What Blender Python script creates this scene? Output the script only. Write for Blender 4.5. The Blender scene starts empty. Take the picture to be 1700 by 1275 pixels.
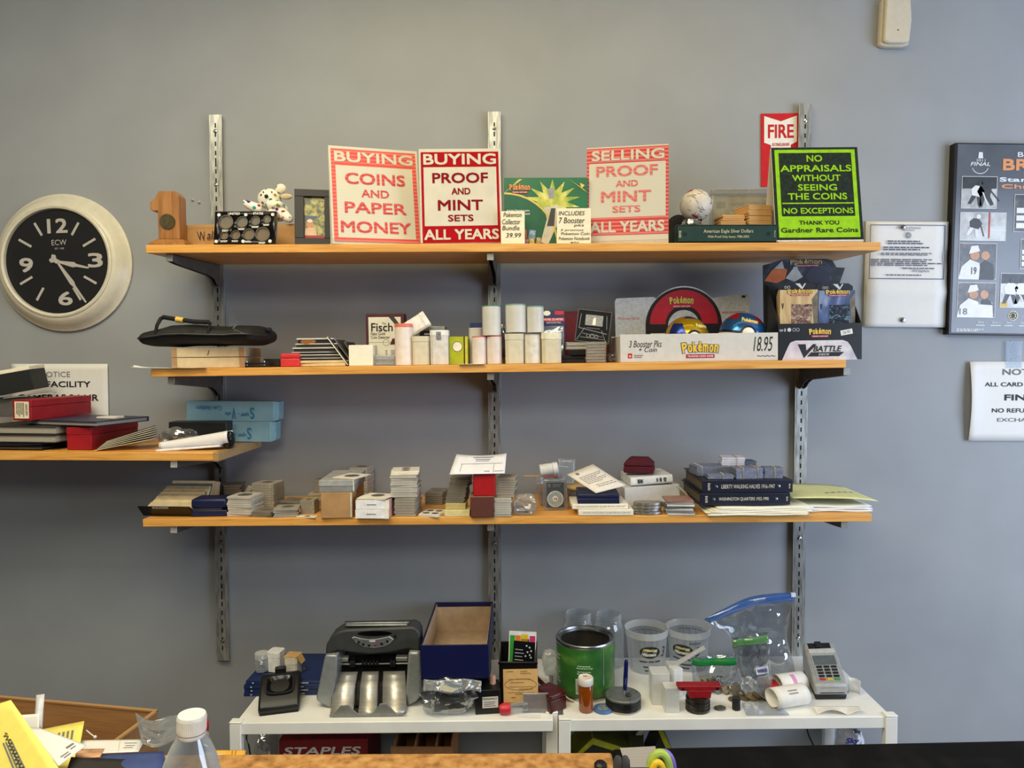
import bpy, math, random
from mathutils import Vector, Matrix, Euler, noise
R = math.radians
rnd = random.Random(7)
SC = bpy.context.scene
COL = SC.collection

# ---------------------------------------------------------------- camera, world, lights, exposure
F, D, CZ = 1200.0, 2.0, 1.55
PITCH, YAW = math.atan(41.5 / F), math.atan(14.0 / F)
CROT = (Matrix.Rotation(YAW, 3, 'Z') @ Matrix.Rotation(math.pi / 2 - PITCH, 3, 'X'))
CPOS = Vector((0, -D, CZ))
cd = bpy.data.cameras.new('camera'); cd.sensor_width = 36; cd.lens = 36 * F / 1700; cd.clip_start = 0.05
cam = bpy.data.objects.new('camera', cd); COL.objects.link(cam)
cam.location = CPOS; cam.rotation_euler = CROT.to_euler(); SC.camera = cam

wd = bpy.data.worlds.new('world'); SC.world = wd; wd.use_nodes = True
wd.node_tree.nodes['Background'].inputs[0].default_value = (0.78, 0.89, 1.0, 1)
wd.node_tree.nodes['Background'].inputs[1].default_value = 0.03

def area(name, loc, target, sx, sy, watt, col, spread=180):
    l = bpy.data.lights.new(name, 'AREA'); l.shape = 'RECTANGLE'; l.size = sx; l.size_y = sy
    l.energy = watt; l.color = col; l.spread = R(spread)
    o = bpy.data.objects.new(name, l); COL.objects.link(o); o.location = loc
    o.rotation_euler = (Vector(target) - Vector(loc)).to_track_quat('-Z', 'Y').to_euler()
    return o
area('ceiling_light', (0.15, -0.5, 2.66), (0.15, -0.35, 0), 1.5, 0.3, 4.4, (1.0, 0.74, 0.16))
area('ceiling_light', (-0.9, -1.25, 2.68), (-0.9, -1.0, 0), 1.2, 0.5, 23, (1.0, 0.93, 0.69))
area('ceiling_light', (-0.1, -1.9, 2.68), (-0.1, -1.7, 0), 1.4, 0.6, 17, (1.0, 0.87, 0.63))
area('ceiling_light', (-0.2, -3.2, 2.68), (-0.2, -2.0, 0.8), 1.5, 0.8, 31, (1.0, 1.0, 0.82))
area('window_daylight', (2.5, -1.6, 1.5), (0.9, 0, 1.25), 1.6, 1.5, 56, (0.67, 0.79, 1.0))
SC.view_settings.view_transform = 'Standard'; SC.view_settings.look = 'None'
SC.view_settings.exposure = 0.0; SC.view_settings.gamma = 1.0
SC.view_settings.use_curve_mapping = False

# ---------------------------------------------------------------- helpers: pixel (1700x1275) -> place in the room
def ray(px, py):
    return CROT @ Vector(((px - 850) / F, -(py - 637.5) / F, -1))
def W(px, py, Y):
    d = ray(px, py); return CPOS + d * ((Y + D) / d.y)
def G(px, py, z):
    d = ray(px, py); return CPOS + d * ((z - CZ) / d.z)
class Surf:
    def __init__(s, a, b, Y, droop=0.0):
        A, B = W(a[0], a[1], Y), W(b[0], b[1], Y)
        s.A, s.B, s.Y, s.b = A, B, Y, math.tan(R(droop))
        s.a = (B.z - A.z) / (B.x - A.x)
    def z(s, x, y):
        return s.A.z + s.a * (x - s.A.x) + s.b * (y - s.Y)
    def hit(s, px, py):
        d = ray(px, py)
        t = (s.A.z + s.a * (CPOS.x - s.A.x) + s.b * (CPOS.y - s.Y) - CPOS.z) / (d.z - s.a * d.x - s.b * d.y)
        return CPOS + d * t
def rect(x0, x1, yt, yb=None, Y=None, s=None, z=None):
    """front face of a thing seen between x0..x1, top yt; returns base-front-centre, width, height, metres per pixel"""
    xm = (x0 + x1) / 2
    if s is not None and Y is None: P = s.hit(xm, yb)
    elif s is not None:
        P = W(xm, yt, Y); P.z = s.z(P.x, Y)
    elif z is not None and Y is None: P = G(xm, yb, z)
    elif z is not None: P = W(xm, yt, Y); P.z = z
    else: P = W(xm, yb, Y)
    k = (D + P.y) / F
    return P, (x1 - x0) * k, W(xm, yt, P.y).z - P.z, k

# ---------------------------------------------------------------- helpers: materials
def lin(c):
    return tuple(((v / 255) / 12.92 if v / 255 <= 0.04045 else ((v / 255 + 0.055) / 1.055) ** 2.4) for v in c) + (1,)
MATS = {}
def M(c, rough=0.5, metal=0.0, var=0.06, scale=60, bump=0.0, spec=0.4, name=None):
    """procedural paint/paper/plastic: noise-mottled colour"""
    key = (tuple(c), rough, metal, var, scale, bump, spec)
    if key in MATS: return MATS[key]
    m = bpy.data.materials.new(name or 'surface_%d_%d_%d' % tuple(c)); m.use_nodes = True
    nt = m.node_tree; b = nt.nodes['Principled BSDF']
    b.inputs['Roughness'].default_value = rough; b.inputs['Metallic'].default_value = metal
    b.inputs['Specular IOR Level'].default_value = spec
    b.inputs['Base Color'].default_value = lin(c)
    if var or bump:
        tc = nt.nodes.new('ShaderNodeTexCoord'); n = nt.nodes.new('ShaderNodeTexNoise')
        n.inputs['Scale'].default_value = scale; n.inputs['Detail'].default_value = 4
        nt.links.new(tc.outputs['Object'], n.inputs['Vector'])
        if var:
            r = nt.nodes.new('ShaderNodeValToRGB')
            c0 = lin([max(0, v * (1 - var)) for v in c]); c1 = lin([min(255, v * (1 + var)) for v in c])
            r.color_ramp.elements[0].position = 0.3; r.color_ramp.elements[1].position = 0.7
            r.color_ramp.elements[0].color = c0; r.color_ramp.elements[1].color = c1
            nt.links.new(n.outputs['Fac'], r.inputs[0]); nt.links.new(r.outputs[0], b.inputs['Base Color'])
        if bump:
            bp = nt.nodes.new('ShaderNodeBump'); bp.inputs['Strength'].default_value = bump; bp.inputs['Distance'].default_value = 0.002
            nt.links.new(n.outputs['Fac'], bp.inputs['Height']); nt.links.new(bp.outputs[0], b.inputs['Normal'])
    MATS[key] = m; return m
def ramp_mat(name, kind, stops, scale=(1, 1, 1), rough=0.5, detail=4, dist=0.0, metal=0.0, bump=0.0, nscale=5.0, band='X'):
    """noise / wave / voronoi pattern through a colour ramp (grain, print, flutes, spots)"""
    m = bpy.data.materials.new(name); m.use_nodes = True; nt = m.node_tree; b = nt.nodes['Principled BSDF']
    b.inputs['Roughness'].default_value = rough; b.inputs['Metallic'].default_value = metal
    tc = nt.nodes.new('ShaderNodeTexCoord'); mp = nt.nodes.new('ShaderNodeMapping')
    mp.inputs['Scale'].default_value = scale
    nt.links.new(tc.outputs['Object'], mp.inputs[0])
    if kind == 'wave':
        t = nt.nodes.new('ShaderNodeTexWave'); t.bands_direction = band
        t.inputs['Distortion'].default_value = dist; t.inputs['Detail'].default_value = detail; t.inputs['Scale'].default_value = nscale; out = 'Fac'
    elif kind == 'voronoi':
        t = nt.nodes.new('ShaderNodeTexVoronoi'); t.inputs['Scale'].default_value = nscale; out = 'Distance'
    elif kind == 'cells':
        t = nt.nodes.new('ShaderNodeTexVoronoi'); t.inputs['Scale'].default_value = nscale; out = 'Color'
    else:
        t = nt.nodes.new('ShaderNodeTexNoise'); t.inputs['Scale'].default_value = nscale
        t.inputs['Detail'].default_value = detail; t.inputs['Distortion'].default_value = dist; out = 'Fac'
    nt.links.new(mp.outputs[0], t.inputs['Vector'])
    r = nt.nodes.new('ShaderNodeValToRGB'); e = r.color_ramp.elements
    while len(e) < len(stops): e.new(0.5)
    for el, (p, c) in zip(e, stops): el.position = p; el.color = lin(c)
    nt.links.new(t.outputs[out], r.inputs[0]); nt.links.new(r.outputs[0], b.inputs['Base Color'])
    if bump:
        bp = nt.nodes.new('ShaderNodeBump'); bp.inputs['Strength'].default_value = bump; bp.inputs['Distance'].default_value = 0.001
        nt.links.new(t.outputs[out], bp.inputs['Height']); nt.links.new(bp.outputs[0], b.inputs['Normal'])
    return m
def clear(name, tint=(235, 240, 245), base=0.10, edge=0.75, rough=0.08, bump=0.0, bscale=30, film=(225, 228, 230), gloss=0.08):
    """clear plastic or glass: transparent with a glossy, milky film that thickens at grazing angles"""
    m = bpy.data.materials.new(name); m.use_nodes = True; nt = m.node_tree
    b = nt.nodes['Principled BSDF']; b.inputs['Base Color'].default_value = lin(film); b.inputs['Roughness'].default_value = rough
    b.inputs['Specular IOR Level'].default_value = 0.8
    t = nt.nodes.new('ShaderNodeBsdfTransparent'); t.inputs[0].default_value = lin(tint)
    lw = nt.nodes.new('ShaderNodeLayerWeight'); lw.inputs[0].default_value = 0.35
    mr = nt.nodes.new('ShaderNodeMapRange'); mr.inputs[3].default_value = base; mr.inputs[4].default_value = edge
    mx = nt.nodes.new('ShaderNodeMixShader')
    nt.links.new(lw.outputs['Facing'], mr.inputs[0]); nt.links.new(mr.outputs[0], mx.inputs[0])
    nt.links.new(t.outputs[0], mx.inputs[1]); nt.links.new(b.outputs[0], mx.inputs[2])
    gl = nt.nodes.new('ShaderNodeBsdfGlossy'); gl.inputs['Roughness'].default_value = max(.05, rough * .6); m2 = nt.nodes.new('ShaderNodeMixShader'); m2.inputs[0].default_value = gloss
    nt.links.new(mx.outputs[0], m2.inputs[1]); nt.links.new(gl.outputs[0], m2.inputs[2]); nt.links.new(m2.outputs[0], nt.nodes['Material Output'].inputs[0])
    if bump:
        tc = nt.nodes.new('ShaderNodeTexCoord'); n = nt.nodes.new('ShaderNodeTexNoise'); n.noise_type = 'RIDGED_MULTIFRACTAL'; n.inputs['Scale'].default_value = bscale
        n.inputs['Detail'].default_value = 2
        bp = nt.nodes.new('ShaderNodeBump'); bp.inputs['Strength'].default_value = bump; bp.inputs['Distance'].default_value = 0.01
        nt.links.new(tc.outputs['Object'], n.inputs['Vector']); nt.links.new(n.outputs['Fac'], bp.inputs['Height'])
        nt.links.new(bp.outputs[0], b.inputs['Normal']); nt.links.new(bp.outputs[0], gl.inputs['Normal'])
    return m

# ---------------------------------------------------------------- helpers: geometry
TXT = {}
def text_geo(s, bold, shear):
    key = (s, bold, shear)
    if key in TXT: return TXT[key]
    cu = bpy.data.curves.new('lettering', 'FONT'); cu.body = s; cu.offset = bold; cu.shear = shear; cu.resolution_u = 3
    o = bpy.data.objects.new('lettering', cu); me = o.to_mesh()
    v = [(p.co.x, p.co.y) for p in me.vertices]; f = [tuple(p.vertices) for p in me.polygons]
    o.to_mesh_clear(); bpy.data.objects.remove(o); bpy.data.curves.remove(cu)
    if v:
        x0 = min(p[0] for p in v); x1 = max(p[0] for p in v); y0 = min(p[1] for p in v); y1 = max(p[1] for p in v)
        v = [((p[0] - x0) / max(x1 - x0, 1e-6), (p[1] - y0) / max(y1 - y0, 1e-6)) for p in v]
    TXT[key] = (v, f); return TXT[key]
class MB:
    def __init__(s): s.v = []; s.f = []; s.m = []
    def add(s, vs, fs, mi=0, T=None):
        n = len(s.v)
        for p in vs:
            p = Vector(p); s.v.append(T @ p if T is not None else p)
        for f in fs: s.f.append(tuple(i + n for i in f)); s.m.append(mi)
        return s
    def box(s, x0, y0, z0, x1, y1, z1, mi=0, T=None):
        return s.add([(x0, y0, z0), (x1, y0, z0), (x1, y1, z0), (x0, y1, z0), (x0, y0, z1), (x1, y0, z1), (x1, y1, z1), (x0, y1, z1)],
                     [(0, 3, 2, 1), (4, 5, 6, 7), (0, 1, 5, 4), (1, 2, 6, 5), (2, 3, 7, 6), (3, 0, 4, 7)], mi, T)
    def quad(s, x0, z0, x1, z1, y=0.0, mi=0, T=None):
        return s.add([(x0, y, z0), (x1, y, z0), (x1, y, z1), (x0, y, z1)], [(0, 1, 2, 3)], mi, T)
    def poly(s, pts, y=0.0, mi=0, T=None):
        return s.add([(p[0], y, p[1]) for p in pts], [tuple(range(len(pts)))], mi, T)
    def disc(s, x, z, r, y=0.0, mi=0, T=None, n=28, rz=None):
        return s.poly([(x + r * math.cos(2 * math.pi * i / n), z + (rz or r) * math.sin(2 * math.pi * i / n)) for i in range(n)], y, mi, T)
    def ring(s, x, z, r0, r1, y=0.0, mi=0, T=None, n=32, a0=0, a1=360):
        full = a1 - a0 >= 360; vs = []; fs = []; N = n if full else n + 1
        for i in range(N):
            a = R(a0 + (a1 - a0) * i / n)
            vs += [(x + r0 * math.cos(a), y, z + r0 * math.sin(a)), (x + r1 * math.cos(a), y, z + r1 * math.sin(a))]
        for i in range(n):
            j = (i + 1) % N; fs.append((2 * i, 2 * i + 1, 2 * j + 1, 2 * j))
        return s.add(vs, fs, mi, T)
    def prism(s, pts, y0, y1, mi=0, T=None):
        """outline in x,z pushed from y0 to y1"""
        n = len(pts); vs = [(p[0], y0, p[1]) for p in pts] + [(p[0], y1, p[1]) for p in pts]
        fs = [tuple(range(n)), tuple(range(2 * n - 1, n - 1, -1))] + [(i, n + i, n + (i + 1) % n, (i + 1) % n) for i in range(n)]
        return s.add(vs, fs, mi, T)
    def prof(s, pts, x0, x1, mi=0, T=None):
        """outline in y,z pushed from x0 to x1"""
        n = len(pts); vs = [(x0, p[0], p[1]) for p in pts] + [(x1, p[0], p[1]) for p in pts]
        fs = [tuple(range(n)), tuple(range(2 * n - 1, n - 1, -1))] + [(i, n + i, n + (i + 1) % n, (i + 1) % n) for i in range(n)]
        return s.add(vs, fs, mi, T)
    def lathe(s, pr, n=28, mi=0, c=(0, 0), T=None, arc=360):
        vs = []; fs = []; full = arc >= 360; N = n if full else n + 1
        for r, z in pr:
            for i in range(N):
                a = R(arc) * i / n; vs.append((c[0] + r * math.cos(a), c[1] + r * math.sin(a), z))
        for j in range(len(pr) - 1):
            for i in range(n):
                i2 = (i + 1) % N
                fs.append((j * N + i, j * N + i2, (j + 1) * N + i2, (j + 1) * N + i))
        if full and pr[0][0] > 1e-9 and False: pass
        return s.add(vs, fs, mi, T)
    def cyl(s, r, z0, z1, n=24, mi=0, c=(0, 0), T=None, r1=None):
        r1 = r if r1 is None else r1; vs = []; 
        for z, q in ((z0, r), (z1, r1)):
            vs += [(c[0] + q * math.cos(2 * math.pi * i / n), c[1] + q * math.sin(2 * math.pi * i / n), z) for i in range(n)]
        fs = [tuple(range(n - 1, -1, -1)), tuple(range(n, 2 * n))] + [(i, (i + 1) % n, n + (i + 1) % n, n + i) for i in range(n)]
        return s.add(vs, fs, mi, T)
    def tube(s, pts, r, n=8, mi=0, T=None, closed=False, flat=1.0):
        P = [Vector(p) for p in pts]; vs = []; fs = []; m = len(P)
        for i, p in enumerate(P):
            a = P[i - 1] if (i or closed) else p; b = P[(i + 1) % m] if (i < m - 1 or closed) else p
            t = (b - a).normalized(); u = t.cross(Vector((0, 0, 1)))
            if u.length < 1e-3: u = t.cross(Vector((0, 1, 0)))
            u.normalize(); w = u.cross(t).normalized(); rr = r[i] if isinstance(r, (list, tuple)) else r
            vs += [p + u * rr * math.cos(2 * math.pi * k / n) + w * rr * flat * math.sin(2 * math.pi * k / n) for k in range(n)]
        for i in range(m if closed else m - 1):
            j = (i + 1) % m
            fs += [(i * n + k, i * n + (k + 1) % n, j * n + (k + 1) % n, j * n + k) for k in range(n)]
        if not closed: fs += [tuple(range(n - 1, -1, -1)), tuple(range((m - 1) * n, m * n))]
        return s.add(vs, fs, mi, T)
    def grid(s, fn, nu, nv, mi=0, T=None):
        vs = [fn(i / nu, j / nv) for j in range(nv + 1) for i in range(nu + 1)]
        fs = [(j * (nu + 1) + i, j * (nu + 1) + i + 1, (j + 1) * (nu + 1) + i + 1, (j + 1) * (nu + 1) + i) for j in range(nv) for i in range(nu)]
        return s.add(vs, fs, mi, T)
    def ball(s, c, r, n=20, m=12, mi=0, T=None):
        r = r if isinstance(r, (tuple, list)) else (r, r, r)
        return s.grid(lambda u, v: (c[0] + r[0] * math.sin(math.pi * v) * math.cos(2 * math.pi * u), c[1] + r[1] * math.sin(math.pi * v) * math.sin(2 * math.pi * u), c[2] - r[2] * math.cos(math.pi * v)), n, m, mi, T)
    def text(s, t, x0, z0, x1, z1, y=0.0, mi=0, T=None, bold=0.0, shear=0.0):
        v, f = text_geo(t, 0.0, shear)
        d = max(0, bold) * abs(z1 - z0) * .9
        for i, (a, b) in enumerate(((0, 0),) if d == 0 else ((-d, -d), (d, -d), (d, d), (-d, d))):
            s.add([(x0 + d + p[0] * (x1 - x0 - 2 * d) + a, y - i * 5e-5, z0 + d + p[1] * (z1 - z0 - 2 * d) + b) for p in v], f, mi, T)
        return s
    def lines(s, x0, z0, x1, z1, n, y=0.0, mi=0, T=None, seed=1, fill=0.55, ragged=0.25):
        """rows of print too small to read: dashes of word length"""
        q = random.Random(seed); h = (z1 - z0) / n
        for i in range(n):
            zz = z1 - h * (i + 1) + h * (1 - fill) / 2; x = x0; end = x1 - (x1 - x0) * ragged * q.random()
            while x < end:
                w = min((x1 - x0) * q.uniform(0.05, 0.14), end - x)
                s.quad(x, zz, x + w, zz + h * fill, y, mi, T); x += w + (x1 - x0) * 0.02
        return s
    def build(s, name, mats, parent=None, bevel=0.0, sharp=35, solid=0.0, loc=None, rot=None, sub=0):
        me = bpy.data.meshes.new(name); me.from_pydata([tuple(p) for p in s.v], [], s.f)
        for m in (mats if isinstance(mats, (list, tuple)) else [mats]): me.materials.append(m)
        me.polygons.foreach_set('material_index', s.m)
        me.polygons.foreach_set('use_smooth', [True] * len(s.f))
        me.update(); me.set_sharp_from_angle(angle=R(sharp))
        o = bpy.data.objects.new(name, me); COL.objects.link(o)
        if parent is not None: o.parent = parent
        if loc is not None: o.location = loc
        if rot is not None: o.rotation_euler = rot
        if solid:
            d = o.modifiers.new('thickness', 'SOLIDIFY'); d.thickness = solid; d.offset = 0
        if bevel:
            d = o.modifiers.new('edge', 'BEVEL'); d.width = bevel; d.segments = 2; d.limit_method = 'ANGLE'
        if sub:
            d = o.modifiers.new('smooth', 'SUBSURF'); d.levels = sub; d.render_levels = sub
        return o
def tag(o, label, cat, group=None):
    o['label'] = label; o['category'] = cat
    if group: o['group'] = group
    return o
def thing(name, label, cat, loc, yaw=0.0, group=None, rot=None):
    o = bpy.data.objects.new(name, None); COL.objects.link(o); o.empty_display_size = 0.02
    o.location = loc; o.rotation_euler = rot if rot else (0, 0, R(yaw))
    return tag(o, label, cat, group)
def struct(o): o['kind'] = 'structure'; return o
def dup(o, loc=None, rot=None, label=None, group=None):
    r = o.copy(); COL.objects.link(r)
    if loc is not None: r.location = loc
    if rot is not None: r.rotation_euler = rot
    if label: r['label'] = label
    if group: r['group'] = group
    for ch in list(o.children):
        c = ch.copy(); COL.objects.link(c); c.parent = r
        for g in list(ch.children):
            q = g.copy(); COL.objects.link(q); q.parent = c
    return r
def RX(a): return Matrix.Rotation(R(a), 4, 'X')
def RY(a): return Matrix.Rotation(R(a), 4, 'Y')
def RZ(a): return Matrix.Rotation(R(a), 4, 'Z')
def TR(x, y, z): return Matrix.Translation((x, y, z))
FRONT = None
E = 0.0007   # how far print stands off the thing it is printed on

# ---------------------------------------------------------------- shared materials
WHITE = M((236, 232, 222), 0.55); PAPER = M((230, 228, 224), 0.7, var=0.006); CREAM = M((236, 226, 196), 0.65, var=0.03)
INK = M((28, 28, 30), 0.6, var=0); GREYINK = M((120, 118, 116), 0.7, var=0); BLACK = M((22, 22, 23), 0.4, var=0.1)
MATBLACK = M((26, 26, 27), 0.75, var=0.1, bump=0.1, scale=300); STEEL = M((176, 178, 176), 0.3, 1.0, var=0.08, scale=40)
KRAFT = M((176, 136, 90), 0.8, var=0.07, scale=25); TAN = M((206, 164, 104), 0.75, var=0.06, scale=40)
RED = M((178, 24, 34), 0.45); MAROON = M((84, 22, 30), 0.5); NAVY = M((22, 28, 66), 0.45); GOLD = M((214, 186, 120), 0.5, var=0)
SILVERPRINT = M((200, 202, 205), 0.35, var=0); GREYCARD = M((176, 172, 164), 0.8, var=0.06, scale=90)
CLEAR = clear('clear_plastic'); FILM = clear('plastic_film', base=0.04, edge=0.35, rough=0.1, bump=1.0, bscale=38, gloss=.3, film=(236, 236, 232))
HAZE = clear('frosted_plastic', base=0.4, edge=0.85, rough=0.35, film=(240, 238, 232))
FROST = M((208, 205, 196), 0.4, var=0.03, scale=30, spec=0.5)
def settle(s, before):
    """lean everything built since «before» with the slope of the board it stands on"""
    rot = Euler((math.atan(s.b), -math.atan(s.a), 0)).to_matrix()
    for o in COL.objects:
        if o.parent is None and o.name not in before and o.type in ('MESH', 'EMPTY'):
            o.rotation_euler = (rot @ o.rotation_euler.to_matrix()).to_euler(); o.location.z += 0.0004
def names(): return {o.name for o in COL.objects}
# ---------------------------------------------------------------- the room
def wall_mat():
    m = M((154, 157, 161), 0.62, var=0.02, scale=6, bump=0.04, name='grey_blue_wall_paint'); return m
WALL = wall_mat()
struct(MB().box(-3.6, 0, 0, 3.6, 0.12, 2.75).build('wall_back', WALL))
struct(MB().box(-3.6, -4.2, -0.1, 3.6, 0.12, 0).build('floor', M((120, 112, 104), 0.7, var=0.1, scale=4)))
struct(MB().box(-3.6, -4.2, 2.75, 3.6, 0.12, 2.85).build('ceiling', M((226, 222, 214), 0.9, var=0.03)))

# ---------------------------------------------------------------- shelving: uprights, brackets, boards
UP = ramp_mat('galvanised_steel', 'noise', [(0.3, (128, 128, 122)), (0.5, (164, 164, 158)), (0.7, (190, 190, 184))], (40, 40, 6), 0.36, metal=0.55, nscale=4)
SLOT = M((14, 14, 14), 0.9, var=0)
UPX = {}
def upright(xt, yt, xb, yb, label):
    A = W(xt, yt, -0.016); B = W(xb, yb, -0.016); x = (A.x + B.x) / 2; h = A.z - B.z
    UPX[label[:4]] = x
    t = thing('shelf_upright', label, 'shelf upright', (x, 0, B.z), group='slotted steel uprights screwed to the wall')
    w = 0.0135; m = MB()
    m.box(-w, -0.016, 0, w, -0.0145, h); m.box(-w, -0.0145, 0, -w + 0.002, 0, h); m.box(w - 0.002, -0.0145, 0, w, 0, h)
    m.box(-w - 0.004, -0.0155, 0, -w, -0.013, h); m.box(w, -0.0155, 0, w + 0.004, -0.013, h)
    z = 0.03; i = 0
    while z < h - 0.03:
        if i % 12 != 6: m.box(-0.0018, -0.0165, z, 0.0018, -0.0158, z + 0.0125, 1)
        else: m.box(-0.0018, -0.0165, z - 0.006, 0.0018, -0.0158, z + 0.018, 1)
        z += 0.0254 * 0.98; i += 1
    m.build('rail', [UP, SLOT], t, 0.0008)
    for zz in (h - 0.045, h - 0.19, h * 0.5, h * 0.22, 0.055):
        MB().lathe([(0.0058, 0), (0.005, 0.002), (0.0022, 0.003), (0, 0.002)], 14, T=TR(0, -0.016, zz) @ RX(90)).build('screw', STEEL, t)
upright(357, 190, 370, 1097, 'left slotted steel upright nearest the wall clock')
upright(821, 185, 821, 1100, 'middle slotted steel upright behind the red buying signs')
upright(1337, 172, 1325, 1092, 'right slotted steel upright beside the fire sign')
XL, XM, XR = UPX['left'], UPX['midd'], UPX['righ']

PINE = ramp_mat('varnished_pine', 'noise', [(0.3, (196, 134, 60)), (0.5, (224, 160, 76)), (0.72, (234, 178, 98))], (1.5, 30, 30), 0.42, nscale=3.0, dist=1.2)
PINEEND = ramp_mat('pine_end_grain', 'wave', [(0.2, (196, 150, 92)), (0.8, (214, 172, 116))], (30, 30, 60), 0.6, nscale=3, dist=2)
YF, DEP, TH = -0.302, 0.284, 0.019
S1 = Surf((245, 406.5), (1459, 402), YF, 2.0)
S2 = Surf((250, 612.5), (1405, 597), YF, 0)
S3 = Surf((0, 750), (360, 751.5), YF, 0)
S4 = Surf((232, 862), (1452, 853), YF, 0)
BRK = M((150, 148, 140), 0.45, 0.6, var=0.08); BRK2 = M((96, 92, 86), 0.5, 0.3, var=0.08)
def board(s, x0, x1, label, th=TH, dep=DEP, tape=False):
    A = W(x0, 600, YF).x; B = W(x1, 600, YF).x; c = (A + B) / 2
    t = thing('shelf_board', label, 'shelf', (c, YF, s.z(c, YF)), rot=(math.atan(s.b), -math.atan(s.a), 0), group='pine shelf boards')
    m = MB(); L = (B - A) / 2
    m.box(-L, 0, -th, L, dep, 0).build('plank', PINE, t, 0.0012)
    return t
t1 = board(S1, 245, 1459, 'top pine shelf board carrying the red and green signs')
t2 = board(S2, 250, 1405, 'pine shelf board carrying coin tubes and trading card displays')
t3 = board(S3, -260, 360, 'short pine shelf board under the wall clock with red boxes', 0.02)
t4 = board(S4, 232, 1452, 'pine shelf board carrying coin flips and navy albums', 0.0185)
L3 = W(360, 600, YF).x - t3.location.x
MB().prof([(-0.0008, -0.0208), (-0.0008, 0.0006), (0.05, 0.0006), (0.284, 0.0008), (0.284, -0.02)], L3 - 0.012, L3 + 0.001).build('packing_tape', clear('tape', base=0.3, edge=0.6, film=(214, 190, 140)), t3)
def bracket(s, x, label, th, tip=None, mat=None, root=0.055):
    zt = s.z(x, YF) - th - 0.0005; zb = s.z(x, -0.016) - th - 0.0005
    t = thing('shelf_bracket', label, 'shelf bracket', (x, 0, zb), group='steel brackets under the shelf boards')
    q = zt - zb; y1 = YF + 0.015
    pts = [(-0.0165, 0), (y1, q), (y1, q - 0.017), (y1 + 0.03, q - 0.02), (-0.075, q * .3 - 0.034), (-0.05, -0.043), (-0.034, -root), (-0.0165, -root - 0.006)]
    m = MB(); m.prof(pts, -0.007, -0.0045); m.prof(pts, 0.0045, 0.007)
    m.prof([(-0.03, q * .1), (y1, q), (y1, q - 0.002), (-0.03, q * .1 - 0.002)], -0.007, 0.007)
    m.build('arm', mat or BRK2, t, 0.0006)
    MB().box(-0.008, y1 - 0.0015, q - 0.0175, 0.008, y1, q).build('end_cap', tip or BRK, t, 0.0005)
for s, th, nm in ((S1, TH, 'top shelf with the signs'), (S2, TH, 'shelf of coin tubes'), (S4, TH, 'lowest shelf of coin flips')):
    for x, side in ((XL, 'left'), (XM, 'middle'), (XR, 'right')):
        if s is S1 and side == 'right': continue   # nothing of it shows
        bracket(s, x, 'steel bracket on the %s upright under the %s' % (side, nm), th, tip=M((206, 200, 188), 0.5) if s is S4 and side == 'left' else None)
bracket(S3, W(366, 700, -0.016).x, 'steel bracket with white tip under the short shelf', 0.02, tip=M((214, 210, 200), 0.5))
bracket(S3, W(-440, 700, -0.016).x, 'steel bracket at the hidden far end of the short shelf', 0.02)

# ---------------------------------------------------------------- things on the wall
def wall_clock():
    P = W(109, 437, 0); k = D / F; r = 0.189
    t = thing('wall_clock', 'round cream wall clock with black face and white numerals', 'clock', (P.x, 0, P.z), rot=(0, R(-2), 0))
    T = RX(90)
    MB().lathe([(0.184, 0), (r, 0.003), (r, 0.008), (r - 0.004, 0.011), (r - 0.006, 0.012), (r - 0.014, 0.024), (r - 0.026, 0.037), (r - 0.034, 0.041), (r - 0.036, 0.041), (r - 0.037, 0.044), (r - 0.041, 0.046), (r - 0.046, 0.044), (r - 0.048, 0.036)], 72, T=T).build('rim', M((214, 207, 188), 0.3, var=0.02), t)
    MB().lathe([(r - 0.047, 0.034), (0, 0.034)], 48, T=T).build('dial', M((20, 19, 20), 0.5, var=0.05), t)
    wm = M((226, 218, 212), 0.5, var=0)
    kk = (D - 0.034) / F
    def q(px, py): return (px - 92.5) * kk, (437 - py) * kk
    for s_, x0, y0, x1, y1 in (('12', 78, 390, 112, 366), ('3', 143, 449, 168, 425), ('6', 90, 510, 114, 487), ('9', 28, 453, 51, 429)):
        a = q(x0, y0); b = q(x1, y1); MB().text(s_, a[0], a[1], b[0], b[1], -0.0345, 0, bold=0.035).build('numeral', wm, t)
    for a in (30, 60, 120, 150, 210, 240, 300, 330):
        T2 = RY(a + 1.5); MB().box(-0.0032, -0.0352, 0.082, 0.0032, -0.0342, 0.121, 0, T2).build('hour_marker', wm, t)
    m = MB(); a = q(84, 410); b = q(109, 401); m.text('ECW', a[0], a[1], b[0], b[1], -0.0345); a = q(89, 417); b = q(104, 414); m.text('EST. 1988', a[0], a[1], b[0], b[1], -0.0345)
    m.build('lettering', wm, t)
    for nm, ang, L, w, y in (('hour_hand', 101.5, 0.088, 0.0075, -0.0372), ('minute_hand', 145, 0.136, 0.0065, -0.0388)):
        T2 = RY(ang + 2)
        MB().prism([(-0.002, -0.022), (0.002, -0.022), (0.007, -0.016), (0.003, -0.006), (w * .4, 0.004), (w * 1.0, L * 0.52), (w * .55, L * 0.6), (0.0022, L), (-0.0022, L), (-w * .55, L * 0.6), (-w * 1.0, L * 0.52), (-w * .4, 0.004), (-0.003, -0.006), (-0.007, -0.016)], y, y + 0.0008, 0, T2).build(nm, M((222, 214, 206), 0.4, var=0), t)
    MB().cyl(0.006, 0.035, 0.0405, 16, T=T).build('hub', wm, t)
    MB().lathe([(r - 0.047, 0.0425), (0, 0.0428)], 48, T=T).build('glass', clear('clock_glass', base=0.05, edge=0.4, rough=0.03, tint=(250, 250, 250), film=(90, 90, 90)), t)
wall_clock()

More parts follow.
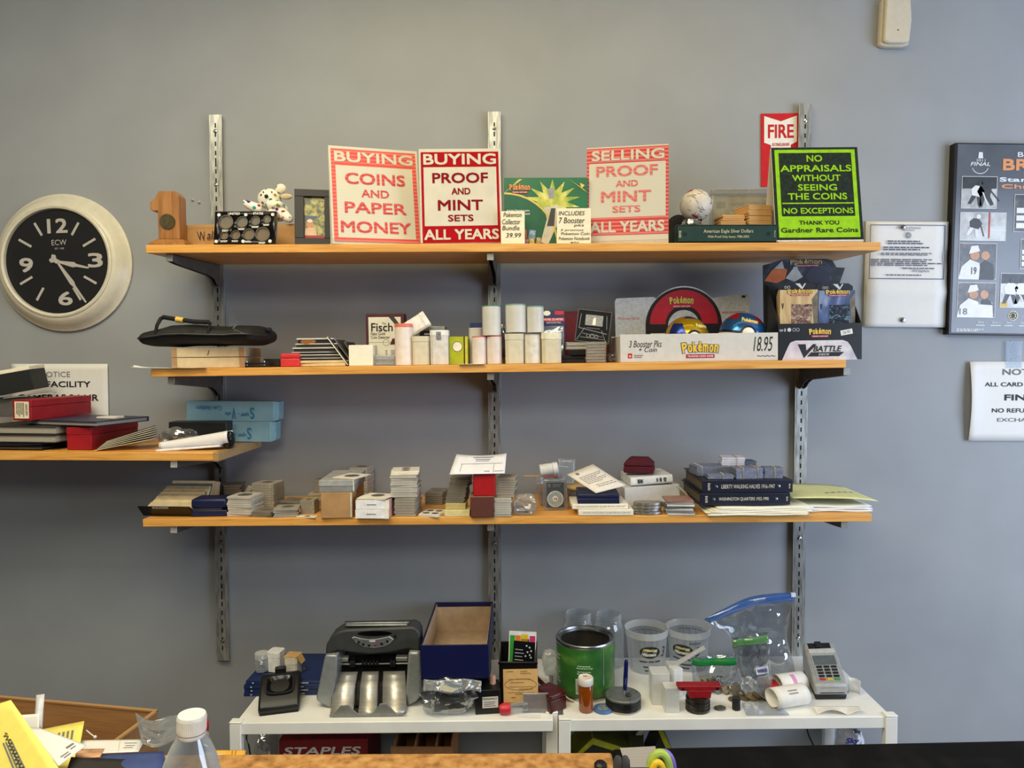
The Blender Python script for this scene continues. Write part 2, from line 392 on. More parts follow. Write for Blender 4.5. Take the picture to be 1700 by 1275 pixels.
P = W(1481, 42, 0)
t = thing('motion_detector', 'cream motion detector high on the wall above the framed poster', 'motion detector', (P.x, 0, P.z))
k = D / F; w, h = 25.5 * k, 39 * k
out = [(-w, -h * .93), (-w * .5, -h * .99), (w * .5, -h * .99), (w * .86, -h * .93), (w, 0), (w * .9, h * .93), (w * .5, h), (-w * .5, h), (-w * .9, h * .93)]
m = MB(); m.prism(out, 0, -0.02); m.prism([(a * .88, b * .93) for a, b in out], -0.02, -0.032)
m.build('housing', M((208, 198, 178), 0.5, var=0.02), t, 0.005)
MB().cyl(0.0016, 0, 0.0012, 12, T=TR(0, -0.032, -16 * k) @ RX(90)).build('sensor_hole', BLACK, t)

# red fire sign
P = W(1296, 249, -0.003); k = D / F
t = thing('fire_sign', 'red and white fire sign on the wall beside the right upright', 'sign', (P.x, -0.0005, P.z), rot=(0, R(-0.7), 0))
MB().box(-32 * k, -0.003, -59 * k, 31 * k, 0, 59 * k).build('panel', M((196, 22, 30), 0.4), t)
cw = M((236, 230, 222), 0.5, var=0.02)
MB().poly([(-27 * k, 55 * k), (-27 * k, 12 * k), (-16 * k, 8 * k), (-16 * k, -59 * k), (16 * k, -59 * k), (16 * k, 8 * k), (26 * k, 13 * k), (26 * k, 55 * k), (0, 46 * k)], -0.0037).build('arrow', cw, t)
m = MB(); m.text('FIRE', -21 * k, 19 * k, 21 * k, 41 * k, -0.0042, bold=0.03); m.text('EXTINGUISHER', -14 * k, 6 * k, 14 * k, 11 * k, -0.0042, bold=.02); m.build('lettering', M((190, 20, 28), 0.5), t)

def thumbtack(px, py, label, Y=-0.004):
    P = W(px, py, Y); t = thing('thumbtack', label, 'thumbtack', P)
    MB().lathe([(0, 0.007), (0.005, 0.006), (0.007, 0.003), (0.0068, 0.002), (0.0015, 0.0015), (0.0006, 0), (0.0004, -Y * 0 - 0.004), (0, -0.005)], 16, T=RX(90)).build('head', M((150, 150, 152), 0.25, 0.9, var=0), t)
# certificate papers
def sheet_fn(w, h, curl=0.0, fold=None, bulge=0.0):
    def fn(u, v):
        y = -bulge * math.sin(math.pi * v) * 1.0 - curl * (u ** 3)
        if fold:
            for f, d in fold: y -= d * max(0, 1 - abs(v - f) * 9)
        return ((u - 0.5) * w, y, v * h)
    return fn
k = D / F
P = W(1500, 543, -0.005)
t = thing('paper_sheet', 'plain white paper sheet pinned behind the business certificate', 'paper', P, rot=(0, R(0.6), 0))
MB().grid(sheet_fn(132 * k, 172 * k, 0.004), 6, 8).build('sheet', PAPER, t, solid=0.0004)
P = W(1502, 543, -0.010)
t = thing('certificate', 'creased white certificate with blue border pinned to the wall by the poster', 'certificate', P, rot=(0, R(0.6), 0))
fn = sheet_fn(130 * k, 171 * k, 0.003, [(0.33, 0.004), (0.66, -0.003)])
MB().grid(fn, 6, 24).build('sheet', PAPER, t, solid=0.0004)
bl = M((60, 64, 110), 0.6, var=0); m = MB(); y = -0.0048
x0, x1, z0, z1 = -62 * k, 60 * k, 78 * k, 166 * k
def frame_poly(m, x0, z0, x1, z1, w, y, mi=0, T=None):
    m.quad(x0, z0, x1, z0 + w, y, mi, T); m.quad(x0, z1 - w, x1, z1, y, mi, T); m.quad(x0, z0 + w, x0 + w, z1 - w, y, mi, T); m.quad(x1 - w, z0 + w, x1, z1 - w, y, mi, T)
frame_poly(m, x0, z0, x1, z1, 1.1 * k, y); m.build('border', bl, t)
m = MB(); m.text('Commonwealth of Massachusetts', -20 * k, 159.5 * k, 20 * k, 163 * k, y); m.text('Town of Boston', -10 * k, 156 * k, 10 * k, 158.8 * k, y)
m.ring(0, 149 * k, 2 * k, 3.2 * k, y); m.ring(0, 149 * k, 4.2 * k, 5 * k, y)
m.lines(-33 * k, 134 * k, 36 * k, 141 * k, 2, y, seed=2); m.lines(-40 * k, 124 * k, 40 * k, 131 * k, 2, y, seed=3); m.lines(-44 * k, 116 * k, 44 * k, 121 * k, 2, y, seed=4)
m.lines(-60 * k, 99 * k, 58 * k, 111 * k, 4, y, seed=5); m.lines(-8 * k, 94 * k, 58 * k, 97 * k, 1, y, seed=6); m.lines(-34 * k, 83 * k, 28 * k, 86 * k, 1, y, seed=7)
m.text('Will Stephens', 8 * k, 88 * k, 36 * k, 94 * k, y, shear=0.4, bold=-0.01)
m.build('lettering', M((90, 92, 110), 0.7, var=0), t)
thumbtack(1499, 377, 'silver thumbtack at the top of the certificate', -0.013); thumbtack(1498, 531, 'silver thumbtack at the bottom of the certificate', -0.012)

# framed hockey poster
P = W(1574, 555, -0.025); k = (D - 0.02) / F
t = thing('hockey_poster', 'black edged plaque with hockey champions photo collage', 'poster', (P.x, 0, P.z), rot=(0, R(0.9), 0))
w, h = 250 * k, 311 * k
MB().box(0, -0.026, 0, w, 0, h).build('plaque', M((18, 18, 20), 0.35), t, 0.001)
MB().quad(4 * k, 3 * k, w - 4 * k, h - 2 * k, -0.0266).build('print', M((92, 97, 106), 0.22, var=0.12, scale=7, spec=0.6), t)
og = M((226, 150, 96), 0.5, var=0); wt = M((226, 228, 230), 0.5, var=0); y = -0.0276
def Q(px, py): return ((px - 1575.5 - (555 - py) * .03) * k, (555 - py) * k)
def ptext(m, s, x0, yb, x1, yt, mi=0, **kw):
    a = Q(x0, yb); b = Q(x1, yt); MB().text(s, a[0], a[1], b[0], b[1], y, 0, **kw).build('lettering', og if mi else wt, t)
m = MB(); ptext(m, 'BOSTON', 1685, 266, 1762, 258, bold=.02); ptext(m, 'BRUINS', 1661, 288, 1786, 269, 1, bold=.05); ptext(m, '2011', 1694, 297, 1752, 291, 1, bold=.02)
ptext(m, 'Stanley Cup', 1656, 308, 1790, 299, bold=.05); ptext(m, 'Champions', 1659, 319, 1788, 310, 1, bold=.05); ptext(m, 'FINAL', 1609, 281, 1641, 275, bold=.03, shear=.2)
ptext(m, '2011', 1618, 274, 1633, 270); ptext(m, 'vs.', 1693, 526, 1701, 523)
for i in range(4): ptext(m, 'Game %d' % (i + 1), 1622 + 23 * i, 536, 1636 + 23 * i, 533, bold=.02); a = Q(1620 + 23 * i, 541); b = Q(1638 + 23 * i, 538); m.lines(a[0], a[1], b[0], b[1], 1, y, 0, seed=i)
a = Q(1588, 550); b = Q(1636, 545); m.lines(a[0], a[1], b[0], b[1], 2, y, 0, seed=3)
m.build('print_lines', wt, t)
m = MB(); c = Q(1625, 280); m.ring(c[0], c[1], 13 * k, 14 * k, y, 0, a0=200, a1=340, n=12); m.poly([(c[0] - 4 * k, c[1] + 11 * k), (c[0] + 4 * k, c[1] + 11 * k), (c[0] + 3 * k, c[1] + 21 * k), (c[0] - 3 * k, c[1] + 21 * k)], y); m.build('cup_emblem', wt, t)
m = MB(); c = Q(1680, 523); m.disc(c[0], c[1], 8 * k, y, 0); m.ring(c[0], c[1], 5.4 * k, 6.4 * k, y - .0004, 1); m.text('B', c[0] - 2.6 * k, c[1] - 3.4 * k, c[0] + 2.6 * k, c[1] + 3.4 * k, y - .0006, 1, bold=.05)
for i in range(8): m.quad(-.4 * k, 2 * k, .4 * k, 7 * k, y - .0005, 1, TR(c[0], 0, c[1]) @ RY(45 * i)) if i % 4 != 9 else None
m.build('team_emblem', [M((222, 214, 190), .5, var=0), INK], t)
ICE = ramp_mat('ice_photo', 'noise', [(0.3, (150, 152, 154)), (0.55, (204, 206, 208)), (0.8, (226, 226, 224))], (1, 1, 1), 0.25, nscale=25)
DARKPH = ramp_mat('arena_photo', 'noise', [(0.3, (52, 54, 58)), (0.55, (84, 86, 90)), (0.8, (128, 122, 118))], (1, 1, 1), 0.25, nscale=40)
fig = [M((58, 60, 64), .3, var=.1), M((226, 226, 226), .3, var=.03), M((196, 150, 120), .4), M((200, 60, 50), .4), M((206, 168, 60), .4)]
def player(m, x, z, s, c1, c2, lean=0):
    """a skater in uniform, printed flat"""
    T = TR(x, 0, z) @ RY(lean)
    m.poly([(-.25 * s, .45 * s), (.2 * s, .45 * s), (.32 * s, .8 * s), (.1 * s, 1 * s), (-.2 * s, .98 * s), (-.36 * s, .75 * s)], y - .0004, c1, T)
    m.disc(0.02 * s, 1.12 * s, .13 * s, y - .0006, c2, T, 12)
    m.poly([(-.25 * s, .46 * s), (-.02 * s, .46 * s), (-.2 * s, .02 * s), (-.36 * s, 0)], y - .0005, c2, T); m.poly([(0, .46 * s), (.2 * s, .46 * s), (.34 * s, .06 * s), (.18 * s, .02 * s)], y - .0005, c2, T)
    m.poly([(.2 * s, .75 * s), (.3 * s, .7 * s), (.62 * s, .2 * s), (.57 * s, .17 * s)], y - .0006, c1, T)
ph = [(1594, 350, 1653, 298, ICE), (1592, 402, 1668, 356, ICE), (1590, 465, 1653, 406, DARKPH), (1588, 527, 1652, 470, DARKPH), (1679, 387, 1760, 326, DARKPH), (1658, 510, 1760, 454, ICE), (1690, 447, 1740, 398, DARKPH)]
for i, (xa, yb, xb, ya, mt) in enumerate(ph):
    a = Q(xa, yb); b = Q(xb, ya); m = MB(); m.quad(a[0], a[1], b[0], b[1], y + .0003, 5)
    frame_poly(m, a[0], a[1], b[0], b[1], .7 * k, y - .0002, 1); cx = (a[0] + b[0]) / 2; W_, H_ = b[0] - a[0], b[1] - a[1]
    if i == 0: player(m, cx - .12 * W_, a[1] + .1 * H_, .62 * H_, 1, 0, 12); player(m, cx + .22 * W_, a[1] + .06 * H_, .68 * H_, 0, 0, -8); m.quad(a[0], a[1] + .62 * H_, b[0], b[1], y + .0001, 0)
    if i == 1: player(m, a[0] + .27 * W_, a[1] + .14 * H_, .66 * H_, 0, 1, 15); m.quad(cx + .12 * W_, a[1] + .1 * H_, cx + .15 * W_, b[1], y - .0005, 3); m.quad(cx + .15 * W_, a[1] + .34 * H_, b[0], a[1] + .38 * H_, y - .0004, 1)
    if i in (2, 3):
        m.poly([(a[0], a[1]), (a[0] + .62 * W_, a[1]), (a[0] + .55 * W_, a[1] + .45 * H_), (a[0] + .3 * W_, a[1] + .55 * H_), (a[0] + .08 * W_, a[1] + .35 * H_)], y - .0004, 1)
        m.disc(a[0] + .42 * W_, a[1] + .66 * H_, .13 * H_, y - .0005, 2); m.poly([(a[0] + .26 * W_, a[1] + .7 * H_), (a[0] + .55 * W_, a[1] + .78 * H_), (a[0] + .5 * W_, a[1] + .94 * H_), (a[0] + .32 * W_, a[1] + .92 * H_)], y - .0006, 1)
        m.disc(a[0] + .7 * W_, a[1] + .66 * H_, .12 * H_, y - .0005, 2); m.poly([(a[0] + .55 * W_, a[1]), (a[0] + .95 * W_, a[1]), (a[0] + .92 * W_, a[1] + .42 * H_), (a[0] + .7 * W_, a[1] + .54 * H_), (a[0] + .57 * W_, a[1] + .4 * H_)], y - .0005, 1 if i == 3 else 0)
        if i == 3: m.poly([(a[0] + .58 * W_, a[1] + .38 * H_), (a[0] + .94 * W_, a[1] + .36 * H_), (a[0] + .8 * W_, a[1] + .54 * H_), (a[0] + .66 * W_, a[1] + .52 * H_)], y - .0007, 0); m.text('18', a[0] + .07 * W_, a[1] + .08 * H_, a[0] + .27 * W_, a[1] + .26 * H_, y - .0008, 0)
        else: m.text('19', a[0] + .34 * W_, a[1] + .14 * H_, a[0] + .48 * W_, a[1] + .34 * H_, y - .0008, 0, bold=.02)
    if i == 5:
        m.quad(a[0], a[1] + .7 * H_, b[0], b[1], y + .0001, 0); m.quad(a[0], a[1], a[0] + .12 * W_, a[1] + .16 * H_, y, 4)
        for j in range(5): player(m, a[0] + (.16 + .19 * j) * W_, a[1] + .1 * H_, .62 * H_, 1, 0, 4 - 3 * j)
    if i in (4, 6):
        for j in range(3): m.quad(a[0] + .05 * W_, a[1] + (.1 + .2 * j) * H_, a[0] + .45 * W_, a[1] + (.24 + .2 * j) * H_, y - .0005, 1)
        m.disc(cx, a[1] + .75 * H_, .15 * H_, y - .0005, 2)
    m.build('collage_photo', fig + [mt], t)

# notices
def notice(name, label, x0, x1, yt, yb, rows, bow):
    Y = -0.006; P = W((x0 + x1) / 2, yb, Y); k = (D + Y) / F; w = (x1 - x0) * k; h = (yb - yt) * k
    t = thing(name, label, 'notice', P)
    def fn(u, v): return ((u - .5) * w, -bow * (max(0, .16 - u) / .16) ** 1.5 * (.35 + math.sin(math.pi * v)) , v * h)
    MB().grid(fn, 16, 10).build('sheet', PAPER, t, solid=0.0004)
    for mt, rr in rows:
        for s_, a, b, c, d, bo in rr: MB().text(s_, (a - (x0 + x1) / 2) * k, (yb - b) * k, (c - (x0 + x1) / 2) * k, (yb - d) * k, -0.0013, bold=bo).build('lettering', mt, t)
    return t
t = notice('wall_notice', 'white notice sheet about card sales taped to the wall under the poster', 1607, 1788, 601, 732, [
    (INK, [('ALL CARD SALES ARE', 1633, 642, 1762, 635, .02), ('FINAL', 1666, 665, 1731, 655, .05), ('NO REFUNDS OR', 1646, 685, 1748, 678, .02)]),
    (GREYINK, [('NOTICE', 1662, 623, 1734, 613, .03), ('EXCHANGES', 1655, 700, 1740, 694, .01)])], 0.012)
P = W(1683, 608, -0.008)
tag(MB().box(-0.022, 0, -0.005, 0.022, 0.0003, 0.068).build('tape_strip', clear('clear_tape', base=0.05, edge=0.12, film=(210, 214, 218), gloss=.02), loc=P), 'clear tape strip holding the card sales notice to the wall', 'tape')
notice('wall_notice', 'white facility notice on the wall behind the red boxes', 20, 182, 603, 712, [
    (INK, [('THIS FACILITY', 34, 642, 153, 632, .03), ('CAMERAS 24 HR', 30, 665, 166, 654, .03)]), (GREYINK, [('NOTICE', 68, 625, 119, 616, 0)])], 0.0)
for px, py in ((320, 332), (331, 336)):
    P = W(px, py, 0); t = thing('wall_anchor', 'small screw anchor left in the wall above the paper bag, %s' % ('upper one' if px == 320 else 'lower one'), 'screw', P)
    MB().lathe([(0, 0.005), (0.003, 0.004), (0.0042, 0.0)], 10, T=RX(90)).build('plug', M((190, 186, 178), .5), t); MB().cyl(0.0016, 0.004, 0.009, 8, T=RX(90)).build('shank', STEEL, t)
# ---------------------------------------------------------------- helpers for goods
def boxy(name, label, cat, P, w, h, dep, mat, yaw=0, bevel=0.001, group=None, parent_only=False):
    o = MB().box(-w / 2, 0, 0, w / 2, dep, h).build(name, mat, None, bevel, loc=P, rot=(0, 0, R(yaw)))
    return tag(o, label, cat, group)
def lay(m, pts, T=None):
    for p in pts: m.text(*p[:5], y=p[5] if len(p) > 5 else -E, T=T)
def words(parent, rows, mat, w, h, y=-0.0012, T=None, bold=0.0, shear=0.0, name='lettering'):
    """each row (text, x0, x1, z0, z1 as fractions of a w x h face centred on x) becomes one lettering part"""
    for r in rows:
        MB().text(r[0], (r[1] - .5) * w, r[3] * h, (r[2] - .5) * w, r[4] * h, y, 0, T, r[5] if len(r) > 5 else bold, shear).build(name, r[6] if len(r) > 6 else mat, parent)

BEFORE = names()
# ================================================================ TOP SHELF
# wooden number one trophy
P, w, h, k = rect(246, 305, 316, Y=-0.27, s=S1)
t = thing('number_trophy', 'wooden number one trophy with coin set in it at the shelf end', 'trophy', P, yaw=4)
WD = ramp_mat('trophy_wood', 'noise', [(0.3, (134, 86, 42)), (0.6, (164, 112, 60)), (0.8, (180, 128, 72))], (25, 25, 2), 0.4, nscale=4, dist=1)
m = MB(); m.box(-w * .5, 0, 0, w * .5, 0.075, h * .055); 
m.add([(-w * .5, 0, h * .055), (w * .5, 0, h * .055), (w * .5, .075, h * .055), (-w * .5, .075, h * .055), (-w * .38, .014, h * .14), (w * .38, .014, h * .14), (w * .38, .062, h * .14), (-w * .38, .062, h * .14)], [(4, 5, 6, 7), (0, 1, 5, 4), (1, 2, 6, 5), (2, 3, 7, 6), (3, 0, 4, 7)])
m.build('base', WD, t, 0.001)
MB().prism([(-w * .30, h * .14), (w * .30, h * .14), (w * .30, h * .92), (w * .2, h), (-w * .25, h), (-w * .36, h * .88), (-w * .5, h * .8), (-w * .5, h * .68), (-w * .44, h * .64), (-w * .3, h * .65)], 0.016, 0.06).build('numeral', WD, t, 0.0015)
MB().cyl(12.5 * k, 0, 0.003, 28, T=TR(-w * .03, 0.0158, h * .455) @ RX(90)).build('coin', M((92, 82, 58), 0.4, 0.7, var=0.15, scale=200), t)

# brown paper bag with marker word
P, w, h, k = rect(299, 491, 373, Y=-0.21, s=S1)
t = thing('paper_bag', 'crumpled brown paper bag behind the black coin holder', 'bag', P)
def bagfn(u, v):
    a = 2 * math.pi * u; x = math.copysign(min(1, abs(math.cos(a)) * 1.5), math.cos(a)) * w / 2; y = math.copysign(min(1, abs(math.sin(a)) * 1.5), math.sin(a)) * .045 + .05
    n = noise.noise(Vector((x * 30, y * 30, v * 3))); return (x * (1 - .02 * v) + n * .002, y + n * .004, v * h * (1 + .05 * noise.noise(Vector((x * 25, y * 25, 2)))))
MB().grid(bagfn, 64, 8).build('paper', M((172, 132, 84), 0.85, var=0.06, scale=20, bump=0.25), t, solid=0.0006)
MB().box(-w * .49, .008, 0, w * .49, .092, h * .9).build('folded_top', M((160, 120, 76), 0.85, var=0.06), t, 0.004)
MB().text('W', -w * .36, h * .35, -w * .29, h * .72, 0.002, shear=-.2).build('marker_word', INK, t); MB().text('all', -w * .27, h * .4, -w * .2, h * .75, 0.002, shear=.2).build('marker_word', INK, t)

# spotted plush bear sitting on the bag
bag_top = P.z + h * .9
Pb = W(455, 362, -0.17); Pb.z = bag_top
t = thing('plush_bear', 'white plush bear with coloured spots sprawled on the paper bag', 'toy', Pb)
kb = (D - .17) / F
def bp(px, py, dy=0.0): q = W(px, py, -0.17 + dy); return (q.x - Pb.x, q.y - Pb.y, q.z - Pb.z)
SPOT = ramp_mat('spotted_plush', 'voronoi', [(0.0, (238, 230, 214)), (1.0, (238, 230, 214))], (1, 1, 1), 0.9, nscale=75)
nt = SPOT.node_tree; vo = [n for n in nt.nodes if n.type == 'TEX_VORONOI'][0]; rp = [n for n in nt.nodes if n.type == 'VALTORGB'][0]
gt = nt.nodes.new('ShaderNodeMath'); gt.operation = 'LESS_THAN'; gt.inputs[1].default_value = 0.33; nt.links.new(vo.outputs['Distance'], gt.inputs[0])
hs = nt.nodes.new('ShaderNodeHueSaturation'); hs.inputs['Saturation'].default_value = 1.6; hs.inputs['Value'].default_value = .38; nt.links.new(vo.outputs['Color'], hs.inputs['Color'])
mx = nt.nodes.new('ShaderNodeMix'); mx.data_type = 'RGBA'; nt.links.new(gt.outputs[0], mx.inputs['Factor']); nt.links.new(rp.outputs[0], mx.inputs['A']); nt.links.new(hs.outputs[0], mx.inputs['B'])
nt.links.new(mx.outputs['Result'], nt.nodes['Principled BSDF'].inputs['Base Color'])
m = MB(); r = lambda v: v * kb
m.ball(bp(448, 331), (r(19), r(17), r(17)), 24, 16)
m.ball(bp(462, 352), (r(18), r(20), r(16)), 20, 14)
m.ball(bp(456, 341, -.018), (r(15), r(12), r(9)), 20, 12)
m.tube([bp(436, 348, -.01), bp(426, 346, -.016), bp(413, 340, -.02), bp(402, 334, -.022)], [r(9), r(9), r(7.5), r(4)], 12)
m.tube([bp(468, 352, -.01), bp(475, 359, -.035), bp(484, 365, -.052)], [r(10), r(9), r(6)], 12)
m.tube([bp(450, 356, -.01), bp(444, 360, -.04), bp(438, 363, -.055)], [r(9), r(9), r(6)], 12)
m.build('body', SPOT, t, sub=1)
MB().ball(bp(467, 314), (r(9), r(5), r(8)), 16, 10).build('ear', SPOT, t)
MB().ball(bp(476, 327, -.004), (r(10), r(4), r(5)), 16, 10, 0).build('ear', M((206, 190, 160), .9), t)
MB().ball(bp(443, 326, -.026), r(3.2), 12, 8).build('nose', BLACK, t)
for px, py in ((438, 319), (452, 319)): MB().ball(bp(px, py, -.024), r(1.3), 10, 6).build('eye', BLACK, t)

# black coin holder plate
P, w, h, k = rect(355, 458, 351, Y=-0.285, s=S1); P.z += .001
t = thing('coin_holder', 'black acrylic coin holder plate with eight round windows', 'coin holder', P, rot=(R(-9), 0, R(-1)))
MB().box(-w / 2, 0, 0, w / 2, .006, h).build('back_plate', clear('holder_back', base=.5, edge=.8, film=(150, 136, 116)), t)
# plate with real round holes
def holed(w, h, holes, y0, y1, n=24):
    import bmesh
    bm = bmesh.new(); vs = [bm.verts.new(p) for p in ((-w / 2, 0, 0), (w / 2, 0, 0), (w / 2, 0, h), (-w / 2, 0, h))]
    ed = [bm.edges.new((vs[i], vs[(i + 1) % 4])) for i in range(4)]
    for x, z, r_ in holes:
        c = [bm.verts.new((x + r_ * math.cos(2 * math.pi * i / n), 0, z + r_ * math.sin(2 * math.pi * i / n))) for i in range(n)]
        ed += [bm.edges.new((c[i], c[(i + 1) % n])) for i in range(n)]
    bmesh.ops.triangle_fill(bm, edges=ed, use_beauty=True)
    m = MB(); bm.verts.index_update(); m.add([v.co for v in bm.verts], [tuple(v.index for v in f.verts) for f in bm.faces]); bm.free()
    m.v = [Vector((p.x, y0, p.z)) for p in m.v]; return m
def hc(px, py): return (px - 406.5) * k, (407 - py) * k
circ = [(374, 369, 11.5), (401, 369, 9), (423.5, 367, 7.5), (443, 365, 6.2), (372, 392, 6.5), (391, 391, 7.4), (413, 390, 9.3), (436, 390, 11.5)]
holed(w, h, [(*hc(a, b), c * k) for a, b, c in circ], -.003, 0).build('front_plate', M((18, 17, 17), .25, var=0), t, solid=0.002)
for a, b, c in circ: MB().ring(*hc(a, b), c * k * .95, c * k * 1.06, -.0045).build('window_rim', M((90, 84, 76), .3, var=0), t)
for px, py in ((362, 357), (407, 357), (452, 357), (359, 402), (404, 402), (449, 402)):
    x, z = hc(px, py); MB().lathe([(0.0042, 0), (.0038, .0018), (.0012, .0018), (0, .001)], 14, T=TR(x, -.004, z) @ RX(90)).build('screw', M((220, 220, 216), .3), t)
for s_, x0, x1 in (('UNITED', 377, 397), ('STATES', 419, 436)): a = hc(x0, 357); b = hc(x1, 353); MB().text(s_, a[0], a[1], b[0], b[1], -.0046, bold=.03).build('lettering', WHITE, t)
m = MB()
for a, b, c in circ: q = hc(a - 6, b + c + 5); q2 = hc(a + 6, b + c + 1.5); m.lines(q[0], q[1], q2[0], q2[1], 2, -.0046, seed=a)
m.build('print', WHITE, t)

# picture frame
P, w, h, k = rect(490, 553, 314, Y=-0.225, s=S1); P.z += .0025
t = thing('framed_photo', 'black picture frame with garden snapshot beside the coins and paper sign', 'picture frame', P, rot=(R(-7), 0, R(12)))
m = MB(); b = 15 * k
for q in ((-w / 2, 0, w / 2, b), (-w / 2, h - 12 * k, w / 2, h), (-w / 2, b, -w / 2 + b, h - 12 * k), (w / 2 - b, b, w / 2, h - 12 * k)): m.box(q[0], 0, q[1], q[2], .018, q[3])
m.build('frame', M((40, 38, 36), .5), t, .001)
x0, x1, z0, z1 = -w / 2 + b, w / 2 - b, b, h - 12 * k
PH = ramp_mat('garden_photo', 'noise', [(0.3, (40, 44, 24)), (0.45, (98, 104, 48)), (0.55, (170, 160, 70)), (0.7, (196, 190, 150))], (1, 1, 1), .3, nscale=70)
m = MB(); m.quad(x0, z0, x1, z1, .008, 0)
m.poly([(x0, z0), (x0 + .030, z0), (x0 + .028, z0 + .022), (x0 + .014, z0 + .03), (x0 + .002, z0 + .024)], .0076, 1); m.disc(x0 + .013, z0 + .036, .0085, .0073, 2); m.quad(x0, z0, x1, z0 + .008, .007, 3); m.disc(x0 + .013, z0 + .044, .007, .0072, 4, rz=.004); m.quad(x0 + .004, z0 + .05, x0 + .028, z0 + .057, .0074, 5)
m.build('photo', [PH, M((224, 190, 160), .5), M((206, 140, 110), .5), M((170, 52, 48), .5), M((232, 224, 206), .5), M((90, 104, 150), .5)], t)
MB().box(-.02, .018, .0, .02, .05, .003).build('stand', BLACK, t)

# ---- signs
def stripes(name, a, b):
    return ramp_mat(name, 'wave', [(0.25, a), (0.6, b)], (1, 1, 1), .55, nscale=34, band='Z', dist=.4)
REDS = M((164, 10, 22), .7, spec=.1, name='sign_red'); FADE = stripes('faded_sign_red', (226, 108, 92), (206, 66, 62)); FADE2 = stripes('streaked_sign_red', (222, 110, 96), (186, 40, 44))
SFACE = M((204, 197, 180), .6, var=.03, scale=25, name='sign_board')
SFACE2 = ramp_mat('yellowed_fluted_sign', 'wave', [(0.3, (206, 198, 178)), (0.7, (200, 193, 175))], (1, 1, 1), .6, nscale=56, band='Z', dist=.5)
def sign(label, x0, x1, yt, yb, Y, yaw, lean, roll, face, art, base=0.06, lip=0.004, thick=.006):
    P, w, h, k = rect(x0, x1, yt, Y=Y, s=S1); w /= math.cos(R(yaw)); h /= math.cos(R(lean))
    t = thing('counter_sign', label, 'sign', P, rot=(0, R(roll), R(yaw)))
    MB().prof([(0, lip), (0, h), (thick, h), (thick, lip)], -w / 2, w / 2).build('panel', face, t, .0008)
    art(t, w, h)
    for ch in t.children: ch.rotation_euler = (R(lean), 0, 0)
    c, n = math.cos(R(lean)), math.sin(R(lean)); q = lambda y, z: (y * c - z * n, y * n + z * c + .0015)
    m = MB(); m.prof([q(thick, h * .99), (base, 0.0015), (base + .002, 0.004), q(thick + .003, h * .99)], -w / 2, w / 2)
    m.prof([q(0.0005, lip), (0.003, .0005), (base, .0005), (base, .003), (0.008, .003), q(0.005, lip)], -w / 2, w / 2)
    m.build('easel_back', M((206, 198, 178), .6, var=.03), t); t.location.z += w / 2 * abs(math.sin(R(roll)))
    return t
def red_art(rects, rows_w, rows_r, redm, redtext, wm=None):
    def art(t, w, h):
        for i, (a, b, c, d) in enumerate(rects):
            MB().quad((a - .5) * w, c * h, (b - .5) * w, d * h, -.0006 - i * .0004).build('print' if i == 0 else 'white_field', redm if i == 0 else (wm or SFACE), t)
        words(t, rows_w, wm or SFACE, w, h, -.0016, bold=.04); words(t, rows_r, redtext, w, h, -.0016, bold=.035)
    return art
sign('red sign reading buying coins and paper money, faded at top', 557, 697, 240, 405, -.272, 19, -12, -.4, SFACE2,
     red_art([(.025, .975, .03, .97), (.07, .93, .065, .80)], [('BUYING', .06, .94, .835, .945)], [('COINS', .17, .84, .61, .73), ('AND', .34, .65, .48, .56), ('PAPER', .15, .84, .315, .43), ('MONEY', .1, .88, .115, .235)], FADE, stripes('streaked_letter_red', (208, 84, 78), (190, 50, 56)), SFACE2), base=.05, lip=.012)
sign('deep red sign reading buying proof and mint sets all years', 699, 834, 245, 405, -.275, 4, -7, -1.2, SFACE,
     red_art([(.025, .975, .015, .965), (.055, .945, .19, .805)], [('BUYING', .055, .945, .83, .945), ('ALL YEARS', .045, .955, .045, .155)], [('PROOF', .16, .84, .635, .745), ('AND', .39, .62, .515, .585), ('MINT', .22, .77, .35, .46), ('SETS', .34, .65, .235, .305)], REDS, M((128, 14, 26), .7, spec=.1)), base=.05)
sign('faded red sign reading selling proof and mint sets all years', 976, 1108, 240, 400, -.262, -9, -6, -.4, SFACE2,
     red_art([(0, 1, .10, .985), (.03, .965, .28, .83)], [('SELLING', .06, .95, .855, .96), ('ALL YEARS', .04, .95, .125, .24)], [('PROOF', .12, .87, .69, .80), ('AND', .36, .63, .585, .65), ('MINT', .18, .79, .43, .545), ('SETS', .32, .66, .325, .395)], FADE2, stripes('pale_letter_red', (216, 120, 108), (204, 88, 84)), SFACE2), base=.05, lip=.01)
GR = M((146, 198, 30), .65, spec=.15, name='lime_print'); DG = M((34, 44, 36), .7, spec=.15, var=.25, scale=120, name='dark_print')
def green_art(t, w, h):
    MB().quad(-.5 * w, .03 * h, .5 * w, h, -.0006).build('dark_border', DG, t)
    MB().quad(-.465 * w, .055 * h, .465 * w, .975 * h, -.0010).build('lime_field', GR, t)
    MB().quad(-.42 * w, .275 * h, .42 * w, .94 * h, -.0014).build('dark_field', DG, t)
    words(t, [('NO', .4, .58, .845, .915), ('APPRAISALS', .09, .91, .74, .81), ('WITHOUT', .22, .78, .64, .707), ('SEEING', .28, .73, .54, .607), ('THE COINS', .16, .84, .445, .515), ('NO EXCEPTIONS', .10, .90, .30, .36)], GR, w, h, -.002, bold=.03)
    MB().quad(-.41 * w, .402 * h, .41 * w, .415 * h, -.002).build('rule', GR, t)
    words(t, [('THANK YOU', .27, .73, .185, .228), ('Gardner Rare Coins', .06, .94, .105, .155)], DG, w, h, -.0018, bold=.025)
sign('green and black sign reading no appraisals without seeing the coins', 1292, 1436, 239, 399, -.285, 1, -11, -.4, WHITE, green_art, base=.085, thick=.004)

